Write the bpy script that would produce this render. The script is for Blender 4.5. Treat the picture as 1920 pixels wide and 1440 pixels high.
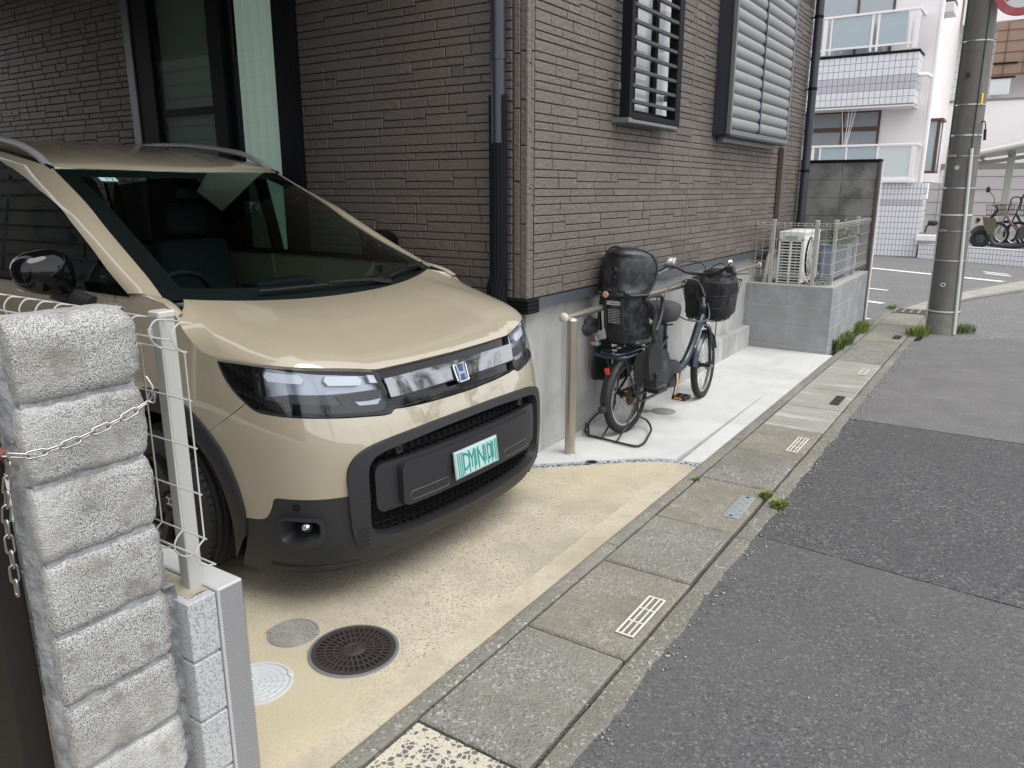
import bpy, bmesh, math, random
from mathutils import Vector, Matrix, geometry, noise as mnoise

for o in list(bpy.data.objects):
    bpy.data.objects.remove(o)
SC = bpy.context.scene
COL = SC.collection
R = math.radians
random.seed(7)

# ------------------------------------------------------------------ camera
cam_d = bpy.data.cameras.new('camera')
cam = bpy.data.objects.new('camera', cam_d)
COL.objects.link(cam)
SC.camera = cam
cam_d.sensor_fit = 'HORIZONTAL'
cam_d.sensor_width = 36.0
cam_d.lens = 36.0 * 1430.0 / 1920.0
cam_d.clip_start = 0.05
cam_d.clip_end = 600
YAW, PITCH, CAMH = 33.6, 14.3, 1.56
cam.location = (0, 0, CAMH)
cam.rotation_euler = (R(90 - PITCH), 0, R(YAW))

# ------------------------------------------------------------------ sky, sun, exposure
SUN_EL, SUN_AZ = 60.0, 93.0      # azimuth clockwise from +Y
world = bpy.data.worlds.new('World')
SC.world = world
world.use_nodes = True
wn = world.node_tree
wn.nodes.clear()
w_out = wn.nodes.new('ShaderNodeOutputWorld')
w_bg = wn.nodes.new('ShaderNodeBackground')
w_sky = wn.nodes.new('ShaderNodeTexSky')
w_sky.sky_type = 'NISHITA'
w_sky.sun_disc = False
w_sky.sun_elevation = R(SUN_EL)
w_sky.sun_rotation = R(SUN_AZ)
w_sky.air_density = 1.0
w_sky.dust_density = 0.4
w_sky.ozone_density = 1.0
w_hsv = wn.nodes.new('ShaderNodeHueSaturation')
w_hsv.inputs['Saturation'].default_value = 0.22
w_hsv.inputs['Value'].default_value = 1.0
wn.links.new(w_sky.outputs[0], w_hsv.inputs['Color'])
# thin broken cloud: slow noise over the whole dome
w_tc = wn.nodes.new('ShaderNodeTexCoord')
w_nz = wn.nodes.new('ShaderNodeTexNoise')
w_nz.inputs['Scale'].default_value = 2.2
w_nz.inputs['Detail'].default_value = 6
wn.links.new(w_tc.outputs['Generated'], w_nz.inputs['Vector'])
w_rp = wn.nodes.new('ShaderNodeValToRGB')
w_rp.color_ramp.elements[0].position = 0.3
w_rp.color_ramp.elements[0].color = (0.86, 0.88, 0.92, 1)
w_rp.color_ramp.elements[1].position = 0.7
w_rp.color_ramp.elements[1].color = (1.12, 1.11, 1.09, 1)
wn.links.new(w_nz.outputs['Fac'], w_rp.inputs['Fac'])
w_mx = wn.nodes.new('ShaderNodeMix')
w_mx.data_type = 'RGBA'
w_mx.blend_type = 'MULTIPLY'
w_mx.inputs[0].default_value = 1.0
wn.links.new(w_hsv.outputs[0], w_mx.inputs[6])
wn.links.new(w_rp.outputs[0], w_mx.inputs[7])
# an even veil of high cloud over the clear sky
w_cl = wn.nodes.new('ShaderNodeMix')
w_cl.data_type = 'RGBA'
w_cl.inputs[0].default_value = 0.55
w_cl.inputs[7].default_value = (7.4, 7.5, 7.7, 1)
wn.links.new(w_mx.outputs[2], w_cl.inputs[6])
wn.links.new(w_cl.outputs[2], w_bg.inputs['Color'])
w_bg.inputs['Strength'].default_value = 0.15
wn.links.new(w_bg.outputs[0], w_out.inputs['Surface'])

sun_d = bpy.data.lights.new('sun', 'SUN')
sun = bpy.data.objects.new('sun', sun_d)
COL.objects.link(sun)
sun_d.energy = 1.5
sun_d.angle = R(40)
sun_d.color = (1.0, 0.97, 0.93)
_az, _el = R(SUN_AZ), R(SUN_EL)
_to = Vector((math.sin(_az) * math.cos(_el), math.cos(_az) * math.cos(_el), math.sin(_el)))
sun.rotation_euler = (-_to).to_track_quat('-Z', 'Y').to_euler()
sun.location = (6, -4, 12)

SC.view_settings.view_transform = 'Standard'
SC.view_settings.look = 'None'
SC.view_settings.gamma = 1.0
SC.view_settings.exposure = 0.70
SC.view_settings.use_curve_mapping = False
SC.render.engine = 'CYCLES'
SC.cycles.max_bounces = 8
SC.cycles.transparent_max_bounces = 12
SC.cycles.caustics_reflective = False
SC.cycles.caustics_refractive = False

# ------------------------------------------------------------------ materials
MATS = {}

def srgb(r, g, b):
    f = lambda c: ((c / 255.0) / 12.92) if c / 255.0 <= 0.04045 else (((c / 255.0) + 0.055) / 1.055) ** 2.4
    return (f(r), f(g), f(b))

def mat(name, col, rough=0.6, metal=0.0, var=(), bump=(), coat=0.0, coat_rough=0.03, spec=0.5,
        trans=0.0, island=0.0, emit=None, stretch=None, alpha=None):
    """var: (kind, scale, colour, lo, hi, amount[, stretch]); bump: (kind, scale, strength, distance[, stretch])"""
    m = bpy.data.materials.new(name)
    m.use_nodes = True
    nt = m.node_tree
    b = nt.nodes['Principled BSDF']
    L = nt.links
    b.inputs['Roughness'].default_value = rough
    b.inputs['Metallic'].default_value = metal
    b.inputs['Specular IOR Level'].default_value = spec
    b.inputs['Coat Weight'].default_value = coat
    b.inputs['Coat Roughness'].default_value = coat_rough
    b.inputs['Transmission Weight'].default_value = trans
    geo = nt.nodes.new('ShaderNodeNewGeometry')

    def tex(kind, scale, st=None):
        src = geo.outputs['Position']
        if st:
            mp = nt.nodes.new('ShaderNodeMapping')
            mp.inputs['Scale'].default_value = st
            L.new(src, mp.inputs['Vector'])
            src = mp.outputs[0]
        if kind == 'noise':
            t = nt.nodes.new('ShaderNodeTexNoise')
            t.inputs['Scale'].default_value = scale
            t.inputs['Detail'].default_value = 4
            t.inputs['Roughness'].default_value = 0.6
            o = t.outputs['Fac']
        elif kind == 'fine':
            t = nt.nodes.new('ShaderNodeTexNoise')
            t.inputs['Scale'].default_value = scale
            t.inputs['Detail'].default_value = 1.5
            o = t.outputs['Fac']
        elif kind == 'cell':
            t = nt.nodes.new('ShaderNodeTexVoronoi')
            t.inputs['Scale'].default_value = scale
            s = nt.nodes.new('ShaderNodeSeparateColor')
            L.new(t.outputs['Color'], s.inputs[0])
            o = s.outputs[0]
        elif kind == 'dist':
            t = nt.nodes.new('ShaderNodeTexVoronoi')
            t.inputs['Scale'].default_value = scale
            o = t.outputs['Distance']
        elif kind == 'edge':
            t = nt.nodes.new('ShaderNodeTexVoronoi')
            t.feature = 'DISTANCE_TO_EDGE'
            t.inputs['Scale'].default_value = scale
            o = t.outputs['Distance']
        elif kind == 'wave':
            t = nt.nodes.new('ShaderNodeTexWave')
            t.inputs['Scale'].default_value = scale
            o = t.outputs['Fac']
        L.new(src, t.inputs['Vector'])
        return o

    cur = None
    rgb = nt.nodes.new('ShaderNodeRGB')
    rgb.outputs[0].default_value = (*col, 1)
    cur = rgb.outputs[0]
    for v in var:
        kind, scale, c2, lo, hi, amt = v[:6]
        o = tex(kind, scale, v[6] if len(v) > 6 else None)
        mr = nt.nodes.new('ShaderNodeMapRange')
        mr.inputs['From Min'].default_value = lo
        mr.inputs['From Max'].default_value = hi
        mr.inputs['To Min'].default_value = 0
        mr.inputs['To Max'].default_value = amt
        L.new(o, mr.inputs['Value'])
        mx = nt.nodes.new('ShaderNodeMix')
        mx.data_type = 'RGBA'
        L.new(mr.outputs[0], mx.inputs[0])
        L.new(cur, mx.inputs[6])
        mx.inputs[7].default_value = (*c2, 1)
        cur = mx.outputs[2]
    if island:
        mr = nt.nodes.new('ShaderNodeMapRange')
        mr.inputs['To Min'].default_value = 1 - island
        mr.inputs['To Max'].default_value = 1 + island
        L.new(geo.outputs['Random Per Island'], mr.inputs['Value'])
        mx = nt.nodes.new('ShaderNodeVectorMath')
        mx.operation = 'SCALE'
        L.new(cur, mx.inputs[0])
        L.new(mr.outputs[0], mx.inputs['Scale'])
        cur = mx.outputs[0]
    L.new(cur, b.inputs['Base Color'])
    last = None
    for bp in bump:
        kind, scale, stg, dist = bp[:4]
        o = tex(kind, scale, bp[4] if len(bp) > 4 else None)
        bn = nt.nodes.new('ShaderNodeBump')
        bn.inputs['Strength'].default_value = stg
        bn.inputs['Distance'].default_value = dist
        L.new(o, bn.inputs['Height'])
        if last is not None:
            L.new(last, bn.inputs['Normal'])
        last = bn.outputs[0]
    if last is not None:
        L.new(last, b.inputs['Normal'])
    if emit:
        b.inputs['Emission Color'].default_value = (*emit[0], 1)
        b.inputs['Emission Strength'].default_value = emit[1]
    MATS[name] = m
    return m

def glass(name, tint, refl=1.0, rough=0.0, ior=1.5):
    """thin pane: fresnel mix of a tinted see-through and a mirror"""
    m = bpy.data.materials.new(name)
    m.use_nodes = True
    nt = m.node_tree
    nt.nodes.clear()
    L = nt.links
    out = nt.nodes.new('ShaderNodeOutputMaterial')
    tr = nt.nodes.new('ShaderNodeBsdfTransparent')
    tr.inputs[0].default_value = (*tint, 1)
    gl = nt.nodes.new('ShaderNodeBsdfGlossy')
    gl.inputs['Roughness'].default_value = rough
    gl.inputs['Color'].default_value = (refl, refl, refl, 1)
    f0 = ((ior - 1) / (ior + 1)) ** 2
    lw = nt.nodes.new('ShaderNodeLayerWeight')
    lw.inputs['Blend'].default_value = 0.5
    pw = nt.nodes.new('ShaderNodeMath')
    pw.operation = 'POWER'
    L.new(lw.outputs['Facing'], pw.inputs[0])
    pw.inputs[1].default_value = 5.0
    fr = nt.nodes.new('ShaderNodeMapRange')
    fr.inputs['To Min'].default_value = f0
    fr.inputs['To Max'].default_value = 1.0
    L.new(pw.outputs[0], fr.inputs['Value'])
    mx = nt.nodes.new('ShaderNodeMixShader')
    L.new(fr.outputs[0], mx.inputs[0])
    L.new(tr.outputs[0], mx.inputs[1])
    L.new(gl.outputs[0], mx.inputs[2])
    L.new(mx.outputs[0], out.inputs[0])
    MATS[name] = m
    return m

# ------------------------------------------------------------------ objects
XF = None     # scaling of the near masonry about the camera, see there
LO = {}      # origin of an object in its root's frame
WORLD0 = {}  # world position of a root

def tag(o, label=None, cat=None, group=None, kind=None):
    if label: o['label'] = label
    if cat: o['category'] = cat
    if group: o['group'] = group
    if kind: o['kind'] = kind
    return o

def thing(name, label, cat, loc=(0, 0, 0), rotz=0.0, group=None, local=False):
    o = bpy.data.objects.new(name, None)
    o.empty_display_size = 0.1
    COL.objects.link(o)
    if XF is not None and not local: loc = XF @ Vector(loc)
    o.location = loc
    o.rotation_euler = (0, 0, rotz)
    tag(o, label, cat, group)
    LO[o] = Vector((0, 0, 0)) if local else Vector(loc)
    return o

def link_mesh(name, me, parent=None, c=None):
    o = bpy.data.objects.new(name, me)
    COL.objects.link(o)
    if c is None:
        c = Vector((0, 0, 0))
    LO[o] = Vector(c)
    if parent is not None:
        o.parent = parent
        o.location = Vector(c) - LO[parent]
    else:
        o.location = c
    return o

def spl(pts, n=8, closed=False):
    """Catmull-Rom through points, n samples per span"""
    P = [tuple(p) for p in pts]
    d = len(P[0])
    N = len(P)
    out = []
    spans = N if closed else N - 1
    for i in range(spans):
        if closed:
            p0, p1, p2, p3 = P[(i - 1) % N], P[i], P[(i + 1) % N], P[(i + 2) % N]
        else:
            p1, p2 = P[i], P[i + 1]
            p0 = P[i - 1] if i > 0 else tuple(2 * p1[k] - p2[k] for k in range(d))
            p3 = P[i + 2] if i + 2 < N else tuple(2 * p2[k] - p1[k] for k in range(d))
        # centripetal-ish: scale tangents by chord
        for j in range(n):
            t = j / n
            t2, t3 = t * t, t * t * t
            out.append(tuple(0.5 * ((2 * p1[k]) + (-p0[k] + p2[k]) * t + (2 * p0[k] - 5 * p1[k] + 4 * p2[k] - p3[k]) * t2
                                    + (-p0[k] + 3 * p1[k] - 3 * p2[k] + p3[k]) * t3) for k in range(d)))
    if not closed:
        out.append(P[-1])
    return out

class MB:
    def __init__(s):
        s.v = []
        s.f = []
        s.n = {}       # optional custom normals by vertex

    def add(s, vs, fs):
        b = len(s.v)
        s.v.extend([tuple(v) for v in vs])
        s.f.extend([tuple(b + i for i in f) for f in fs])
        return s

    def box(s, x0, x1, y0, y1, z0, z1, M=None):
        vs = [(x0, y0, z0), (x1, y0, z0), (x1, y1, z0), (x0, y1, z0), (x0, y0, z1), (x1, y0, z1), (x1, y1, z1), (x0, y1, z1)]
        if M is not None: vs = [M @ Vector(v) for v in vs]
        return s.add(vs, [(0, 3, 2, 1), (4, 5, 6, 7), (0, 1, 5, 4), (1, 2, 6, 5), (2, 3, 7, 6), (3, 0, 4, 7)])

    def rbox(s, x0, x1, y0, y1, z0, z1, r=0.005, M=None, seg=1):
        """bevelled box"""
        bm = bmesh.new()
        bmesh.ops.create_cube(bm, size=1.0)
        for v in bm.verts:
            v.co = Vector(((x0 + x1) / 2 + v.co.x * (x1 - x0), (y0 + y1) / 2 + v.co.y * (y1 - y0), (z0 + z1) / 2 + v.co.z * (z1 - z0)))
        bmesh.ops.bevel(bm, geom=list(bm.edges), offset=r, segments=seg, affect='EDGES', profile=0.5)
        bm.verts.index_update()
        vs = [(M @ v.co) if M is not None else v.co.copy() for v in bm.verts]
        fs = [tuple(v.index for v in f.verts) for f in bm.faces]
        bm.free()
        return s.add(vs, fs)

    def prism(s, poly, z0, z1, M=None):
        """poly: list of (x,y), counter-clockwise, extruded z0..z1"""
        n = len(poly)
        vs = [(x, y, z0) for x, y in poly] + [(x, y, z1) for x, y in poly]
        if M is not None: vs = [M @ Vector(v) for v in vs]
        fs = [tuple(range(n - 1, -1, -1)), tuple(range(n, 2 * n))]
        fs += [(i, (i + 1) % n, n + (i + 1) % n, n + i) for i in range(n)]
        return s.add(vs, fs)

    def tube(s, path, r, seg=8, closed=False, cap=True, rz=None):
        P = [Vector(p) for p in path]
        n = len(P)
        if n < 2: return s
        rr = r if isinstance(r, (list, tuple)) else [r] * n
        T = []
        for i in range(n):
            if closed: t = P[(i + 1) % n] - P[(i - 1) % n]
            elif i == 0: t = P[1] - P[0]
            elif i == n - 1: t = P[-1] - P[-2]
            else: t = (P[i + 1] - P[i]).normalized() + (P[i] - P[i - 1]).normalized()
            if t.length < 1e-9: t = Vector((0, 0, 1))
            T.append(t.normalized())
        a = Vector((0, 0, 1)) if abs(T[0].z) < 0.9 else Vector((1, 0, 0))
        N = (a - T[0] * a.dot(T[0])).normalized()
        vs = []
        for i in range(n):
            N = N - T[i] * N.dot(T[i])
            if N.length < 1e-6: N = T[i].orthogonal()
            N.normalize()
            B = T[i].cross(N)
            for k in range(seg):
                an = 2 * math.pi * k / seg
                ra = rr[i]
                rb = ra * (rz if rz else 1)
                vs.append(P[i] + N * (math.cos(an) * ra) + B * (math.sin(an) * rb))
        fs = []
        rng = n if closed else n - 1
        for i in range(rng):
            j = (i + 1) % n
            for k in range(seg):
                l = (k + 1) % seg
                fs.append((i * seg + k, i * seg + l, j * seg + l, j * seg + k))
        if cap and not closed:
            fs.append(tuple(range(seg - 1, -1, -1)))
            fs.append(tuple((n - 1) * seg + k for k in range(seg)))
        return s.add(vs, fs)

    def lathe(s, prof, seg=32, M=None, closed=False, arc=2 * math.pi):
        """prof: (r, z) revolved about Z; M moves it"""
        n = len(prof)
        full = abs(arc - 2 * math.pi) < 1e-6
        cols = seg if full else seg + 1
        vs = []
        for k in range(cols):
            a = arc * k / seg
            for r, z in prof:
                v = Vector((r * math.cos(a), r * math.sin(a), z))
                vs.append(M @ v if M is not None else v)
        fs = []
        for k in range(seg):
            l = (k + 1) % cols
            for i in range(n if closed else n - 1):
                j = (i + 1) % n
                fs.append((k * n + i, l * n + i, l * n + j, k * n + j))
        return s.add(vs, fs)

    def grid(s, rows, flip=False):
        n, m = len(rows), len(rows[0])
        vs = [p for r in rows for p in r]
        fs = []
        for i in range(n - 1):
            for j in range(m - 1):
                q = (i * m + j, i * m + j + 1, (i + 1) * m + j + 1, (i + 1) * m + j)
                fs.append(tuple(reversed(q)) if flip else q)
        return s.add(vs, fs)

    def sphere(s, c, r, seg=12, rings=8, sc=(1, 1, 1), M=None):
        vs = []
        fs = []
        c = Vector(c)
        for i in range(rings + 1):
            th = math.pi * i / rings
            for k in range(seg):
                a = 2 * math.pi * k / seg
                v = Vector((math.sin(th) * math.cos(a) * r * sc[0], math.sin(th) * math.sin(a) * r * sc[1], math.cos(th) * r * sc[2])) + c
                vs.append(M @ v if M is not None else v)
        for i in range(rings):
            for k in range(seg):
                l = (k + 1) % seg
                fs.append((i * seg + k, (i + 1) * seg + k, (i + 1) * seg + l, i * seg + l))
        return s.add(vs, fs)

    def merge(s, o, M=None):
        vs = [(M @ Vector(v)) if M is not None else v for v in o.v]
        return s.add(vs, o.f)

    def build(s, name, m, parent=None, smooth=None, weld=False, origin=None, kind=None):
        if not s.v: return None
        V = [(XF @ Vector(v)) if XF is not None else Vector(v) for v in s.v]
        if origin is None:
            lo = Vector((min(v.x for v in V), min(v.y for v in V), min(v.z for v in V)))
            hi = Vector((max(v.x for v in V), max(v.y for v in V), max(v.z for v in V)))
            c = (lo + hi) / 2
        else:
            c = Vector(origin)
        me = bpy.data.meshes.new(name)
        me.from_pydata([v - c for v in V], [], s.f)
        if weld or smooth is not None:
            if weld:
                bm = bmesh.new()
                bm.from_mesh(me)
                bmesh.ops.remove_doubles(bm, verts=list(bm.verts), dist=weld if isinstance(weld, float) else 1e-5)
                bm.to_mesh(me)
                bm.free()
        if m is not None:
            me.materials.append(m if not isinstance(m, str) else MATS[m])
        if smooth is not None:
            me.polygons.foreach_set('use_smooth', [True] * len(me.polygons))
            if smooth < 179:
                me.set_sharp_from_angle(angle=R(smooth))
        me.update()
        o = link_mesh(name, me, parent, c)
        if kind: o['kind'] = kind
        return o

def rotm(axis_from, axis_to):
    q = Vector(axis_from).rotation_difference(Vector(axis_to))
    return q.to_matrix().to_4x4()

def text_mesh(txt, size, depth, align='CENTER'):
    cu = bpy.data.curves.new('lettering', 'FONT')
    cu.body = txt
    cu.size = size
    cu.extrude = depth
    cu.align_x = align
    cu.align_y = 'CENTER'
    cu.resolution_u = 2
    ob = bpy.data.objects.new('lettering_tmp', cu)
    COL.objects.link(ob)
    dg = bpy.context.evaluated_depsgraph_get()
    me = bpy.data.meshes.new_from_object(ob.evaluated_get(dg))
    b = MB()
    b.add([v.co.copy() for v in me.vertices], [tuple(p.vertices) for p in me.polygons])
    bpy.data.objects.remove(ob)
    bpy.data.curves.remove(cu)
    bpy.data.meshes.remove(me)
    return b

def frame_m(o, ex, ey, ez):
    M = Matrix.Identity(4)
    for i, e in enumerate((ex, ey, ez)):
        e = Vector(e)
        M[0][i], M[1][i], M[2][i] = e.x, e.y, e.z
    o = Vector(o)
    M[0][3], M[1][3], M[2][3] = o.x, o.y, o.z
    return M

def facing(p, n):
    n = Vector(n).normalized()
    ex = Vector((0, 0, 1)).cross(n).normalized()
    return frame_m(p, ex, n.cross(ex), n)

def wob(p, amp, sc=3.0):
    v = mnoise.noise_vector(Vector(p) * sc)
    return Vector(p) + v * amp

# ------------------------------------------------------------------ material library
G = lambda v: (v, v, v)
mat('asphalt', (0.104, 0.104, 0.106), 0.88,
    var=[('cell', 135, (0.045, 0.045, 0.047), 0.42, 0.05, 0.85), ('cell', 118, (0.235, 0.235, 0.23), 0.80, 0.98, 0.75), ('fine', 320, (0.07, 0.07, 0.072), 0.55, 0.4, 0.5),
         ('noise', 1.1, (0.120, 0.119, 0.119), 0.4, 0.7, 0.7), ('noise', 3.5, (0.088, 0.088, 0.089), 0.5, 0.72, 0.6)],
    bump=[('dist', 170, 0.6, 0.004)])
mat('asphalt_coarse', (0.095, 0.095, 0.097), 0.88,
    var=[('cell', 112, (0.030, 0.030, 0.032), 0.44, 0.05, 0.9), ('cell', 100, (0.26, 0.26, 0.255), 0.83, 0.99, 0.75), ('fine', 300, (0.05, 0.05, 0.052), 0.55, 0.4, 0.5),
         ('noise', 1.3, (0.070, 0.070, 0.072), 0.4, 0.7, 0.7)],
    bump=[('dist', 135, 0.7, 0.005)])
mat('asphalt_worn', (0.150, 0.146, 0.144), 0.88,
    var=[('cell', 170, (0.095, 0.092, 0.091), 0.40, 0.05, 0.7), ('cell', 150, (0.28, 0.275, 0.27), 0.86, 0.99, 0.6),
         ('noise', 2.6, (0.118, 0.115, 0.114), 0.42, 0.68, 0.8), ('noise', 2.0, (0.38, 0.375, 0.365), 0.62, 0.78, 0.6, (0.25, 1.6, 1)), ('noise', 7, (0.19, 0.186, 0.183), 0.55, 0.75, 0.5)],
    bump=[('dist', 170, 0.5, 0.003)])
mat('asphalt_far', (0.165, 0.164, 0.163), 0.88,
    var=[('cell', 60, (0.09, 0.09, 0.09), 0.4, 0.1, 0.7), ('cell', 55, (0.36, 0.355, 0.35), 0.88, 0.99, 0.6),
         ('noise', 0.9, (0.13, 0.13, 0.13), 0.4, 0.7, 0.6)],
    bump=[('dist', 60, 0.5, 0.005)])
mat('soil', (0.12, 0.10, 0.08), 0.95, var=[('noise', 6, (0.07, 0.06, 0.045), 0.4, 0.7, 0.8)])
mat('aggregate_beige', (0.53, 0.47, 0.355), 0.85,
    var=[('cell', 200, (0.28, 0.235, 0.165), 0.42, 0.05, 0.85), ('cell', 180, (0.64, 0.59, 0.49), 0.70, 0.98, 0.7), ('cell', 140, (0.15, 0.125, 0.10), 0.92, 0.99, 0.8),
         ('noise', 1.25, (0.31, 0.28, 0.225), 0.44, 0.62, 0.75), ('noise', 4.5, (0.35, 0.305, 0.23), 0.45, 0.66, 0.6), ('noise', 0.6, (0.55, 0.475, 0.32), 0.45, 0.6, 0.6),
         ('fine', 22, (0.27, 0.235, 0.18), 0.70, 0.8, 0.5)],
    bump=[('dist', 260, 0.5, 0.003)])
mat('margin_beige', (0.51, 0.455, 0.345), 0.82,
    var=[('noise', 3.0, (0.37, 0.325, 0.24), 0.42, 0.68, 0.85), ('cell', 200, (0.34, 0.29, 0.21), 0.42, 0.05, 0.6), ('noise', 11, (0.33, 0.285, 0.21), 0.52, 0.75, 0.6)],
    bump=[('noise', 110, 0.25, 0.002)])
mat('pad_concrete', (0.57, 0.57, 0.555), 0.75,
    var=[('noise', 1.7, (0.475, 0.475, 0.46), 0.42, 0.64, 0.85), ('noise', 7, (0.64, 0.64, 0.63), 0.5, 0.75, 0.6),
         ('fine', 130, (0.50, 0.50, 0.49), 0.6, 0.75, 0.35), ('noise', 3.0, (0.42, 0.415, 0.40), 0.56, 0.74, 0.6, (1, 0.3, 1))],
    bump=[('noise', 60, 0.15, 0.002), ('noise', 5, 0.12, 0.01)])
mat('foundation_concrete', (0.40, 0.40, 0.385), 0.8,
    var=[('noise', 2.2, (0.27, 0.272, 0.265), 0.42, 0.66, 0.85), ('noise', 5, (0.52, 0.52, 0.50), 0.5, 0.75, 0.7, (1, 1, 0.25)),
         ('noise', 9, (0.21, 0.21, 0.20), 0.54, 0.72, 0.65, (1, 1, 0.12)), ('fine', 90, (0.33, 0.33, 0.32), 0.6, 0.8, 0.4)],
    bump=[('noise', 30, 0.15, 0.004)])
mat('lid_grey', (0.215, 0.212, 0.190), 0.9,
    var=[('cell', 130, (0.10, 0.10, 0.09), 0.35, 0.05, 0.85), ('cell', 110, (0.46, 0.455, 0.42), 0.80, 0.98, 0.75),
         ('noise', 3, (0.165, 0.155, 0.125), 0.42, 0.66, 0.85), ('noise', 1.1, (0.27, 0.255, 0.21), 0.45, 0.65, 0.6), ('noise', 9, (0.14, 0.13, 0.105), 0.55, 0.72, 0.6)], bump=[('dist', 130, 0.7, 0.005)])
mat('lid_beige', (0.250, 0.236, 0.200), 0.9,
    var=[('cell', 150, (0.155, 0.135, 0.10), 0.38, 0.05, 0.85), ('cell', 120, (0.46, 0.42, 0.34), 0.78, 0.98, 0.65),
         ('noise', 3, (0.19, 0.172, 0.13), 0.42, 0.66, 0.85), ('noise', 9, (0.15, 0.138, 0.105), 0.55, 0.72, 0.6)], bump=[('dist', 150, 0.6, 0.004)])
mat('lid_pale', (0.33, 0.32, 0.285), 0.9,
    var=[('cell', 140, (0.22, 0.21, 0.18), 0.35, 0.05, 0.7), ('noise', 2.6, (0.26, 0.25, 0.22), 0.42, 0.66, 0.8),
         ('noise', 5, (0.58, 0.57, 0.53), 0.55, 0.75, 0.8, (0.4, 2, 1))], bump=[('dist', 140, 0.5, 0.004)])
mat('lid_pebble', (0.52, 0.48, 0.375), 0.8,
    var=[('edge', 58, (0.115, 0.108, 0.112), 0.09, 0.15, 1.0), ('cell', 58, (0.52, 0.48, 0.375), 0.52, 0.54, 1.0), ('edge', 115, (0.17, 0.16, 0.16), 0.26, 0.30, 0.8), ('noise', 6, (0.42, 0.38, 0.29), 0.5, 0.7, 0.4)],
    bump=[('edge', 58, 0.3, 0.003)])
mat('kerb_grey', (0.185, 0.178, 0.152), 0.92,
    var=[('cell', 140, (0.11, 0.105, 0.09), 0.35, 0.05, 0.8), ('cell', 110, (0.44, 0.43, 0.38), 0.85, 0.98, 0.7),
         ('noise', 2.4, (0.15, 0.145, 0.12), 0.45, 0.68, 0.8), ('noise', 0.9, (0.30, 0.285, 0.245), 0.5, 0.7, 0.6)],
    bump=[('dist', 140, 0.6, 0.005)])
mat('trough_dark', (0.03, 0.028, 0.025), 0.95)
mat('gravel_strip', (0.20, 0.215, 0.24), 0.8,
    var=[('cell', 75, (0.07, 0.08, 0.10), 0.5, 0.1, 0.9), ('cell', 85, (0.62, 0.62, 0.62), 0.72, 0.98, 0.9)], bump=[('dist', 75, 1.0, 0.01)])
mat('white_paint', (0.78, 0.78, 0.77), 0.7, var=[('noise', 14, (0.5, 0.5, 0.49), 0.55, 0.75, 0.5), ('cell', 60, (0.3, 0.3, 0.3), 0.93, 0.99, 0.6)])

_bs = [('noise', 30, 1.0, 0.010, (1, 1, 1.5)), ('fine', 120, 0.6, 0.003)]
mat('brick_brown', (0.136, 0.115, 0.100), 0.55, island=0.15,
    var=[('noise', 3.5, (0.128, 0.110, 0.099), 0.40, 0.68, 0.7), ('noise', 11, (0.172, 0.142, 0.120), 0.56, 0.78, 0.55), ('noise', 1.2, (0.165, 0.150, 0.138), 0.5, 0.7, 0.5, (1, 1, .25))], bump=_bs)
mat('brick_joint_dark', (0.060, 0.054, 0.050), 0.9)  # dark joint colour of the wall behind the bricks
mat('trim_black', (0.009, 0.010, 0.012), 0.55, spec=0.12)
mat('trim_navy', (0.030, 0.036, 0.048), 0.32)
mat('flashing', (0.052, 0.058, 0.068), 0.4)
mat('trim_grey', (0.22, 0.215, 0.21), 0.45)
mat('shutter_silver', (0.275, 0.28, 0.285), 0.42, metal=0.25)
mat('frame_grey', (0.17, 0.18, 0.185), 0.4, metal=0.3)
mat('wall_inside', (0.30, 0.28, 0.25), 0.9)
mat('curtain_green_glow', (0.82, 0.87, 0.83), 0.9, emit=((0.72, 0.90, 0.80), 0.11))  # faint emission added; daylight alone leaves the curtain too dark
glass('glass_clear', (0.95, 0.96, 0.96))
mat('curtain_white', (0.75, 0.76, 0.78), 0.9)
mat('soffit_grey', (0.075, 0.075, 0.08), 0.8)
glass('glass_house', (0.91, 0.955, 0.93))
glass('glass_dark', (0.12, 0.14, 0.14))
mat('cap_cream', (0.55, 0.50, 0.40), 0.6)
mat('duct_brown', (0.10, 0.085, 0.07), 0.5)
mat('plain_white', (0.78, 0.78, 0.77), 0.6)

# ------------------------------------------------------------------ ground
def sheet(name, poly, z, m, parent=None, kind='structure', thick=0.02):
    b = MB()
    n = len(poly)
    b.add([(x, y, z) for x, y in poly] + [(x, y, z - thick) for x, y in poly],
          [tuple(range(n))] + [(i, n + i, n + (i + 1) % n, (i + 1) % n) for i in range(n)])
    o = b.build(name, m, parent)
    if kind: o['kind'] = kind
    return o

def rag(p0, p1, amp=0.012, step=0.05, sd=0.0):
    """ragged edge between two points"""
    p0, p1 = Vector((*p0, 0)), Vector((*p1, 0))
    L = (p1 - p0).length
    n = max(2, int(L / step))
    t = (p1 - p0).normalized()
    nn = Vector((-t.y, t.x, 0))
    out = []
    for i in range(n):
        p = p0.lerp(p1, i / n)
        a = 0 if i == 0 else amp
        q = p + nn * a * (mnoise.noise(p * 9 + Vector((sd, 0, 0))) + 0.6 * mnoise.noise(p * 31))
        out.append((q.x, q.y))
    return out

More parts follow.
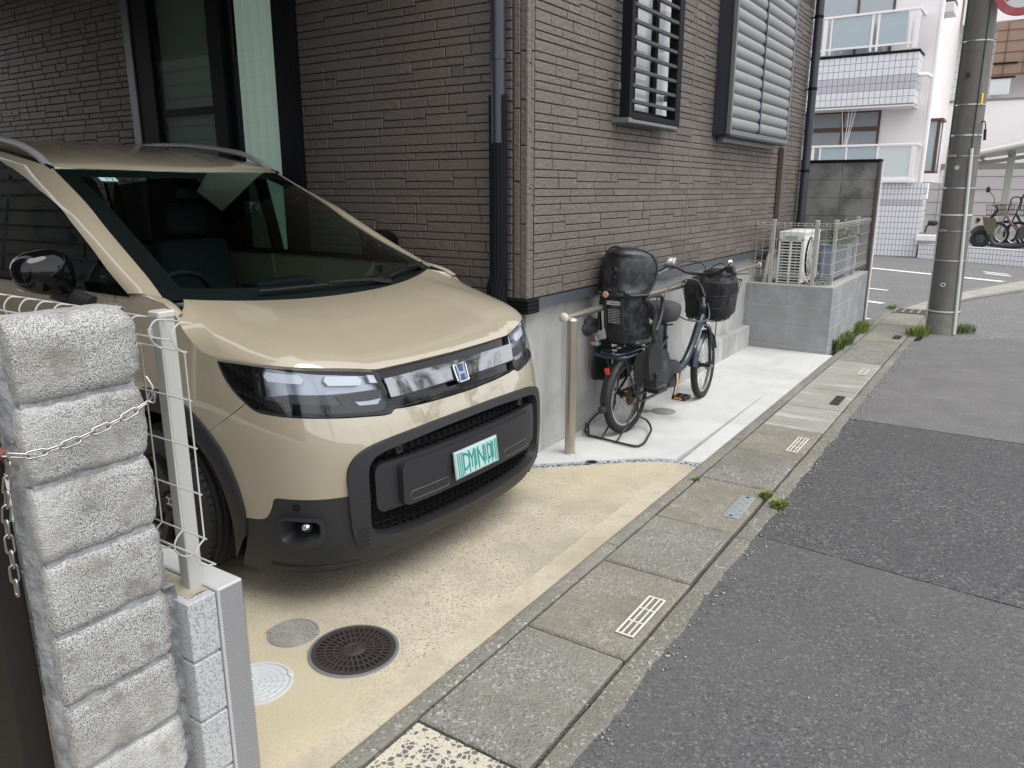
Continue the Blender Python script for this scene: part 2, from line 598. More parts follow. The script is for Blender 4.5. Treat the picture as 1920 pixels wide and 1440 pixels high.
sheet('ground', [(-120, -80), (120, -80), (120, 160), (-120, 160)], -0.06, 'soil')
road = sheet('road', [(-0.80, -12), (40, -12), (40, 60), (-40, 60), (-40, 9.95), (-1.50, 9.95), (-0.80, 9.6)], -0.010, 'asphalt_far')
near_edge = rag((-0.93, -6), (-0.93, 3.36), 0.004, 0.2)
p_near = near_edge + rag((-0.93, 3.36), (0.19, 3.28), 0.008, 0.06) + [(7.5, 3.0), (7.5, -6)]
pa = sheet('asphalt_patch', p_near[::-1], -0.004, 'asphalt', road, None)
p_mid = rag((-0.93, 3.368), (-0.935, 5.60), 0.004, 0.2, 3) + rag((-0.93, 5.60), (0.165, 5.615), 0.008, 0.06) + [(7.5, 5.8), (7.5, 3.008), (0.19, 3.288)]
pb = sheet('asphalt_patch', p_mid[::-1], -0.005, 'asphalt_coarse', road, None)
p_far = rag((-0.93, 5.608), (-0.93, 8.94), 0.004, 0.2, 5) + rag((-0.90, 8.94), (0.11, 9.87), 0.02, 0.08) + [(2.5, 12.2), (7.5, 16), (7.5, 5.81), (0.165, 5.623)]
pc = sheet('asphalt_patch', p_far[::-1], -0.003, 'asphalt_worn', road, None)

# driveway and pad
gr_near = [(-2.40, 3.47), (-2.232, 3.499), (-2.05, 3.66), (-1.729, 3.955), (-1.56, 4.055), (-1.425, 4.075)]
gr_far = [(-2.40, 3.52), (-2.27, 3.555), (-2.08, 3.72), (-1.76, 4.02), (-1.60, 4.105), (-1.425, 4.145)]
gn, gf = spl(gr_near, 5), spl(gr_far, 5)
MARG = 0.085
drive_poly = [(-9, -3), (-1.425 - MARG, -3)] + [p for p in gn[::-1] if p[0] < -1.425 - MARG] + [(-9, 3.47)]
sheet('driveway', drive_poly, 0.0, 'aggregate_beige', thick=0.08)
gm = [p for p in gn if p[0] > -1.425 - MARG - .03]
sheet('driveway_margin', [(-1.425 - MARG - .03, -3), (-1.418, -3), (-1.418, gm[-1][1])] + gm[::-1], -0.0025, 'margin_beige', thick=0.08)
sheet('gravel_strip', gn + gf[::-1], -0.012, 'gravel_strip')
PADM = 0.11
pad_poly = gf[::-1]
sheet('concrete_pad', [(-2.6, 3.52), (-2.40, 3.52)] + [p for p in gf if p[0] < -1.425 - PADM] + [(-1.425 - PADM, 7.765), (-2.6, 7.765)], 0.0, 'pad_concrete', thick=0.08)
sheet('pad_margin', [p for p in gf if p[0] >= -1.425 - PADM - .03] + [(-1.418, 4.2), (-1.418, 7.765), (-1.425 - PADM - .03, 7.765)], -0.002, 'pad_concrete', thick=0.08)
# loose chips of the gravel strip, proud of the bed
gb = MB()
rr = random.Random(3)
for i in range(520):
    t = rr.random() * (len(gn) - 1)
    k = int(t)
    f = t - k
    a = [gn[k][j] * (1 - f) + gn[min(k + 1, len(gn) - 1)][j] * f for j in (0, 1)]
    b2 = [gf[k][j] * (1 - f) + gf[min(k + 1, len(gf) - 1)][j] * f for j in (0, 1)]
    w = rr.random()
    x, y = a[0] * (1 - w) + b2[0] * w, a[1] * (1 - w) + b2[1] * w
    s = rr.uniform(0.004, 0.009)
    gb.sphere((x, y, -0.010), s, 5, 3, (rr.uniform(.8, 1.4), rr.uniform(.8, 1.4), 0.8))
mat('chips', (0.33, 0.35, 0.38), 0.8, island=0.75)
go = gb.build('gravel_chips', 'chips')
tag(go, kind='stuff')

# gutter: two kerb strips, concrete lids between them
GX0, GX1, GX2, GX3 = -1.415, -1.348, -0.945, -0.875
gut = sheet('gutter', [(GX0 - 0.01, -3), (GX3, -3), (GX3, 11.0), (GX0 - 0.01, 11.0)], -0.035, 'trough_dark')
def strip(x0, x1, y0, y1, rag_l=False, rag_r=False):
    n = int((y1 - y0) / 0.05)
    b = MB()
    rows = []
    for i in range(n + 1):
        y = y0 + (y1 - y0) * i / n
        w0 = 0.004 * mnoise.noise(Vector((x0 * 7, y * 6, 0)))
        w1 = 0.004 * mnoise.noise(Vector((x1 * 7, y * 6, 3)))
        if rag_r: w1 = 0.010 + (0.05 - .012 * y if y < 4 else 0) * .5 + 0.022 * mnoise.noise(Vector((x1 * 7, y * 4, 3))) + 0.010 * mnoise.noise(Vector((x1 * 7, y * 17, 3)))
        xa, xb = x0 + w0, x1 + w1
        h = 0.002 * mnoise.noise(Vector((x0 * 3, y * 3, 7)))
        rows.append([(xa, y, -0.05), (xa, y, h - 0.006), (xa + 0.006, y, h)] + ([(xb - 0.020, y, h), (xb, y, -0.0048), (xb + 0.004, y, -0.02)] if rag_r else [(xb - 0.006, y, h), (xb, y, h - 0.005), (xb, y, -0.05)]))
    b.grid(rows, flip=True)
    return b
for (x0, x1, rg) in ((GX0, GX1 - 0.004, False), (GX2 + 0.006, GX3, True)):
    y = -3.0
    seg = 0
    rk = random.Random(int(x0 * 100))
    while y < 11.0:
        y2 = min(11.0, y + rk.uniform(1.7, 2.3))
        strip(x0, x1, y, y2 - 0.004, rag_r=rg).build('gutter_kerb', 'kerb_grey', gut, smooth=40)
        y = y2
lid_y = [-0.30, 0.30, 0.90, 1.507, 2.132, 2.749, 3.307, 3.934, 4.54, 5.15, 5.75, 6.35, 6.955, 7.56, 8.165, 8.77, 9.375, 9.98, 10.58, 10.98]
lid_m = ['lid_grey', 'lid_grey', 'lid_pebble', 'lid_grey', 'lid_beige', 'lid_grey', 'lid_beige', 'lid_grey', 'lid_beige', 'lid_pale', 'lid_pale', 'lid_pale', 'lid_pale', 'lid_grey', 'lid_grey', 'lid_beige', 'lid_grey', 'lid_grey', 'lid_grey']
LIDS = []
for i in range(len(lid_y) - 1):
    y0, y1 = lid_y[i] + 0.004, lid_y[i + 1] - 0.004
    b = MB()
    rk = random.Random(i)
    x0, x1 = GX1 + rk.uniform(0.001, 0.005), GX2 - rk.uniform(0.006, 0.016) * (1 if y0 < 4 else 0.4)
    sag = rk.uniform(-0.004, 0.003)
    # rounded, slightly chipped edge
    loop = []
    for (ax, ay, bx, by) in ((x0, y0, x1, y0), (x1, y0, x1, y1), (x1, y1, x0, y1), (x0, y1, x0, y0)):
        n = 14
        for k in range(n):
            px, py = ax + (bx - ax) * k / n, ay + (by - ay) * k / n
            loop.append((px, py))
    cx, cy = (x0 + x1) / 2, (y0 + y1) / 2
    def inn(p, d, z):
        q = Vector((p[0] * 23, p[1] * 23, i))
        e = d + 0.003 * abs(mnoise.noise(q))
        return (p[0] + (cx - p[0]) / abs(cx - p[0] if abs(cx - p[0]) > 0.02 else 0.02) * min(e, abs(cx - p[0])), p[1] + (cy - p[1]) / max(abs(cy - p[1]), 0.02) * min(e, abs(cy - p[1])), z)
    rings = [[(p[0], p[1], -0.055) for p in loop], [inn(p, 0.0, -0.008 + sag) for p in loop], [inn(p, 0.007, sag) for p in loop]]
    N = len(loop)
    vs = [v for r in rings for v in r]
    fs = []
    for a in range(2):
        for k in range(N):
            fs.append((a * N + k, a * N + (k + 1) % N, (a + 1) * N + (k + 1) % N, (a + 1) * N + k))
    fs.append(tuple(2 * N + k for k in range(N)))
    b.add(vs, fs)
    LIDS.append((b.build('gutter_lid', lid_m[i], gut), sag))
# hole trims set in the lids
mat('grate_cream', (0.68, 0.64, 0.54), 0.5, var=[('noise', 30, (0.5, 0.46, 0.37), 0.55, 0.75, 0.5)])
mat('grate_steel', (0.42, 0.46, 0.48), 0.4, metal=0.5, var=[('noise', 25, (0.3, 0.32, 0.33), 0.5, 0.75, 0.6)])
mat('rust_dark', (0.05, 0.03, 0.025), 0.8, var=[('noise', 40, (0.11, 0.05, 0.03), 0.5, 0.7, 0.8)])
mat('hole_grey', (0.16, 0.155, 0.145), 0.9)
def lid_grate(i, x0, x1, y0, y1, nx, ny, m):
    lid, sag = LIDS[i]
    z = sag + 0.002
    b = MB()
    b.box(x0, x1, y0, y1, z - 0.001, z + 0.0005)
    pit = b.build('slot_pit', 'hole_grey' if m != 'rust_dark' else 'trough_dark', lid)
    fr = 0.008
    b = MB()
    zz = z + 0.006
    for (a0, a1, c0, c1) in ((x0, x0 + fr, y0, y1), (x1 - fr, x1, y0, y1), (x0 + fr, x1 - fr, y0, y0 + fr), (x0 + fr, x1 - fr, y1 - fr, y1)):
        b.rbox(a0, a1, c0, c1, z + 0.0008, zz, 0.0015)
    for k in range(1, nx):
        x = x0 + (x1 - x0) * k / nx
        b.box(x - 0.003, x + 0.003, y0 + fr, y1 - fr, z + 0.0008, zz - 0.0015)
    for k in range(1, ny):
        y = y0 + (y1 - y0) * k / ny
        b.box(x0 + fr, x1 - fr, y - 0.003, y + 0.003, z + 0.0008, zz - 0.0008)
    b.build('drain_grate', m, lid)
lid_grate(4, -1.052, -0.980, 2.258, 2.562, 3, 3, 'grate_cream')
lid_grate(8, -1.060, -0.992, 4.635, 4.955, 3, 3, 'grate_cream')
lid_grate(10, -1.065, -1.000, 5.90, 6.17, 2, 2, 'rust_dark')
lid_grate(12, -1.065, -1.005, 7.02, 7.27, 3, 2, 'grate_cream')
lid_grate(15, -1.065, -0.99, 9.0, 9.22, 2, 2, 'rust_dark')
# steel cover plate with raised treads
lid, sag = LIDS[6]
b = MB()
b.rbox(-1.066, -0.990, 3.475, 3.785, sag - 0.001, sag + 0.006, 0.002)
pl = b.build('cover_plate', 'grate_steel', lid)
b = MB()
for k in range(5):
    for s in (0, 1):
        x = -1.05 + 0.034 * s
        y = 3.50 + 0.055 * k + (0.02 if s else 0)
        b.rbox(x, x + 0.026, y, y + 0.028, sag + 0.0055, sag + 0.009, 0.001)
b.build('cover_plate_tread', 'grate_steel', lid)
b = MB()
for y in (3.487, 3.755):
    b.box(-1.035, -1.02, y, y + 0.02, sag + 0.0062, sag + 0.0068)
b.build('lifting_slot', 'trough_dark', lid)
# corner gutter sweeping into the side street
ga = spl([(-1.345, 10.99), (-1.30, 11.6), (-1.09, 12.74), (-0.60, 14.6), (0.056, 16.6), (1.1, 19.6)], 6)
gb_ = spl([(-0.88, 10.99), (-0.83, 11.7), (-0.66, 12.69), (-0.34, 13.6), (0.085, 14.62), (1.2, 17.2)], 6)
ins = lambda A, B, f: [(a[0] * (1 - f) + b[0] * f, a[1] * (1 - f) + b[1] * f) for a, b in zip(A, B)]
sheet('gutter_corner', ga + gb_[::-1], -0.002, 'lid_pale')
sheet('gutter_corner_edge', ga + ins(ga, gb_, 0.14)[::-1], 0.004, 'kerb_grey')
sheet('gutter_corner_edge', ins(ga, gb_, 0.84) + gb_[::-1], 0.004, 'kerb_grey')
# steel bar grate at the turn
b = MB()
b.box(-1.335, -0.955, 11.03, 11.42, -0.004, 0.004)
gt = b.build('street_grate', 'rust_dark')
tag(gt, 'dark steel bar grate over the gutter where it turns by the pole', 'grate')
b = MB()
for k in range(5):
    x = -1.33 + k * 0.0925
    b.rbox(x, x + 0.02, 11.03, 11.42, 0.003, 0.016, 0.002)
for k in range(9):
    y = 11.04 + k * 0.045
    b.box(-1.335, -0.955, y, y + 0.008, 0.003, 0.012)
b.build('grate_bar', 'trim_grey', gt)

# white lines of the car park and side street
def line(p, q, w):
    p, q = Vector((*p, 0)), Vector((*q, 0))
    t = (q - p).normalized() * w / 2
    n = Vector((-t.y, t.x, 0))
    return [(p.x + n.x, p.y + n.y), (p.x - n.x, p.y - n.y), (q.x - n.x, q.y - n.y), (q.x + n.x, q.y + n.y)][::-1]
LZ = -0.003
for p, q, w in (((-5.5, 18.9), (-0.25, 15.95), 0.17), ((-2.6, 12.40), (-1.581, 11.89), 0.14), ((-2.6, 10.72), (-1.50, 10.32), 0.10),
                ((-0.62, 17.7), (-0.20, 17.35), 0.10), ((-0.58, 17.35), (-0.16, 17.0), 0.10), ((-2.6, 13.9), (-1.75, 13.5), 0.09)):
    o = sheet('road_line', line(p, q, w), LZ, 'white_paint', thick=0.003)

# ------------------------------------------------------------------ house
WX, WY = -2.27, 3.567           # brick faces: side wall x, front wall y
house = thing('house', 'brown brick-clad house with black window frames and a grey concrete base', 'house', (WX, WY, 0))
b = MB()
b.box(-9.6, WX - 0.014, WY + 0.30, 9.44, 0.93, 6.4)
b.box(-9.6, -5.75, WY + 0.014, WY + 0.298, 0.93, 6.4)
b.box(-4.03, WX - 0.014, WY + 0.014, WY + 0.298, 0.93, 6.4)
b.box(-5.75, -4.03, WY + 0.014, WY + 0.298, 3.25, 6.4)
b.box(-5.75, -4.03, WY + 0.014, WY + 0.298, 0.93, 0.99)
b.build('wall', 'brick_joint_dark', house)
b = MB()
b.box(-9.8, WX + 0.5, WY - 0.55, 9.9, 6.4, 6.55)
b.build('roof', 'trim_grey', house)
b = MB()
b.box(-9.6, -2.62, WY - 2.05, WY - 0.02, 3.24, 3.42)
b.build('balcony_slab', 'soffit_grey', house)
b = MB()
b.box(-9.6, -2.60, WY - 2.10, WY - 2.06, 3.00, 4.6)
b.build('balcony_parapet', 'brick_brown', house)
# concrete base
b = MB()
b.box(-9.6, -2.312, WY + 0.055, 9.42, -0.1, 0.9)
b.build('foundation', 'foundation_concrete', house)
b = MB()
b.rbox(-2.312, -2.235, 5.05, 7.762, -0.05, 0.215, 0.006)
b.build('foundation_step', 'foundation_concrete', house)
# bottom flashing of the cladding
b = MB()
b.add([(WX + 0.004, WY - 0.004, 0.962), (WX + 0.016, WY - 0.016, 0.905), (WX + 0.016, 9.46, 0.905), (WX + 0.004, 9.45, 0.962),
       (WX - 0.05, WY + 0.05, 0.905), (WX - 0.05, 9.44, 0.905), (-9.6, WY - 0.004, 0.962), (-9.6, WY - 0.016, 0.905), (-9.6, WY + 0.05, 0.905)],
      [(0, 1, 2, 3), (1, 4, 5, 2), (0, 6, 7, 1), (1, 7, 8, 4)])
b.build('flashing', 'flashing', house)
b = MB()
for k in range(4):
    z = 0.885 + 0.021 * k
    b.rbox(WX - 0.15, WX + 0.022, WY - 0.022, WY + 0.10, z, z + 0.016, 0.004)
b.box(WX - 0.148, WX + 0.018, WY - 0.018, WY + 0.10, 0.887, 0.96)
b.build('flashing_corner', 'trim_black', house)

# brick cladding: 455 mm panels of ten courses, single rows and stepped pairs
def courses(a0, a1, z0, z1, seed):
    """list of (a_lo, a_hi, z_lo, z_hi, kind)"""
    rk = random.Random(seed)
    cyc = ['P', 'T', 't', 't', 'T', 't', 'P', 'T', 't', 't']
    out = []
    z = z0
    k = 0
    g = 0.0045
    def row(lo, hi, zl, zh, short, long_):
        a = lo
        while a < hi - 0.03:
            L = rk.uniform(short, long_)
            if hi - (a + L) < 0.07: L = hi - a
            out.append((a, min(a + L, hi) - g - .0025, zl, zh - g))
            a += L
    while z < z1:
        c = cyc[k % len(cyc)]
        k += 1
        if c == 'T':
            row(a0, a1, z, z + 0.060, 0.15, 0.40)
            z += 0.060
        elif c == 't':
            row(a0, a1, z, z + 0.0425, 0.18, 0.42)
            z += 0.0425
        else:
            a = a0
            up = rk.random() < 0.5
            while a < a1 - 0.03:
                L = rk.uniform(0.28, 0.62)
                if a1 - (a + L) < 0.15: L = a1 - a
                h = 0.0425 if up else 0.060
                row(a, a + L, z, z + h, 0.15, 0.34)
                row(a, a + L, z + h, z + 0.1025, 0.15, 0.34)
                up = not up
                a += L
            z += 0.1025
    return out

def clip(rects, holes):
    out = []
    for r in rects:
        parts = [r]
        for h in holes:
            nxt = []
            for (x0, x1, z0, z1) in parts:
                if x1 <= h[0] or x0 >= h[1] or z1 <= h[2] or z0 >= h[3]:
                    nxt.append((x0, x1, z0, z1))
                    continue
                if x0 < h[0]: nxt.append((x0, h[0], z0, z1))
                if x1 > h[1]: nxt.append((h[1], x1, z0, z1))
                if h[0] <= x0 and x1 <= h[1]:
                    pass
                if z0 < h[2] and x0 < h[1] and x1 > h[0]: nxt.append((max(x0, h[0]), min(x1, h[1]), z0, h[2]))
            parts = nxt
        out += [p for p in parts if p[1] - p[0] > 0.012 and p[3] - p[2] > 0.008]
    return out

def brick_mesh(b, r, to, rk, bev=0.0032):
    a0, a1, z0, z1 = r
    d = rk.uniform(-0.0015, 0.0015)
    e = min(bev, (a1 - a0) * .3, (z1 - z0) * .3)
    q = [to(a0, z0, -0.014), to(a1, z0, -0.014), to(a1, z1, -0.014), to(a0, z1, -0.014),
         to(a0, z0, d - e), to(a1, z0, d - e), to(a1, z1, d - e), to(a0, z1, d - e),
         to(a0 + e, z0 + e, d), to(a1 - e, z0 + e, d), to(a1 - e, z1 - e, d), to(a0 + e, z1 - e, d)]
    fs = [(8, 9, 10, 11)]
    for i in range(4):
        j = (i + 1) % 4
        fs.append((4 + i, 4 + j, 8 + j, 8 + i))
        fs.append((i, j, 4 + j, 4 + i))
    b.add(q, fs)

front = lambda a, z, d: (a, WY - d, z)
side = lambda a, z, d: (WX + d, a, z)
# vertical corner tiles
corner = []
rk = random.Random(11)
def vcol(to, a0, a1, z0, z1, sd):
    z = z0
    r2 = random.Random(sd)
    while z < z1:
        h = r2.uniform(0.22, 0.42)
        corner.append((to, (a0, a1 - 0.004, z, min(z + h, z1) - 0.005)))
        z += h
vcol(front, WX - 0.088, WX - 0.047, 0.968, 3.4, 1)
vcol(front, WX - 0.047, WX + 0.004, 0.968, 3.4, 2)
vcol(side, WY, WY + 0.042, 0.968, 3.4, 3)
vcol(side, WY + 0.042, WY + 0.068, 0.968, 3.4, 4)
for to, r in corner:
    b = MB()
    brick_mesh(b, r, to, rk, 0.004)
    b.build('corner_tile', 'brick_brown', house)

BW = (-5.835, -3.99, 0.99, 3.25)           # big front window opening
front_r = clip(courses(-9.5, WX - 0.094, 0.968, 3.42, 21), [BW])
side_r = clip(courses(WY + 0.074, 9.40, 0.968, 3.45, 22), [(4.80, 5.56, 2.03, 3.2), (6.62, 8.38, 2.05, 3.4), (8.42, 8.53, 0.9, 2.1)])
allr = []
cp = Vector((0, 0, CAMH))
for to, rs in ((front, front_r), (side, side_r)):
    for r in rs:
        c = Vector(to((r[0] + r[1]) / 2, (r[2] + r[3]) / 2, 0))
        v = c - cp
        n = Vector((0, 1, 0)) if to is front else Vector((1, 0, 0))
        ang = abs(v.normalized().dot(n))
        sc = (r[1] - r[0]) * (r[3] - r[2]) * ang / v.length_squared
        # what the car hides does not count as seen
        fw = Vector((-math.sin(R(YAW)), math.cos(R(YAW)), 0))
        rt = Vector((math.cos(R(YAW)), math.sin(R(YAW)), 0))
        f2 = fw * math.cos(R(PITCH)) - Vector((0, 0, math.sin(R(PITCH))))
        u2 = Vector((0, 0, math.cos(R(PITCH)))) + fw * math.sin(R(PITCH))
        zc = v.dot(f2)
        px, py = 960 + 1430 * v.dot(rt) / zc, 720 - 1430 * v.dot(u2) / zc
        if py < -8 or px < -8 or (to is front and (py > 255 and px < 520 or py > 320 + (px - 560) * 0.78)): sc = 0
        allr.append((sc, to, r))
allr.sort(key=lambda t: -t[0])
rk = random.Random(5)
for sc, to, r in allr[:300]:
    b = MB()
    brick_mesh(b, r, to, rk)
    b.build('brick', 'brick_brown', house)
b = MB()
for sc, to, r in allr[300:]:
    brick_mesh(b, r, to, rk)
b.build('brick_field', 'brick_brown', house, kind='stuff')

# --- big front window: black frame, left leaf with a rail, right leaf with a curtain
win = MB()
y0, y1 = WY - 0.030, WY + 0.06
for (xa, xb) in ((-5.747, -5.53), (-4.185, -4.03)):
    win.box(xa, xb, y0, y1, 1.0, 3.25)
win.box(-5.53, -4.185, y0, y1, 0.99, 1.06)
win.box(-5.53, -4.185, y0, y1, 3.19, 3.25)
win.box(-4.03, -3.995, WY - 0.045, WY + 0.02, 0.985, 3.25)
wo = win.build('window', 'trim_black', house)
b = MB()
b.box(-5.835, -5.749, WY - 0.04, WY + 0.03, 0.985, 3.25)
b.build('frame_trim', 'frame_grey', wo)
b = MB()
ya, yb = WY - 0.012, WY + 0.016
b.box(-4.875, -4.735, ya, yb, 1.06, 3.19)
b.box(-5.528, -5.505, ya, yb, 1.06, 3.19)
b.box(-5.503, -4.877, ya, yb, 2.085, 2.13)
b.build('sash', 'trim_black', wo)
b = MB()
b.box(-4.733, -4.665, WY + 0.018, WY + 0.045, 1.06, 3.19)
b.build('sash', 'trim_black', wo)
b = MB()
b.box(-5.503, -4.877, WY + 0.0, WY + 0.004, 1.06, 3.19)
b.build('pane', 'glass_house', wo)
b = MB()
b.box(-4.663, -4.187, WY + 0.030, WY + 0.034, 1.06, 3.19)
b.build('pane', 'glass_house', wo)
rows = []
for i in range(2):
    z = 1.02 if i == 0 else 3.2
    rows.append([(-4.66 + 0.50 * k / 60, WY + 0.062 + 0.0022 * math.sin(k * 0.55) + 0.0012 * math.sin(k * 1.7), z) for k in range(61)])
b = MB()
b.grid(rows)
b.build('curtain', 'curtain_green_glow', wo, smooth=180)
mat('screen_dark', (0.27, 0.31, 0.295), 0.8)
mat('slat_dark', (0.035, 0.037, 0.040), 0.45)
b = MB()
b.box(-5.52, -4.70, WY + 0.05, WY + 0.055, 1.0, 3.2)
b.build('screen', 'screen_dark', wo)
# cladding must not close the opening: recess lining
b = MB()
b.box(-5.80, -4.03, WY + 0.20, WY + 0.21, 1.0, 3.25)
b.build('recess', 'brick_joint_dark', wo)

# --- side window behind a louvre grille
X0 = WX
b = MB()
for (ya, yb, za, zb) in ((4.72, 4.80, 2.00, 3.2), (5.50, 5.58, 2.00, 3.2), (4.80, 5.50, 1.99, 2.06), (4.80, 5.50, 3.14, 3.2)):
    b.box(X0 - 0.012, X0 + 0.035, ya, yb, za, zb)
sw = b.build('window', 'trim_black', house)
b = MB()
b.box(X0 - 0.010, X0 + 0.022, 5.12, 5.17, 2.06, 3.14)
b.build('sash', 'trim_black', sw)
b = MB()
b.box(X0 - 0.004, X0, 4.80, 5.50, 2.06, 3.14)
b.build('pane', 'glass_clear', sw)
b = MB()
b.box(X0 - 0.0125, X0 - 0.010, 4.80, 5.50, 2.06, 3.14)
b.build('blind', 'curtain_white', sw)
lat = MB()
GXa, GXb = WX + 0.045, WX + 0.115
lat.rbox(GXa, GXb, 4.555, 4.60, 1.99, 3.2, 0.004)
lat.rbox(GXa, GXb, 5.30, 5.345, 1.99, 3.2, 0.004)
lat.rbox(GXa - 0.02, GXb, 4.60, 5.30, 1.99, 2.025, 0.004)
lo = lat.build('window_grille', 'trim_black', house)
z = 2.085
while z < 3.2:
    b = MB()
    b.rbox(GXb - 0.028, GXb - 0.004, 4.60, 5.30, z, z + 0.022, 0.003)
    b.build('slat', 'slat_dark', lo)
    z += 0.0925
b = MB()
b.rbox(GXa - 0.05, GXb, 4.550, 4.605, 1.965, 1.995, 0.003)
b.rbox(GXa - 0.05, GXb, 4.605, 5.345, 1.966, 1.988, 0.003)
b.rbox(WX + 0.0, GXa + 0.01, 4.535, 4.555, 2.16, 2.20, 0.003)
b.rbox(WX + 0.0, GXa + 0.01, 5.345, 5.365, 2.16, 2.20, 0.003)
b.build('grille_rail', 'frame_grey', lo)

# --- louvred privacy shutter
SX = WX + 0.15
b = MB()
b.box(WX + 0.0, SX - 0.012, 6.385, 6.43, 2.0, 3.45)
b.box(WX + 0.0, SX - 0.012, 8.13, 8.17, 2.0, 3.45)
b.box(WX + 0.0, SX - 0.002, 6.40, 8.17, 1.985, 2.02)
b.box(WX + 0.002, WX + 0.012, 6.43, 8.13, 2.02, 3.45)
sh = b.build('shutter', 'trim_navy', house)
b = MB()
b.rbox(SX - 0.03, SX + 0.006, 6.372, 6.40, 1.995, 3.45, 0.003)
b.rbox(SX - 0.03, SX + 0.006, 8.10, 8.135, 1.995, 3.45, 0.003)
b.rbox(SX - 0.03, SX + 0.006, 6.40, 8.10, 1.995, 2.035, 0.003)
b.build('shutter_frame', 'frame_grey', sh)
b = MB()
b.rbox(SX - 0.014, SX + 0.006, 7.165, 7.19, 2.035, 3.45, 0.003)
b.build('shutter_mullion', 'trim_navy', sh)
z = 2.045
while z < 3.42:
    for (ya, yb) in ((6.402, 7.163), (7.192, 8.098)):
        b = MB()
        prof = []
        for k in range(9):
            a = -0.5 + k / 8.0
            prof.append((SX - 0.030 + 0.030 * math.cos(a * math.pi * 0.86), z + 0.046 + 0.0455 * math.sin(a * math.pi * 0.9) / math.sin(0.45 * math.pi)))
        rows = [[(x, ya, zz) for x, zz in prof], [(x, yb, zz) for x, zz in prof]]
        b.grid(rows)
        b.build('slat', 'shutter_silver', sh, smooth=60)
    z += 0.0915
b = MB()
b.rbox(WX + 0.005, WX + 0.06, 6.50, 8.0, 1.945, 1.985, 0.004)
b.build('shutter_sill', 'trim_grey', sh)
b = MB()
b.rbox(WX + 0.005, WX + 0.07, 8.22, 8.31, 2.93, 3.06, 0.012)
b.build('vent_hood', 'trim_grey', house)
# flat brown pipe cover and bottom hardware
b = MB()
b.rbox(WX + 0.001, WX + 0.055, 8.43, 8.52, 0.92, 1.985, 0.006)
b.build('pipe_cover', 'duct_brown', house)

mat('sealant', (0.19, 0.165, 0.145), 0.7)
b = MB()
b.box(WX - 0.012, WX + 0.0035, 5.905, 5.915, 0.968, 3.45)
b.build('sealant_joint', 'sealant', house)

# --- downpipes
dp = MB()
px_, py_ = WX - 0.145, WY - 0.062
dp.tube([(px_, py_, 1.80), (px_, py_, 3.45)], 0.040, 20)
dpo = dp.build('drainpipe', 'trim_navy', house, smooth=40)
b = MB()
b.tube([(px_, py_, 2.215), (px_, py_, 2.245)], 0.0445, 20)
b.tube([(px_, py_, 2.245), (px_, py_, 2.25)], 0.043, 20)
b.build('pipe_collar', 'trim_navy', dpo, smooth=40)
b = MB()
prof = []
for k in range(30):
    a = math.pi * (0.98 + 1.04 * k / 29.0)
    rr_ = 0.055 - (0.004 if k % 4 == 0 else 0)
    prof.append((px_ - 0.006 + math.cos(a) * rr_, py_ + 0.012 + math.sin(a) * rr_ * 0.9))
path = [(0, 2.04), (0, 1.10), (-0.012, 1.04), (-0.012, 0.35), (0.0, 0.0)]
rows = [[(x + dx, y - (0.012 if zz < 1.05 else 0), zz) for x, y in prof] for dx, zz in path]
b.grid(rows)
b.add([(x, y, 2.04) for x, y in prof], [tuple(range(len(prof)))])
b.build('pipe_guard', 'trim_black', dpo)
b = MB()
b.tube([(px_ + 0.0, py_ + 0.02, 0), (px_, py_ + 0.02, 1.80)], 0.036, 16)
b.build('pipe_lower', 'trim_black', dpo, smooth=40)
b = MB()
b.rbox(px_ + 0.045, px_ + 0.065, WY + 0.005, WY + 0.03, 0.78, 0.90, 0.004)
b.tube([(px_ + 0.055, WY + 0.03, 0.35), (px_ + 0.055, WY + 0.03, 0.78)], 0.007, 8)
b.build('vent_tube', 'plain_white', house)
dp = MB()
px2, py2 = WX + 0.075, 9.30
dp.tube([(px2, py2, 0.0), (px2, py2, 4.5)], 0.045, 16)
d2 = dp.build('drainpipe', 'trim_navy', house, smooth=40)
b = MB()
for z in (1.75, 2.62, 3.35):
    b.tube([(px2, py2, z), (px2, py2, z + 0.03)], 0.049, 16)
    b.tube([(WX, py2, z + 0.015), (px2, py2, z + 0.015)], 0.008, 6)
b.build('pipe_bracket', 'trim_black', d2, smooth=40)

# ------------------------------------------------------------------ the beige car
mat('car_paint', (0.335, 0.290, 0.208), 0.42, metal=0.0, coat=1.0, coat_rough=0.02, spec=0.5)
MATS['car_paint'].node_tree.nodes['Principled BSDF'].inputs['Coat IOR'].default_value = 2.0
mat('car_plastic', (0.018, 0.0185, 0.021), 0.48, bump=[('fine', 900, 0.08, 0.001)])
mat('car_plastic_dark', (0.007, 0.007, 0.008), 0.7, spec=0.3)
mat('car_gloss_black', (0.003, 0.003, 0.0035), 0.05, spec=0.45)
mat('panel_chrome', (0.31, 0.31, 0.32), 0.05, metal=1.0)
mat('car_rubber', (0.018, 0.018, 0.019), 0.75)
mat('car_chrome', (0.80, 0.81, 0.83), 0.08, metal=1.0)
mat('car_satin', (0.55, 0.56, 0.58), 0.42, metal=0.55)
mat('lamp_silver', (0.40, 0.42, 0.46), 0.25, metal=0.7)
mat('lamp_white', (0.56, 0.59, 0.63), 0.2)
mat('lamp_housing', (0.035, 0.037, 0.042), 0.3)
mat('car_interior', (0.010, 0.012, 0.016), 0.8)
mat('car_dash', (0.018, 0.022, 0.024), 0.7)
mat('car_seat', (0.022, 0.024, 0.028), 0.9)
mat('badge_blue', (0.015, 0.05, 0.20), 0.2, coat=1.0)
mat('plate_white', (0.38, 0.54, 0.54), 0.5)
mat('plate_green', (0.008, 0.22, 0.17), 0.5)
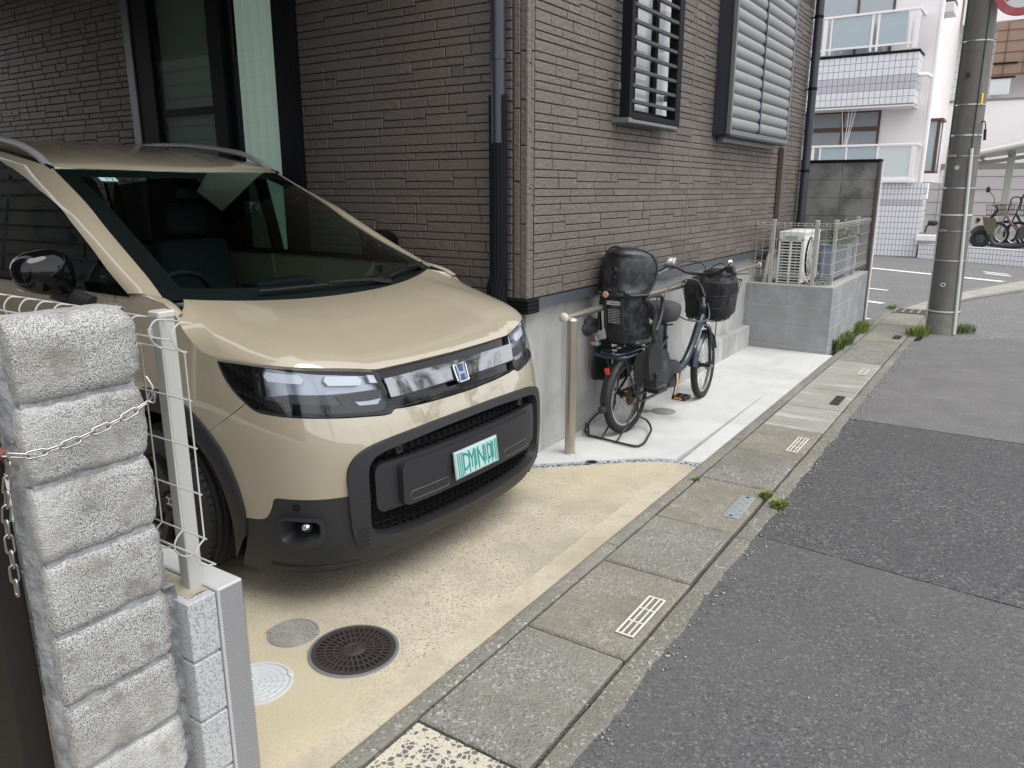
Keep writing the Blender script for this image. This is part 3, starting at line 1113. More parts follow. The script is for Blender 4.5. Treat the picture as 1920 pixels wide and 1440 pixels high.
mat('wheel_dark', (0.045, 0.044, 0.043), 0.4, metal=0.5)
mat('sticker_teal', (0.45, 0.72, 0.68), 0.6)
mat('groove_grey', (0.075, 0.076, 0.080), 0.5)
mat('ink_black', (0.01, 0.01, 0.01), 0.6)
glass('car_glass', (0.56, 0.69, 0.66), ior=1.5)
glass('car_glass_dark', (0.07, 0.085, 0.08), ior=1.5)
glass('lamp_glass', (0.88, 0.90, 0.93), ior=1.5)

PCU = [(0, 0), (.006, .2), (.02, .38), (.05, .53), (.095, .64), (.16, .72), (.25, .775), (.38, .815), (.55, .84), (.8, .855), (1.2, .86), (2.0, .86), (3.2, .858), (4.0, .845)]
SEG = [0.0]
for (a, b_), (c, d) in zip(PCU, PCU[1:]): SEG.append(SEG[-1] + math.hypot(c - a, d - b_))
ZR = [.10, .17, .22, .3, .45, .6, .7, .8, .9, 1.0, 1.1, 1.16, 1.22]
DU = [.14, .06, .03, .008, 0, .008, .03, .065, .11, .17, .25, .30, .36]
DV = [.075, .035, .02, .008, 0, 0, 0, .005, .013, .022, .030, .040, .060]
def herm(x, xs, ys):
    x = min(max(x, xs[0]), xs[-1])
    i = 0
    while i < len(xs) - 2 and x > xs[i + 1]: i += 1
    h = xs[i + 1] - xs[i]
    t = (x - xs[i]) / h
    def m(k):
        k0, k1 = max(k - 1, 0), min(k + 1, len(xs) - 1)
        return (ys[k1] - ys[k0]) / (xs[k1] - xs[k0])
    a, b_ = m(i) * h, m(i + 1) * h
    return (2 * t**3 - 3 * t * t + 1) * ys[i] + (t**3 - 2 * t * t + t) * a + (-2 * t**3 + 3 * t * t) * ys[i + 1] + (t**3 - t * t) * b_
PU, PV = [p[0] for p in PCU], [p[1] for p in PCU]
def S0(s, z):
    a = abs(s)
    wf = min(max(1 - (a / 1.15) ** 2, 0), 1)
    u = herm(a, SEG, PU) + herm(z, ZR, DU) * wf
    v = herm(a, SEG, PV) * (1 - herm(z, ZR, DV))
    # belt shoulder: a soft crease along the flank
    return Vector((-u, v if s >= 0 else -v, z))
def SN(s, z):
    e = 0.004
    ds = S0(s + e, z) - S0(s - e, z)
    dz = S0(s, z + e) - S0(s, z - e)
    return ds.cross(dz).normalized()
def S(s, z, off=0.0):
    p = S0(s, z)
    return p + SN(s, z) * off if off else p

def inset_poly(P, d):
    n = len(P)
    area = sum(P[i][0] * P[(i + 1) % n][1] - P[(i + 1) % n][0] * P[i][1] for i in range(n))
    sg = 1 if area > 0 else -1
    out = []
    for i in range(n):
        a, b_, c = Vector(P[i - 1]), Vector(P[i]), Vector(P[(i + 1) % n])
        t1, t2 = (b_ - a), (c - b_)
        if t1.length < 1e-7 or t2.length < 1e-7:
            out.append(tuple(b_))
            continue
        t1.normalize()
        t2.normalize()
        n1, n2 = Vector((-t1.y, t1.x)) * sg, Vector((-t2.y, t2.x)) * sg
        m = n1 + n2
        k = m.length_squared
        m = m * (2.0 / k) if k > 0.3 else n1
        out.append(tuple(b_ + m * d))
    return out

def dense(P, h):
    out = []
    n = len(P)
    for i in range(n):
        a, b_ = P[i], P[(i + 1) % n]
        L = math.hypot(b_[0] - a[0], b_[1] - a[1])
        k = max(1, int(math.ceil(L / h)))
        for j in range(k):
            out.append((a[0] + (b_[0] - a[0]) * j / k, a[1] + (b_[1] - a[1]) * j / k))
    o2 = []
    for p in out:
        if not o2 or math.hypot(p[0] - o2[-1][0], p[1] - o2[-1][1]) > 1e-4: o2.append(p)
    return o2

def inside(p, P):
    x, y = p
    c = False
    n = len(P)
    j = n - 1
    for i in range(n):
        if (P[i][1] > y) != (P[j][1] > y) and x < (P[j][0] - P[i][0]) * (y - P[i][1]) / (P[j][1] - P[i][1]) + P[i][0]: c = not c
        j = i
    return c

def region(mb, P, surf=S, off=0.0, h=0.03, rim=0.012, gap=0.0015, hole=None, nrm=True, rim_in=0.0):
    """fill a closed outline given in surface coordinates and lay it on the surface"""
    P = dense(inset_poly(P, gap), h)
    if sum(P[i][0] * P[(i + 1) % len(P)][1] - P[(i + 1) % len(P)][0] * P[i][1] for i in range(len(P))) < 0: P = P[::-1]
    H = None
    if hole:
        H = dense(inset_poly(hole, -gap), h)
        if sum(H[i][0] * H[(i + 1) % len(H)][1] - H[(i + 1) % len(H)][0] * H[i][1] for i in range(len(H))) > 0: H = H[::-1]
    pts = [Vector(p) for p in P]
    n = len(P)
    edges = [(i, (i + 1) % n) for i in range(n)]
    if H:
        m = len(H)
        pts += [Vector(p) for p in H]
        edges += [(n + i, n + (i + 1) % m) for i in range(m)]
    nb = len(pts)
    x0, x1 = min(p[0] for p in P), max(p[0] for p in P)
    y0, y1 = min(p[1] for p in P), max(p[1] for p in P)
    bl = [(p[0], p[1]) for p in pts]
    y = y0 + h * .5
    row = 0
    while y < y1:
        x = x0 + h * (.5 if row % 2 else 0)
        while x < x1:
            if inside((x, y), P) and not (H and inside((x, y), H)):
                if min((x - q[0]) ** 2 + (y - q[1]) ** 2 for q in bl) > (0.55 * h) ** 2:
                    pts.append(Vector((x, y)))
            x += h
        y += h * 0.87
        row += 1
    V, E, F, *_ = geometry.delaunay_2d_cdt(pts, edges, [], 0, 1e-6)
    faces = []
    for f in F:
        c = (sum(V[i][0] for i in f) / len(f), sum(V[i][1] for i in f) / len(f))
        if inside(c, P) and not (H and inside(c, H)): faces.append(tuple(f))
    vs = [surf(v[0], v[1], off) for v in V]
    mb.add(vs, faces)
    if rim:
        for loop in ([P, H] if H else [P]):
            ci = (sum(p[0] for p in loop) / len(loop), sum(p[1] for p in loop) / len(loop))
            L2 = loop
            if rim_in: L2 = inset_poly(loop, rim_in)
            a = [surf(p[0], p[1], off) for p in loop]
            b_ = [surf(p[0], p[1], off - rim) for p in L2]
            k = len(loop)
            mb.add(a + b_, [(i, k + i, k + (i + 1) % k, (i + 1) % k) for i in range(k)])
    return mb

mir = lambda P: [(-a, b_) for a, b_ in P][::-1]
def both(right):
    """right-half polyline from the outer end to the centre, doubled to the left half"""
    return right + [(-a, b_) for a, b_ in right[::-1] if abs(a) > 1e-6]

CAR = thing('car', 'beige compact car with black bumper cladding parked nose to the road beside the house', 'car', (-1.83, 2.46, 0), -R(1.2), local=True)
SM = 50

# outlines shared by neighbouring panels (right side, s < 0)
ARC = (-1.525, 0.315)
def arc(rad, a0, a1, n=18, rz=None):
    return [(ARC[0] + rad * math.cos(R(a0 + (a1 - a0) * i / n)), ARC[1] + (rz or rad) * math.sin(R(a0 + (a1 - a0) * i / n))) for i in range(n + 1)]
SEAM_LO, LAMP_OUT = (-1.204, .690), (-.999, .818)
HOODC = (-1.153, .972)
lamp_bot = spl([LAMP_OUT, (-.950, .793), (-.86, .783), (-.72, .774), (-.56, .757), (-.455, .744)], 5) + spl([(-.42, .744), (-.395, .762)], 2)
lamp_in = [(-.395, .762), (-.415, .847), (-.436, .905)]
hood_edge = spl([(-.436, .908), (-.56, .930), (-.694, .947), (-.80, .957), (-.90, .964), (-1.02, .970), HOODC], 5)
hood_mid = spl([(-.436, .908), (-.30, .905), (-.15, .903), (0, .902)], 5)
lamp_out = spl([HOODC, (-1.125, .928), (-1.092, .888), (-1.045, .848), LAMP_OUT], 4)
panel_bot = spl([(-.395, .755), (-.25, .746), (-.1, .742), (0, .741)], 4)
arch_front = spl([SEAM_LO, (-1.135, .615), (-1.082, .51), (-1.058, .42), (-1.055, .372)], 5)
tan_bot = spl([(-1.055, .372), (-.99, .378), (-.955, .392), (-.93, .43), (-.918, .465), (-.900, .474)], 4) + [(-.64, .474)]
frame_up = [(-.643, .474)] + spl([(-.643, .53), (-.637, .575), (-.612, .612), (-.57, .637), (-.50, .653), (-.38, .664), (-.2, .671), (0, .673)], 5)
frame_dn = spl([(-.643, .474), (-.640, .38), (-.630, .31), (-.60, .265), (-.545, .245), (-.4, .232), (-.2, .226), (0, .225)], 5)
open_up = spl([(-.565, .45), (-.565, .54), (-.553, .585), (-.515, .612), (-.44, .624), (-.3, .634), (-.15, .640), (0, .642)], 5)
open_dn = spl([(-.565, .45), (-.566, .36), (-.552, .315), (-.505, .290), (-.4, .276), (-.2, .266), (0, .264)], 5)

# dark core under every seam, so that gaps look into the body
core = MB()
rows = []
for i in range(15):
    z = .18 + (.96 - .18) * i / 14
    rows.append([S(-1.15 + 2.3 * j / 60, z, -.045 - (0.06 if .3 < z < .62 and abs(-1.15 + 2.3 * j / 60) < .6 else 0)) for j in range(61)])
core.grid(rows)
core.build('body_core', 'car_plastic_dark', CAR, smooth=SM)

# bumper, painted part
P = both([SEAM_LO] + [LAMP_OUT] + lamp_bot[1:-1] + [(-.395, .757)] + panel_bot[1:]) 
top = [SEAM_LO] + lamp_bot[:-1] + [(-.395, .757)] + panel_bot[1:]
low = arch_front + tan_bot[1:] + frame_up[1:]
P = both(top)
Q = both(low)
poly = P + Q[::-1]
mb = region(MB(), poly, h=.028)
mb.build('bumper', 'car_paint', CAR, smooth=SM)
# black lower bumper
bot = spl([(-1.055, .372), (-1.062, .30), (-1.085, .23), (-1.12, .165), (-1.135, .14)], 4) + spl([(-1.05, .150), (-.85, .168), (-.6, .172), (-.3, .165), (0, .162)], 5)
low2 = tan_bot + frame_dn[1:]
fogP = spl([(-.905, .375), (-.895, .398), (-.85, .405), (-.76, .402), (-.735, .392), (-.728, .36), (-.735, .318), (-.76, .30), (-.85, .278), (-.895, .285), (-.908, .31)], 4, True)
mb = MB()
for sg in (-1, 1):
    hp = low2 + bot[::-1]
    hol = [(-.818 + (p[0] + .818) * .93, .345 + (p[1] - .345) * .93) for p in fogP]
    region(mb, hp if sg < 0 else mir(hp), h=.03, rim=.03, gap=0, hole=hol if sg < 0 else mir(hol))
mb.build('bumper_lower', 'car_plastic', CAR, smooth=SM, weld=1e-4)
b = MB()
rows = [[S(s_ / 20.0 * 1.13, zz, oo) for s_ in range(-20, 21)] for zz, oo in ((.162, -.004), (.135, -.03), (.125, -.09), (.125, -.3))]
b.grid(rows)
b.build('bumper_underside', 'car_plastic_dark', CAR, smooth=SM)
# slim slit along the lower lip
for sg in (-1, 1):
    b = MB()
    b.tube([S(sg * (.60 + .36 * k / 12), .192 + 0.004 * k / 12, .001) for k in range(13)], 0.0045, 6)
    b.build('lip_slit', 'ink_black', CAR)
# fog lamps: raised surround, dark pocket, lens
def on_centroid(P): return (sum(p[0] for p in P) / len(P), sum(p[1] for p in P) / len(P))
for sg in (-1, 1):
    FP = fogP if sg < 0 else mir(fogP)
    c = on_centroid(FP)
    outer = [(c[0] + (p[0] - c[0]) * 1.0, c[1] + (p[1] - c[1]) * 1.0) for p in FP]
    hol = [(c[0] + (p[0] - c[0]) * .80 + (-.012 * sg) * -1 * 0, c[1] + (p[1] - c[1]) * .70 + .012) for p in FP]
    b = MB()
    region(b, outer, off=.022, h=.02, rim=.024, hole=hol, gap=0)
    # funnel
    k = len(hol)
    hh = dense(hol, .02)
    k = len(hh)
    r1 = [S(p[0], p[1], .022) for p in hh]
    r2 = [S(c[0] + (p[0] - c[0]) * .62 + sg * -.012, c[1] + (p[1] - c[1]) * .62, -.05) for p in hh]
    b.add(r1 + r2, [(i, (i + 1) % k, k + (i + 1) % k, k + i) for i in range(k)] + [tuple(range(k, 2 * k))])
    fo = b.build('fog_lamp', 'car_plastic', CAR, smooth=40)
    ctr = S(c[0] - sg * .012, c[1] + .005, -.03)
    nrm = SN(c[0], c[1])
    nrm = (nrm + Vector((0.6, 0, 0))).normalized()
    M = Matrix.Translation(ctr) @ rotm((0, 0, 1), nrm)
    b = MB()
    b.lathe([(0.0001, .016), (.014, .013), (.022, .006), (.025, -.004), (.025, -.02)], 20, M)
    b.build('lens', 'car_chrome', fo, smooth=40)
    b = MB()
    b.lathe([(.026, -.02), (.026, .004), (.030, .006), (.031, -.02)], 20, M)
    b.build('lens_ring', 'car_plastic_dark', fo, smooth=40)
    # parking sensor ring on the bumper
    p = (-.83 * -sg if sg > 0 else -.83, .445)
    M = Matrix.Translation(S(p[0], p[1], .001)) @ rotm((0, 0, 1), SN(*p))
    b = MB()
    b.lathe([(.0001, .002), (.0095, .002), (.0098, .0), (.0125, .0), (.0125, .003), (.0140, .003), (.0140, -.002)], 20, M)
    b.build('parking_sensor', 'car_plastic_dark', CAR, smooth=40)

# black ring round the grille
outer = both(frame_up) + both(frame_dn)[::-1][1:-1]
inner = both(open_up) + both(open_dn)[::-1][1:-1]
mb = MB()
region(mb, outer, off=.016, h=.025, rim=.022, hole=inner, gap=0)
hh = dense(inner, .025)
k = len(hh)
mb.add([S(p[0], p[1], .016) for p in hh] + [S(p[0] * .985, (p[1] - .45) * .97 + .45, -.07) for p in hh],
       [(i, k + i, k + (i + 1) % k, (i + 1) % k) for i in range(k)])
fr = mb.build('grille_surround', 'car_plastic', CAR, smooth=40)
for sg in (-1, 1):
    for kk in range(5):
        b = MB()
        z = .275 + kk * .017
        b.tube([S(sg * (.622 - .0 * kk) + sg * -.005, z, .0165), S(sg * .575, z, .0165)], .003, 5)
        b.build('surround_groove', 'car_plastic_dark', fr)
# grille mesh
mb = MB()
rows = [[S(-.58 + 1.16 * j / 40, .25 + .41 * i / 6, -.075) for j in range(41)] for i in range(7)]
mb.grid(rows)
mb.build('grille_back', 'ink_black', CAR, smooth=SM)
mb = MB()
z = .272
while z < .65:
    mb.tube([S(-.56 + 1.12 * j / 24, z, -.030) for j in range(25)], .0028, 4, rz=3.0)
    z += .0265
for j in range(-14, 15):
    s_ = j * .0385
    if abs(s_) > .56: continue
    mb.tube([S(s_, .262 + .388 * k / 8, -.028) for k in range(9)], .0078, 4, rz=.30)
mb.build('grille_mesh', 'car_plastic_dark', CAR)
for sg in (-1, 1):
    b = MB()
    b.rbox(-.018, .018, -.016, .016, 0, .035, .004, Matrix.Translation(S(sg * .41, .605, -.04)) @ rotm((0, 0, 1), SN(sg * .41, .605)))
    so = b.build('grille_sensor', 'car_plastic', CAR)
    b = MB()
    b.lathe([(.0001, .037), (.008, .037), (.0085, .034)], 16, Matrix.Translation(S(sg * .41, .605, -.04)) @ rotm((0, 0, 1), SN(sg * .41, .605)))
    b.build('sensor_disc', 'car_plastic_dark', so)
# bar across the grille carrying the plate
def rrect(x0, x1, y0, y1, r, n=4):
    out = []
    for cx, cy, a in ((x1 - r, y0 + r, -90), (x1 - r, y1 - r, 0), (x0 + r, y1 - r, 90), (x0 + r, y0 + r, 180)):
        for i in range(n + 1):
            t = R(a + 90 * i / n)
            out.append((cx + r * math.cos(t), cy + r * math.sin(t)))
    return out
mb = MB()
region(mb, rrect(-.535, .535, .382, .572, .035), off=.004, h=.03, rim=.07, gap=0)
bar = mb.build('bumper_bar', 'car_plastic', CAR, smooth=45)
mb = MB()
region(mb, rrect(-.432, .432, .388, .560, .03), off=.030, h=.03, rim=.028, gap=0, rim_in=-.004)
mb.build('bar_face', 'car_plastic', bar, smooth=45)
for sg in (-1, 1):
    P = rrect(.19, .40, .405, .440, .016)
    if sg < 0: P = mir(P)
    b = MB()
    PP = dense(P, .02)
    b.tube([S(p[0], p[1], .030) for p in PP], .0016, 4, closed=True)
    b.build('bar_groove', 'groove_grey', bar)
    b = MB()
    b.tube([S(sg * .436, .40 + .15 * k / 6, .006) for k in range(7)], .002, 4)
    b.build('bar_seam', 'car_plastic_dark', bar)
# number plate: the photograph shows only smeared green strokes on it
pc = S(-.030, .478, .045)
PM = frame_m(pc, (0, 1, 0), (-.12, 0, .993), (.993, 0, .12))
b = MB()
b.rbox(-.143, .143, -.054, .054, -.004, .003, .003, PM)
plate = b.build('number_plate', 'plate_white', CAR)
b = MB()
b.rbox(-.147, .147, -.058, .058, -.007, -.001, .002, PM)
b.build('plate_frame', 'grate_steel', plate)
b = MB()
rk = random.Random(8)
def bars(x0, x1, y0, y1): b.box(x0, x1, y0, y1, .0032, .0042, PM)
Y0, Y1 = -.060, .062
x = -.132
for w, lo, hi in ((.005, -.05, .05), (.004, -.05, .05), (.005, -.05, .05)):
    bars(x, x + w, lo, hi)
    x += w + .007
def glyph(txt, x, sz):
    t = text_mesh(txt, sz, .0004)
    b.merge(t, PM @ Matrix.Translation((x, .0, .0037)) @ Matrix.Scale(0.66, 4, (1, 0, 0)))
for ch, xx in (('D', -.076), ('Y', -.040), ('I', -.014), ('N', .020), ('I', .054), ('0', .080), ('I', .106)):
    glyph(ch, xx, .105)
for xx in (-.098, -.060, -.026, .002, .040, .066, .094, .118, .130):
    bars(xx, xx + .0055, -.046, .046)
b.build('plate_lettering', 'plate_green', plate)

# headlamps
for sg in (-1, 1):
    PL = lamp_bot + lamp_in[1:] + hood_edge[1:-1] + [HOODC] + lamp_out[1:-1]
    if sg > 0: PL = mir(PL)
    dn = list(PL)
    mb = MB()
    region(mb, dn, off=-.05, h=.04, rim=0, gap=.002)
    PD = dense(inset_poly(dn, .002), .03)
    k = len(PD)
    mb.add([S(p[0], p[1], -.001) for p in PD] + [S(p[0], p[1], -.05) for p in PD], [(i, k + i, k + (i + 1) % k, (i + 1) % k) for i in range(k)])
    hl = mb.build('headlamp', 'lamp_housing', CAR, smooth=SM)
    mb = MB()
    region(mb, dn, off=.001, h=.028, rim=0, gap=.003)
    mb.build('lamp_lens', 'lamp_glass', hl, smooth=180)
    # dark outer wing of the lamp and rim mask
    X = lambda P: P if sg < 0 else mir(P)
    mb = MB()
    wing = [(-1.140, .962), (-.955, .958), (-.935, .93), (-.930, .84), (-.945, .805), (-.990, .820), (-1.04, .852), (-1.085, .890), (-1.115, .930)]
    region(mb, X(wing), off=-.006, h=.03, rim=.03, gap=0)
    mb.build('lamp_wing', 'car_gloss_black', hl, smooth=SM)
    mb = MB()
    low = [(-.925, .812), (-.86, .800), (-.72, .790), (-.56, .773), (-.47, .762), (-.43, .765), (-.415, .79), (-.455, .80), (-.62, .812), (-.80, .825), (-.92, .835)]
    region(mb, X(low), off=-.020, h=.03, rim=.02, gap=0)
    mb.build('lamp_lower_trim', 'car_gloss_black', hl, smooth=SM)
    # light bowl
    mb = MB()
    bowl = [(-.92, .84), (-.80, .83), (-.62, .818), (-.45, .806), (-.428, .845), (-.445, .893), (-.60, .918), (-.75, .935), (-.90, .945), (-.925, .93)]
    region(mb, X(bowl), off=-.036, h=.03, rim=.012, gap=0)
    mb.build('lamp_reflector', 'lamp_silver', hl, smooth=SM)
    for (x0, x1, zc0, zc1) in ((-.905, -.735, .921, .910), (-.660, -.505, .900, .881)):
        pill = []
        for i in range(21):
            t = i / 20
            ang = math.pi
            s_ = x0 + (x1 - x0) * t
            pill.append(s_)
        up, dnn = [], []
        for i in range(13):
            t = i / 12
            e = .0165 * min(1, math.sqrt(max(0, 1 - max(0, (abs(t - .5) - .40) / .10) ** 2)) + .02)
            zc = zc0 + (zc1 - zc0) * t
            s_ = x0 + (x1 - x0) * t
            up.append((s_, zc + e))
            dnn.append((s_, zc - e))
        mb = MB()
        region(mb, X(dnn + up[::-1]), off=-.012, h=.02, rim=.02, gap=0)
        mb.build('lamp_strip', 'lamp_white', hl, smooth=SM)
    mb = MB()
    region(mb, X([(-.925, .842), (-.925, .815), (-.80, .800), (-.62, .790), (-.47, .778), (-.425, .79), (-.420, .835), (-.45, .842), (-.62, .850), (-.80, .858)]), off=-.026, h=.03, rim=.01, gap=0)
    mb.build('lamp_shade', 'lamp_housing', hl, smooth=SM)
    mb = MB()
    region(mb, X([(-.625, .842), (-.600, .800), (-.50, .790), (-.455, .800), (-.435, .838), (-.50, .842)]), off=-.018, h=.03, rim=.01, gap=0)
    mb.build('lamp_projector', 'ink_black', hl, smooth=SM)
    mb = MB()
    region(mb, X([(-.555, .812), (-.54, .796), (-.46, .788), (-.440, .806), (-.50, .806)]), off=-.014, h=.02, rim=.01, gap=0)
    mb.build('lamp_projector_lip', 'lamp_silver', hl, smooth=SM)
    mb = MB()
    region(mb, X([(-.465, .868), (-.432, .862), (-.440, .892), (-.470, .897)]), off=-.018, h=.02, rim=.01, gap=0)
    mb.build('lamp_corner_reflector', 'lamp_white', hl, smooth=SM)

# gloss panel between the lamps
pin = [(-.392, .757), (-.412, .847), (-.432, .903)]
mb = MB()
P = both(panel_bot) + both([(a, b_ - .004) for a, b_ in hood_mid])[::-1]
region(mb, P, off=-.020, h=.03, rim=.02, gap=.002)
gp = mb.build('grille_panel', 'car_gloss_black', CAR, smooth=SM)
def Sp(s_, z, off=0.0):
    # upper band leans back to catch the sky, lower one tucks under
    zz = max(0.0, z - .803)
    return S(s_, z, off) + Vector((zz * 0.14, 0, 0))
mb = MB()
up = [(-.405, .800), (-.25, .797), (-.1, .796), (0, .796)]
tp = [(-.420, .872), (-.25, .871), (-.1, .870), (0, .870)]
region(mb, both(up) + both(tp)[::-1], surf=Sp, off=.004, h=.03, rim=.02, gap=0)
mb.build('panel_band', 'panel_chrome', gp, smooth=SM)
mb = MB()
mb.tube([Sp(-.405 + .81 * k / 24, .7965, .006) for k in range(25)], .0022, 6)
mb.tube([S(-.400 + .80 * k / 24, .758, -.006) for k in range(25)], .002, 6)
mb.build('panel_edge', 'car_plastic', gp, smooth=60)
# badge: chrome frame, blue field, letter H
bc = Sp(0, .817, .006)
BM = frame_m(bc, (0, 1, 0), Vector((-.34, 0, .940)), Vector((.940, 0, .34)))
def badge_outline(w, h, tp_, r=.012):
    pts = [(-w * tp_, -h), (w * tp_, -h), (w, h), (-w, h)]
    out = []
    n = 4
    for i in range(4):
        a, b_, c = Vector(pts[i - 1]), Vector(pts[i]), Vector(pts[(i + 1) % 4])
        p1 = b_ + (a - b_).normalized() * r
        p2 = b_ + (c - b_).normalized() * r
        for t in range(6):
            t = t / 5
            out.append(tuple(p1 * (1 - t) ** 2 + b_ * 2 * t * (1 - t) + p2 * t * t))
    return out
b = MB()
o_ = badge_outline(.046, .042, .86)
b.prism(o_, -.006, .003, BM)
bd = b.build('badge', 'car_gloss_black', CAR, smooth=30)
b = MB()
b.prism(badge_outline(.040, .0365, .86, .010), .003, .0045, BM)
b.build('badge_field', 'badge_blue', bd)
b = MB()
loop = badge_outline(.0405, .037, .86, .010)
b.tube([BM @ Vector((x, y, .006)) for x, y in loop], .0034, 6, closed=True)
# H: two stems leaning outward with flared feet, one cross bar
for sg in (-1, 1):
    stem = [(sg * .0275, .034), (sg * .0185, .034), (sg * .0135, .003), (sg * .0135, -.004), (sg * .0170, -.033), (sg * .0265, -.033), (sg * .0225, -.004)]
    if sg > 0: stem = stem[::-1]
    b.prism(stem, .0045, .009, BM)
b.prism([(-.014, -.0055), (.014, -.0055), (.0145, .0045), (-.0145, .0045)], .0045, .0088, BM)
b.build('badge_letter', 'car_chrome', bd, smooth=30)

# hood
def lerp(a, b_, t): return a + (b_ - a) * t
edge_pts = []
full = both(hood_edge[::-1] + hood_mid[1:])
full = spl([full[i] for i in range(0, len(full), 3)] + ([full[-1]] if (len(full) - 1) % 3 else []), 4)
hood_side = [S(*p) for p in spl([HOODC, (-1.237, .992), (-1.314, 1.045), (-1.352, 1.088)], 4)] + [Vector((-.775, -.775, 1.130))]
hood_side = [Vector(p) for p in spl([tuple(p) for p in hood_side], 3)]
COWL = lambda v: Vector((-(.70 + .165 * (abs(v) / .735) ** 2.2), v, 1.103 + .044 * (abs(v) / .735) ** 2.2))
NR = 26
cols = []
M_ = len(full)
def hermite(p0, t0, p1, t1, n):
    out = []
    for i in range(n + 1):
        t = i / n
        out.append(p0 * (2 * t**3 - 3 * t * t + 1) + t0 * (t**3 - 2 * t * t + t) + p1 * (-2 * t**3 + 3 * t * t) + t1 * (t**3 - t * t))
    return out
def side_curve(sg):
    # resampled boundary from the lamp corner to the windscreen corner
    pts = [Vector((p.x, p.y * (1 if sg < 0 else -1), p.z)) for p in hood_side]
    d = [0]
    for a, b_ in zip(pts, pts[1:]): d.append(d[-1] + (b_ - a).length)
    out = []
    for i in range(NR + 1):
        t = d[-1] * (i / NR)
        k = 0
        while k < len(d) - 2 and d[k + 1] < t: k += 1
        f = (t - d[k]) / max(1e-9, d[k + 1] - d[k])
        out.append(pts[k].lerp(pts[k + 1], min(1, f)))
    return out
for j, (s_, z) in enumerate(full):
    w = abs(s_) / 1.153
    if j == 0 or j == M_ - 1:
        cols.append(side_curve(-1 if s_ < 0 else 1))
        continue
    E = S(s_, z, .001)
    sv = (1 if s_ > 0 else -1)
    W = COWL(sv * .735 * min(1, (w ** 1.05)))
    L = (W - E).length
    n = SN(s_, z)
    inward = Vector((-n.x, -n.y, 0)).normalized()
    lean = lerp(.74, .45, w ** 2)
    t0 = (inward * lean + Vector((0, 0, 1)) * lerp(.67, .89, w ** 2)).normalized() * L * lerp(.60, .56, w)
    t1 = Vector((-.975, 0, .16)).normalized().lerp(Vector((-.80, -sv * -.50 * -1, .22)).normalized(), w ** 4) * L * 1.0
    cols.append(hermite(E, t0, W, t1, NR))
rows = [[cols[j][i].copy() for j in range(M_)] for i in range(NR + 1)]
for i in range(1, NR + 1):
    for j in range(1, M_ - 1):
        w = abs(full[j][0]) / 1.153
        t = i / NR
        e = (lerp(.50, .80, t) - w) / .05
        st_ = 1 / (1 + math.exp(-max(-8, min(8, e * 2))))
        rows[i][j].z += .009 * st_ * min(1, max(0, (t - .22) / .35)) ** 2 * min(1, (1 - t) * 4)
def hood_lip(rows):
    lo = []
    for p, q in zip(rows[0], rows[1]):
        lo.append(p + Vector((-.012, 0, -.012)))
    return lo
mb = MB()
mb.grid([hood_lip(rows)] + rows)
for col in (0, -1):
    mb.grid([[r[col] for r in rows], [r[col] + Vector((0, -.0 if col else .0, -.02)) for r in rows]])
mb.build('hood', 'car_paint', CAR, smooth=60)

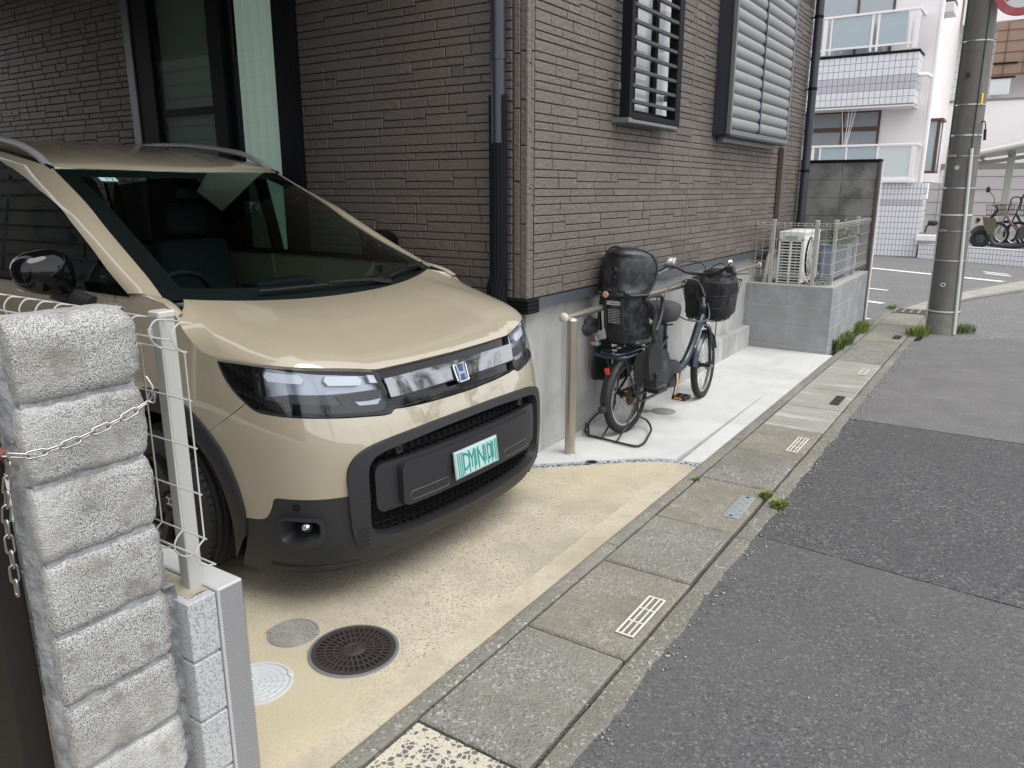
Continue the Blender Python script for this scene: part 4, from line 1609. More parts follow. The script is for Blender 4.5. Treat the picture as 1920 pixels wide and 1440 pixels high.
# wings, doors, sills and flares on both sides; rear closes the shell
fl_out = lambda a0, a1, n=22: arc(.452, a0, a1, n)
fl_in = lambda a0, a1, n=22: arc(.362, a0, a1, n)
for sg in (-1, 1):
    X = lambda P: P if sg < 0 else mir(P)
    yf = lambda p: Vector((p.x, p.y * (1 if sg < 0 else -1), p.z))
    # front wing
    cut = [(-1.237, .992), (-1.314, 1.045), (-1.352, 1.088), (-1.372, 1.118)]
    wing = [SEAM_LO, LAMP_OUT] + lamp_out[::-1][1:] + spl([HOODC] + cut, 4)[1:] + [(-1.45, 1.148), (-1.60, 1.160), (-1.70, 1.162), (-1.775, 1.160), (-1.785, .9), (-1.785, .8)] + arc(.452, 30, 122, 18)[0:0]
    # back along the top of the arch
    wing += [p for p in arc(.492, 160, 50, 20) if p[1] > .45]
    mb = region(MB(), X(wing), h=.035)
    ii = [Vector(p) for p in spl([(-.742, -.800, 1.110), (-.80, -.788, 1.134), (-.895, -.785, 1.156), (-1.045, -.836, 1.166)], 5)]
    oo = [S(*p) for p in spl([(-1.356, 1.092), (-1.40, 1.128), (-1.50, 1.152), (-1.660, 1.163)], 5)]
    mb.grid([[yf(lerp(a, b_, t / 4) + Vector((0, 0, .010 * math.sin(math.pi * t / 4)))) for a, b_ in zip(ii, oo)] for t in range(5)], flip=sg < 0)
    mb.build('wing', 'car_paint', CAR, smooth=SM)
    # flare round the front wheel
    ring = spl([(-1.055, .372), (-1.058, .42), (-1.082, .51), (-1.135, .615), SEAM_LO], 4) + arc(.452, 57, 180, 18)[1:] + [(-1.915, .18)] + [(-1.82, .18)] + arc(.362, 180, 20, 22) + [(-1.105, .37), (-1.085, .23), (-1.12, .165), (-1.135, .14), (-1.10, .14), (-1.062, .30)]
    mb = MB()
    outer_ = spl([(-1.063, .30), (-1.055, .372), (-1.058, .42), (-1.082, .51), (-1.135, .615), SEAM_LO], 4) + arc(.492, 50, 185, 20)[1:]
    inner_ = arc(.400, -22, 185, 26)
    def resample(P, n):
        d = [0]
        for a, b_ in zip(P, P[1:]): d.append(d[-1] + math.hypot(b_[0] - a[0], b_[1] - a[1]))
        out = []
        for i in range(n + 1):
            t = d[-1] * i / n
            k = 0
            while k < len(d) - 2 and d[k + 1] < t: k += 1
            f = (t - d[k]) / max(1e-9, d[k + 1] - d[k])
            out.append((P[k][0] + (P[k + 1][0] - P[k][0]) * f, P[k][1] + (P[k + 1][1] - P[k][1]) * f))
        return out
    A, B = resample(outer_, 40), resample(inner_, 40)
    mx = lambda p: (p[0] * (1 if sg < 0 else -1), p[1])
    def Sm(p, off): return S(*mx(p), off)
    rows = [[Sm(p, -.004) for p in A], [Sm(p, .010) for p in A],
            [Sm((lerp(a[0], b_[0], .12), lerp(a[1], b_[1], .12)), .014) for a, b_ in zip(A, B)],
            [Sm((lerp(a[0], b_[0], .86), lerp(a[1], b_[1], .86)), .012) for a, b_ in zip(A, B)],
            [Sm(b_, .004) for b_ in B], [Sm(b_, -.06) for b_ in B], [yf(Vector((S0(*b_).x, -.60, b_[1]))) for b_ in B]]
    mb.grid(rows, flip=sg > 0)
    mb.build('wheel_flare', 'car_plastic', CAR, smooth=45)
    # doors (front, rear), rear quarter
    belt = 1.155
    for nm, s0, s1 in (('door', -1.79, -2.90), ('door', -2.905, -3.75)):
        P = [(s0, .30), (s0, belt), (s1, belt), (s1, .30)]
        if nm == 'door' and s0 == -1.79: P = [(-2.0, .30), (-1.975, .52), (-1.86, .70), (s0, .76), (s0, belt + .004), (s1, belt + .006), (s1, .30)]
        mb = region(MB(), X(P), h=.06)
        dr = mb.build('door', 'car_paint', CAR, smooth=SM)
        hx = s1 + .16
        b = MB()
        b.tube([yf(S(hx + .10 - .2 * k / 6, .98, .012 + .02 * math.sin(math.pi * k / 6))) for k in range(7)] if False else [S(*mx((hx + .10 - .2 * k / 6, .98)), .004 + .03 * math.sin(math.pi * k / 6)) for k in range(7)], .012, 8)
        b.build('handle', 'car_paint', dr, smooth=60)
    mb = region(MB(), X([(-3.755, .62), (-3.755, belt + .006), (-4.62, belt + .006), (-4.62, .25), (-4.50, .25)] + [(-4.18 - .44 * math.cos(t / 12 * math.pi * .94 + .19) * -1, .315 + .44 * math.sin(t / 12 * math.pi * .94 + .1)) for t in range(0, 0)]), h=.08)
    mb.build('rear_quarter', 'car_paint', CAR, smooth=SM)
    mb = region(MB(), X([(-2.0, .15), (-2.0, .295), (-3.75, .295), (-3.75, .15)]), off=.006, h=.08, rim=.02)
    mb.build('sill', 'car_plastic', CAR, smooth=SM)

# greenhouse
PIL_IN = [(-.895, -.784, 1.156), (-1.05, -.748, 1.224), (-1.212, -.720, 1.296), (-1.432, -.690, 1.407), (-1.622, -.667, 1.511), (-1.95, -.634, 1.664)]
PIL_OUT = [(-1.045, -.838, 1.166), (-1.20, -.822, 1.245), (-1.335, -.802, 1.320), (-1.53, -.778, 1.424), (-1.72, -.752, 1.512), (-2.28, -.702, 1.692)]
def res3(P, n):
    P = [Vector(p) for p in spl(P, 8)]
    d = [0]
    for a, b_ in zip(P, P[1:]): d.append(d[-1] + (b_ - a).length)
    out = []
    for i in range(n + 1):
        t = d[-1] * i / n
        k = 0
        while k < len(d) - 2 and d[k + 1] < t: k += 1
        out.append(P[k].lerp(P[k + 1], (t - d[k]) / max(1e-9, d[k + 1] - d[k])))
    return out
NP = 30
pin_, pou = res3(PIL_IN, NP), res3(PIL_OUT, NP)
WT = lambda u: herm(u, [1.0, 1.06, 1.2, 1.335, 1.53, 1.72, 2.28, 3.0, 4.2], [1.15, 1.170, 1.243, 1.318, 1.422, 1.510, 1.690, 1.745, 1.66])
ROOFH = lambda u: herm(u, [1.7, 1.95, 2.2, 2.6, 3.0, 3.5, 4.15], [1.645, 1.706, 1.758, 1.812, 1.838, 1.832, 1.74])
ROOFW = lambda u: herm(u, [1.9, 2.3, 3.0, 3.6, 4.15], [.640, .640, .635, .62, .59])
def roof_pt(u, f):
    """f -1..1 across"""
    w_ = ROOFW(u)
    edge = .030 * abs(f) ** 3.4 + .010 * f * f
    return Vector((-u, w_ * f, ROOFH(u) - edge))
def roof_front(f): return 1.76 + .19 * abs(f) ** 2.0
for sg in (-1, 1):
    yf = lambda p: Vector((p.x, p.y * (1 if sg < 0 else -1), p.z))
    mb = MB()
    cols_ = []
    for a, b_ in zip(pin_, pou):
        d = b_ - a
        nrm = d.cross(Vector((-1, 0, .5))).normalized()
        if nrm.y > 0: nrm = -nrm
        col = [a + Vector((0, .004, -.012))]
        for t in (0, .12, .3, .5, .7, .88, 1.0):
            bul = .016 * (1 - (2 * t - 1) ** 2)
            col.append(a.lerp(b_, t) + nrm * bul)
        col.append(b_ + Vector((0, .012, -.012)))
        cols_.append([yf(p) for p in col])
    # carry the pillar back along the roof side
    for u in (2.35, 2.6, 3.0, 3.5, 4.0, 4.2):
        a = Vector((-u, -ROOFW(u) - .004, ROOFH(u) - .046))
        b_ = Vector((-u, -ROOFW(u) - .064, WT(u) + .004))
        col = [a + Vector((0, .004, -.012))]
        for t in (0, .12, .3, .5, .7, .88, 1.0): col.append(a.lerp(b_, t) + Vector((0, -.3, 1)).normalized() * .012 * (1 - (2 * t - 1) ** 2))
        col.append(b_ + Vector((0, .012, -.012)))
        cols_.append([yf(p) for p in col])
    mb.grid(cols_, flip=sg < 0)
    mb.build('pillar', 'car_paint', CAR, smooth=45)
# windscreen, with its black border as a frit band
NC = 36
def ws_pt(f, t):
    """f -1..1 across, t 0 bottom .. 1 top"""
    sgn = 1 if f > 0 else -1
    e = res3_in(t)
    a = abs(f)
    e = Vector((e.x, abs(e.y) - .003, e.z - .004))
    cb = Vector((-.712, 0, 1.100)).lerp(Vector((-1.765, 0, 1.652)), t)
    cb += Vector((.025, 0, .045)) * math.sin(math.pi * min(1, t)) * .55
    k = a ** 2.3
    return Vector((lerp(cb.x, e.x, k), e.y * f, lerp(cb.z, e.z, a ** 2.1)))
_pin = res3(PIL_IN, 60)
def res3_in(t):
    i = min(59, max(0, int(t * 60)))
    return _pin[i].lerp(_pin[i + 1], t * 60 - i)
def ws_grid(f0, f1, t0, t1, nf, ntt, dz=0.0):
    n = Vector((.46, 0, .888))
    return [[ws_pt(lerp(f0, f1, j / nf), lerp(t0, t1, i / ntt)) + n * dz for j in range(nf + 1)] for i in range(ntt + 1)]
mb = MB()
mb.grid(ws_grid(-1, 1, 0, 1, 36, 24))
mb.build('windscreen', 'car_glass', CAR, smooth=180)
mb = MB()
dz = -.004
mb.grid(ws_grid(-1, 1, -.0, .085, 36, 3, dz))
mb.grid(ws_grid(-1, 1, .925, 1.0, 36, 3, dz))
mb.grid(ws_grid(-1, -.895, .085, .925, 3, 20, dz))
mb.grid(ws_grid(.895, 1, .085, .925, 3, 20, dz))
mb.grid(ws_grid(-.12, .14, .82, .925, 4, 4, dz))
mb.build('windscreen_border', 'car_plastic_dark', CAR, smooth=180)
b = MB()
b.grid([[COWL(-.735 + 1.47 * j / 30) + Vector((.0, 0, -.002)) for j in range(31)], [COWL(-.735 + 1.47 * j / 30) + Vector((-.05, 0, -.012)) for j in range(31)],
        [ws_pt(-1 + 2 * j / 30, .02) + Vector((0, 0, -.006)) for j in range(31)]])
b.build('cowl', 'car_plastic_dark', CAR, smooth=60)
# roof
mb = MB()
rows = []
us = [0, .03, .08, .16, .28, .42, .58, .74, .88, 1]
for t in us:
    r_ = []
    for j in range(41):
        f = -1 + 2 * j / 40
        u0 = roof_front(f)
        u = lerp(u0, 4.15, t)
        p = roof_pt(u, f)
        if t == 0:
            e = ws_pt(f * .997, 1.0)
            p = Vector((p.x, p.y, e.z + .004))
        # two long pressed ribs
        for c in (.30, .62):
            p.z += .006 * math.exp(-((abs(f) - c) / .035) ** 2) * min(1, t * 7) * (1 if t < .95 else 0)
        r_.append(p)
    rows.append(r_)
fr_ = [p + Vector((.004, 0, -.012)) for p in rows[0]]
mb.grid([fr_] + rows)
mb.build('roof', 'car_paint', CAR, smooth=60)
# roof rails
for sg in (-1, 1):
    b = MB()
    path = []
    n = 26
    for i in range(n + 1):
        t = i / n
        u = 1.99 + 1.9 * t
        lift = .052 * min(1, (t / .13) ** .6 if t < .13 else 1) * min(1, ((1 - t) / .12) ** .6 if t > .88 else 1)
        path.append((-u, sg * (ROOFW(u) - .012), ROOFH(u) - .046 + lift))
    b.tube(path, .016, 10, rz=1.25)
    b.build('roof_rail', 'car_satin', CAR, smooth=60)
    b = MB()
    b.tube([(-u, sg * (ROOFW(u) - .004), ROOFH(u) - .046) for u in [1.93 + 2.2 * i / 20 for i in range(21)]], .010, 6)
    b.build('roof_gutter', 'car_plastic_dark', CAR, smooth=60)
# side glass with black surrounds
def Gs(u, z, off=0.0, sg=-1):
    t = (z - 1.15) / .53
    v = .838 - .10 * max(0, t) ** 1.15 - .02 * max(0, t) - .01 * max(0, u - 3) - .008
    return Vector((-u, sg * (v + off), z))
for sg in (-1, 1):
    def surf(u, z, off=0.0): return Gs(u, z, off, sg)
    whole = [(1.055, 1.163), (4.1, 1.163), (4.1, 1.60)] + [(u, WT(u) - .004) for u in (3.7, 3.2, 2.8, 2.3, 2.0, 1.7, 1.5, 1.335, 1.2, 1.1)]
    front_w = [(1.44, 1.190), (2.16, 1.190), (2.16, WT(2.16) - .045)] + [(u, WT(u) - .035) for u in (2.0, 1.8, 1.7, 1.55, 1.47)] + [(1.44, 1.33)]
    front_w = [(1.44, 1.190), (2.16, 1.190), (2.16, WT(2.16) - .035), (2.0, WT(2.0) - .032), (1.85, WT(1.85) - .030), (1.7, WT(1.7) - .028), (1.57, WT(1.57) - .026), (1.44, WT(1.44) - .025)]
    quarter = [(1.20, 1.190), (1.415, 1.190), (1.415, WT(1.415) - .025), (1.335, WT(1.335) - .022), (1.22, WT(1.22) - .02)]
    rear_w = [(2.27, 1.190), (3.02, 1.190), (3.02, 1.650), (2.6, 1.655), (2.27, 1.640)]
    back_w = [(3.14, 1.190), (3.95, 1.190), (3.88, 1.59), (3.14, 1.645)]
    frame = MB()
    region(frame, whole, surf, off=0, h=.05, rim=.0, gap=0)
    # cut the openings: build the surround as strips instead of one sheet
    frame = MB()
    def strip_poly(Pq): region(frame, Pq, surf, off=.003, h=.06, rim=.012, gap=0)
    strip_poly([(1.055, 1.152), (4.1, 1.152), (4.1, 1.190), (1.10, 1.190)])
    strip_poly([(1.075, 1.190), (1.20, 1.190), (1.22, WT(1.22) - .02), (1.2, WT(1.2) - .003), (1.12, 1.20)])
    strip_poly([(1.415, 1.19), (1.44, 1.19), (1.44, WT(1.44) - .025), (1.415, WT(1.415) - .025)])
    strip_poly([(2.16, 1.19), (2.27, 1.19), (2.27, WT(2.27) - .03), (2.16, WT(2.16) - .035)])
    strip_poly([(3.02, 1.19), (3.14, 1.19), (3.14, 1.66), (3.02, 1.66)])
    strip_poly([(3.95, 1.19), (4.12, 1.19), (4.05, 1.61), (3.88, 1.61)])
    tp_o = [(u, WT(u) - .003) for u in (1.2, 1.335, 1.45, 1.57, 1.7, 1.85, 2.0, 2.16, 2.3, 2.6, 3.02, 3.5, 3.9)]
    tp_i = [(u, WT(u) - (.034 if u > 1.5 else .026)) for u in (1.2, 1.335, 1.45, 1.57, 1.7, 1.85, 2.0, 2.16, 2.3, 2.6, 3.02, 3.5, 3.9)]
    strip_poly(tp_i + tp_o[::-1])
    frame.build('window_surround', 'car_gloss_black', CAR, smooth=45)
    for Pw, gm in ((front_w, 'car_glass'), (quarter, 'car_glass'), (rear_w, 'car_glass_dark'), (back_w, 'car_glass_dark')):
        mb = region(MB(), Pw, surf, off=-.004, h=.06, rim=0, gap=-.004)
        mb.build('side_window', gm, CAR, smooth=180)
    # mirror
    mc = Vector((-1.43, sg * .965, 1.235))
    b = MB()
    nu, nv = 20, 12
    rows = []
    for i in range(nv + 1):
        th = -math.pi / 2 + math.pi * i / nv
        r_ = []
        for j in range(nu + 1):
            ph = 2 * math.pi * j / nu
            ce = lambda x, e: math.copysign(abs(x) ** e, x)
            x = ce(math.cos(th), .8) * ce(math.cos(ph), .75) * .072
            y = ce(math.cos(th), .8) * ce(math.sin(ph), .75) * .115
            z = ce(math.sin(th), .8) * .092
            if x < -.02: x = -.02
            # narrower at the outer lower end
            z *= 1 - .18 * (y * sg / .115)
            y += sg * .012 * (z / .09)
            r_.append(mc + Vector((x, y, z)))
        rows.append(r_)
    b.grid(rows)
    mo = b.build('mirror', 'car_gloss_black', CAR, smooth=50, weld=True)
    b = MB()
    b.tube([mc + Vector((-.005, -sg * .035, -.07)), mc + Vector((.0, -sg * .085, -.105)), Vector((-1.30, sg * .855, 1.10))], [.040, .036, .042], 10, rz=.75)
    b.build('mirror_arm', 'car_plastic', mo, smooth=60)
    b = MB()
    b.prism(rrect(-.10, .10, -.07, .07, .03), 0, .004, frame_m(mc + Vector((-.022, 0, 0)), (0, 1, 0), (0, 0, 1), (1, 0, 0)))
    b.build('mirror_glass', 'car_chrome', mo)

# tail: closes the shell
b = MB()
rows = []
for z, uu, w_ in ((.2, 4.22, .80), (.45, 4.31, .84), (.8, 4.30, .845), (1.15, 4.27, .83), (1.4, 4.2, .76), (1.62, 4.13, .64), (1.66, 4.10, .58)):
    rows.append([Vector((-uu + .10 * abs(f) ** 4, w_ * f, z)) for f in [-1 + 2 * k / 16 for k in range(17)]])
b.grid(rows)
b.build('tailgate', 'car_paint', CAR, smooth=50)
# floor pan and interior
b = MB()
b.box(-4.1, -.35, -.62, .62, .16, .24)
b.box(-1.15, -.55, -.58, .58, .24, .95)
b.build('floor_pan', 'car_interior', CAR)
b = MB()
rows = []
for u, z in ((.86, 1.085), (.98, 1.075), (1.12, 1.062), (1.25, 1.05), (1.34, 1.015), (1.36, .90), (1.36, .6)):
    rows.append([Vector((-u, -.74 + 1.48 * k / 20, z)) for k in range(21)])
b.grid(rows)
b.build('dashboard', 'car_dash', CAR, smooth=60)
mat('dash_reflection', (0.16, 0.22, 0.20), 0.5)  # greenish strip, stands in for the reflection on the dash top
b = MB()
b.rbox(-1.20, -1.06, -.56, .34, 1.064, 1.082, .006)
b.build('dash_reflection', 'dash_reflection', CAR)
b = MB()
b.rbox(-1.36, -1.22, -.10, .26, 1.05, 1.125, .012)
b.build('dash_screen', 'car_plastic_dark', CAR)
for yy in (-.36, .36):
    b = MB()
    b.rbox(-2.35, -1.85, yy - .25, yy + .25, .55, .70, .05, seg=3)
    M = Matrix.Translation((-2.33, yy, .66)) @ Matrix.Rotation(R(-14), 4, 'Y')
    b.rbox(-.07, .07, -.24, .24, 0, .62, .05, M, seg=3)
    st = b.build('seat', 'car_seat', CAR, smooth=40)
    b = MB()
    b.rbox(-.05, .05, -.14, .14, .65, .84, .04, M, seg=3)
    b.build('headrest', 'car_seat', st, smooth=40)
b = MB()
M = Matrix.Translation((-1.52, -.36, 1.02)) @ Matrix.Rotation(R(-62), 4, 'Y')
b.lathe([(.185 + .014 * math.cos(2 * math.pi * k / 8), .014 * math.sin(2 * math.pi * k / 8)) for k in range(8)], 28, M, closed=True)
b.rbox(-.05, .05, -.16, .16, -.02, .0, .008, M)
b.build('steering_wheel', 'car_plastic_dark', CAR, smooth=60)
# items on the windscreen
b = MB()
b.rbox(-1.83, -1.80, -.11, .11, 1.515, 1.575, .012, seg=2)
b.tube([(-1.70, .0, 1.60), (-1.80, 0, 1.55)], .008, 6)
b.build('interior_mirror', 'car_plastic_dark', CAR, smooth=40)
b = MB()
b.rbox(-1.60, -1.54, .13, .20, 1.435, 1.50, .008)
b.tube([(-1.545, .165, 1.54), (-1.57, .165, 1.49)], .01, 6)
b.lathe([(.0001, .02), (.018, .018), (.024, .0), (.024, -.01)], 16, Matrix.Translation((-1.54, .165, 1.468)) @ rotm((0, 0, 1), (1, 0, 0)))
b.build('dash_camera', 'car_plastic', CAR, smooth=40)
b = MB()
STN = Vector((.46, 0, .888))
p00, p10, p01 = ws_pt(-.80, .865), ws_pt(-.70, .865), ws_pt(-.80, .915)
ex, ey = (p10 - p00).normalized(), (p01 - p00).normalized()
STM = frame_m(ws_pt(-.755, .89) + STN * .003, ex, ey, ex.cross(ey).normalized())
b.box(-.035, .035, -.020, .020, 0, .0008, STM)
stk = b.build('inspection_sticker', 'sticker_teal', CAR)
t = text_mesh('12', .042, .0003)
b = MB()
b.merge(t, STM @ Matrix.Translation((.006, 0, .0013)))
b.build('sticker_lettering', 'ink_black', stk)
# wipers
def wiper(f0, f1, piv_f):
    b = MB()
    n = 16
    pts = [ws_pt(lerp(f0, f1, i / n), .035 + .035 * math.sin(math.pi * i / n) * .4) + STN * .018 for i in range(n + 1)]
    b.tube(pts, .007, 6)
    wo_ = b.build('wiper', 'car_plastic_dark', CAR, smooth=60)
    b = MB()
    mid = pts[n // 2] + STN * .012
    pv = COWL(.735 * piv_f) + Vector((-.03, 0, .012))
    b.tube([pv, pv.lerp(mid, .35) + STN * .014, mid], [.013, .009, .006], 6)
    b.sphere(pv, .018, 10, 6)
    b.build('wiper_arm', 'car_plastic_dark', wo_, smooth=60)
wiper(-.55, .35, .42)
wiper(.42, .93, .93)

# wheels
def wheel(xc, y, sg):
    M = Matrix.Translation((xc, y, .324)) @ Matrix.Rotation(R(-90 * sg), 4, 'X') @ Matrix.Diagonal((1.038, 1.038, 1, 1))   # +Z points outboard
    b = MB()
    tw = .0925
    prof = [(.200, -tw), (.235, -tw - .006), (.270, -tw - .004), (.296, -tw + .014), (.306, -tw + .030)]
    for k in range(4):
        z0 = -.060 + k * .0335
        prof += [(.310, z0), (.312, z0 + .010), (.311, z0 + .020), (.304, z0 + .022), (.304, z0 + .026)]
    prof += [(.310, .070), (.306, tw - .030), (.296, tw - .014), (.270, tw + .004), (.235, tw + .006), (.205, tw), (.198, tw - .012)]
    b.lathe(prof, 48, M)
    wo_ = b.build('wheel', 'car_rubber', CAR, smooth=35)
    # sipes across the shoulders
    b = MB()
    for k in range(60):
        a = 2 * math.pi * k / 60
        for z0, z1 in ((.062, .090), (-.090, -.062)):
            p = M @ Matrix.Rotation(a, 4, 'Z')
            b.box(.300, .3105, -.0022, .0022, z0, z1, p)
    b.build('tread_sipe', 'ink_black', wo_, kind='stuff')
    b = MB()
    b.lathe([(.198, tw - .012), (.192, tw - .004), (.186, tw - .012), (.180, tw - .05), (.175, -.05), (.17, -.08)], 40, M)
    b.lathe([(.0001, .028), (.05, .03), (.055, .01), (.17, -.01)], 40, M)
    for k in range(10):
        a = 2 * math.pi * k / 10
        p = M @ Matrix.Rotation(a, 4, 'Z')
        b.add([p @ Vector(v) for v in ((.040, -.022, .060), (.188, -.014, .082), (.188, .014, .082), (.040, .022, .060), (.040, -.026, .03), (.188, -.02, .05), (.188, .02, .05), (.040, .026, .03))],
              [(0, 1, 2, 3), (0, 4, 5, 1), (3, 2, 6, 7), (1, 5, 6, 2)])
    b.build('rim', 'wheel_dark', wo_, smooth=35)
    b = MB()
    b.lathe([(.0001, .066), (.030, .066), (.034, .062), (.036, .04)], 24, M)
    cp_ = b
    for k in range(5):
        a = 2 * math.pi * (k + .3) / 5
        c = M @ Matrix.Translation((.052 * math.cos(a), .052 * math.sin(a), .048))
        b.lathe([(.0001, .022), (.008, .022), (.0095, .016), (.0095, 0)], 8, c)
    b.build('hub_cap', 'wheel_dark', wo_, smooth=35)
    b = MB()
    for s_ in (-1, 1):
        pts = [(s_ * .017, .018), (s_ * .011, .018), (s_ * .008, .0), (s_ * .011, -.018), (s_ * .017, -.018), (s_ * .0135, .0)]
        if s_ > 0: pts = pts[::-1]
        b.prism(pts, .066, .069, M @ Matrix.Rotation(R(90 + 0), 4, 'Z'))
    b.prism([(-.009, -.003), (.009, -.003), (.009, .003), (-.009, .003)], .066, .069, M @ Matrix.Rotation(R(90), 4, 'Z'))
    b.build('cap_letter', 'car_satin', wo_)
    b = MB()
    b.lathe([(.03, -.02), (.13, -.02), (.13, -.045), (.03, -.045)], 32, M, closed=True)
    b.build('brake_disc', 'car_satin', wo_, smooth=35)
for sg in (-1, 1):
    wheel(-.930, sg * .768, sg)
    wheel(-3.56, sg * .765, sg)
# wheel-house liners
for sg in (-1, 1):
    for xc in (-.930, -3.56):
        b = MB()
        rows = [[Vector((xc + .41 * math.cos(a), sg * y, .315 + .41 * math.sin(a))) for a in [R(-15 + 210 * k / 24) for k in range(25)]] for y in (.60, .82)]
        b.grid(rows)
        b.add([Vector((xc - .4, sg * .59, .14)), Vector((xc + .4, sg * .59, .14)), Vector((xc + .4, sg * .59, .75)), Vector((xc - .4, sg * .59, .75))], [(0, 1, 2, 3)])
        b.build('wheel_liner', 'ink_black', CAR, smooth=60)

# ------------------------------------------------------------------ near left: split-face block pillar, chain, gate post
mat('block_split', (0.445, 0.44, 0.425), 0.92,
    var=[('fine', 350, (0.075, 0.075, 0.077), 0.54, 0.38, 0.92), ('fine', 420, (0.74, 0.74, 0.73), 0.58, 0.72, 0.6), ('noise', 7, (0.25, 0.24, 0.215), 0.46, 0.66, 0.75),
         ('noise', 2.5, (0.62, 0.615, 0.60), 0.5, 0.7, 0.5), ('noise', 14, (0.17, 0.155, 0.13), 0.56, 0.72, 0.6)],
    bump=[('fine', 260, 0.8, 0.004), ('noise', 60, 0.5, 0.007)])
mat('mortar', (0.33, 0.335, 0.345), 0.9, var=[('noise', 18, (0.17, 0.175, 0.185), 0.42, 0.66, 0.9), ('noise', 45, (0.48, 0.48, 0.49), 0.55, 0.75, 0.6)],
    bump=[('noise', 50, 0.8, 0.012)])
mat('gate_brown', (0.018, 0.0145, 0.013), 0.7, spec=0.25)
mat('steel_link', (0.44, 0.43, 0.40), 0.35, metal=1.0, var=[('noise', 120, (0.35, 0.33, 0.30), 0.5, 0.75, 0.6)])
mat('rust_red', (0.16, 0.045, 0.035), 0.7)
# drawn on a 200 mm course fitted to image pixels, then the whole near group scaled about the camera
XF = Matrix.Translation((0, 0, .2496)) @ Matrix.Scale(.84, 4)
PIL = thing('block_pillar', 'pale speckled split-face block pillar with a chain hung across it at the left edge', 'pillar', (-1.95, .92, 0))
PX, PY0, PY1 = -1.885, .778, 1.070
def split_block(z0, z1, seed, top=False):
    rk = random.Random(seed)
    b = MB()
    NZ, NY = 22, 34
    rows = []
    offz = rk.uniform(-.003, .003)
    # back-to-front wrap: left return, face, right return
    for i in range(NZ + 1):
        t = i / NZ
        z = z0 + (z1 - z0) * t
        bul = .012 * (1 - abs(2 * t - 1) ** 10) + .002 * (1 - (2 * t - 1) ** 2)
        if top: bul = .018 * (1 - abs(2 * min(t, .5) - 1) ** 6) if t < .5 else .018 - .030 * max(0, (t - .74) / .26) ** 2.2
        r_ = []
        for j in range(NY + 1):
            s_ = j / NY
            y = PY0 + (PY1 - PY0) * s_
            e = min(s_, 1 - s_)
            rnd = (.030 if s_ > .5 else .012) * max(0, 1 - e / (.09 if s_ > .5 else .04)) ** 2.2
            x = PX + bul - rnd * .5
            zz = z
            yy = y + (.010 * (1 - abs(2 * t - 1) ** 3) if s_ > .985 else (-.004 * (1 - abs(2 * t - 1) ** 3) if s_ < .015 else 0))
            if top and t > .8: zz = z - .006 * max(0, 1 - e / .08)
            n = mnoise.noise(Vector((y * 14, z * 14, seed))) * .0018 + mnoise.noise(Vector((y * 60, z * 60, seed))) * .0024 + mnoise.noise(Vector((y * 160, z * 160, seed))) * .0016
            n2 = mnoise.noise(Vector((y * 22, z * 22, seed * 3)))
            chip = -.014 * max(0, abs(2 * t - 1) - .80) / .20 * max(0, n2 + .05) - .016 * max(0, s_ - .86) / .14 * max(0, mnoise.noise(Vector((z * 40, seed, 2))))
            r_.append((x + n + chip, yy + n * .6, zz + n * .5))
        r_ = [(PX - .115, r_[0][1] + .002, z), (PX - .03, r_[0][1], z)] + r_ + [(PX - .03, r_[-1][1], z), (PX - .115, r_[-1][1] - .002, z)]
        rows.append(r_)
    # lower and upper faces lead back into the joint
    lo = [(PX - .02 if abs(p[0] - PX) < .06 else p[0], p[1], p[2]) for p in rows[0]]
    hi = [(PX - .02 if abs(p[0] - PX) < .06 else p[0], p[1], p[2]) for p in rows[-1]]
    b.grid([lo] + rows + [hi])
    b.add([rows[-1][0], rows[-1][1], rows[-1][-2], rows[-1][-1]], [(0, 1, 2, 3)])
    if top: 
        tp = [Vector(p) for p in rows[-1]]
        n = len(tp)
        bk = [Vector((PX - .115, p.y, p.z + .004)) for p in tp]
        md = [Vector((PX - .03, p.y, p.z + .006)) for p in tp]
        b.grid([tp, md, bk])
    return b
z = 1.268
k = 0
while z > -.3:
    split_block(z - .1945, z, k + 1, top=(k == 0)).build('block', 'block_split', PIL, smooth=70)
    z -= .2005
    k += 1
b = MB()
b.box(PX - .112, PX + .0015, PY0 + .004, PY1 - .012, -.3, 1.20)
b.build('joint_mortar', 'mortar', PIL)
# rough rendered side and the patch against the low wall
def rough_sheet(fn, nu, nv, amp, sc):
    rows = []
    for i in range(nv + 1):
        rows.append([wob(fn(j / nu, i / nv), amp, sc) for j in range(nu + 1)])
    return rows
b = MB()
b.grid(rough_sheet(lambda s, t: (PX - .010 - .072 * s, PY0 - .012 + .022 * (1 - s) ** 3, -.3 + 1.53 * t), 8, 90, .005, 22))
b.grid(rough_sheet(lambda s, t: (PX - .082 - .03 * s, PY0 - .010 + .05 * s, -.3 + 1.53 * t), 3, 90, .004, 22))
b.build('render_coat', 'mortar', PIL, smooth=70)
b = MB()
b.grid(rough_sheet(lambda s, t: (PX - .014 - .020 * math.sin(math.pi * s), PY1 + .002 + .040 * s, -.3 + .765 * t), 6, 60, .010, 30))
b.grid(rough_sheet(lambda s, t: (PX - .014 - .08 * s, PY1 + .002 + .040, -.3 + .755 * t), 3, 20, .004, 30))
b.grid(rough_sheet(lambda s, t: (PX - .014 - .08 * t, PY1 + .002 + .040 * s, .462), 3, 3, .004, 30))
b.build('joint_patch', 'mortar', PIL, smooth=70)
GP = MB()
GP.rbox(-2.075, -1.995, .700, .770, -.3, 1.02, .004)
GP.rbox(-3.4, -2.078, .715, .750, -.3, .56, .004)
gp_ = GP.build('gate', 'gate_brown')
tag(gp_, 'dark brown steel gate and its post behind the hanging chain at the left edge', 'gate')

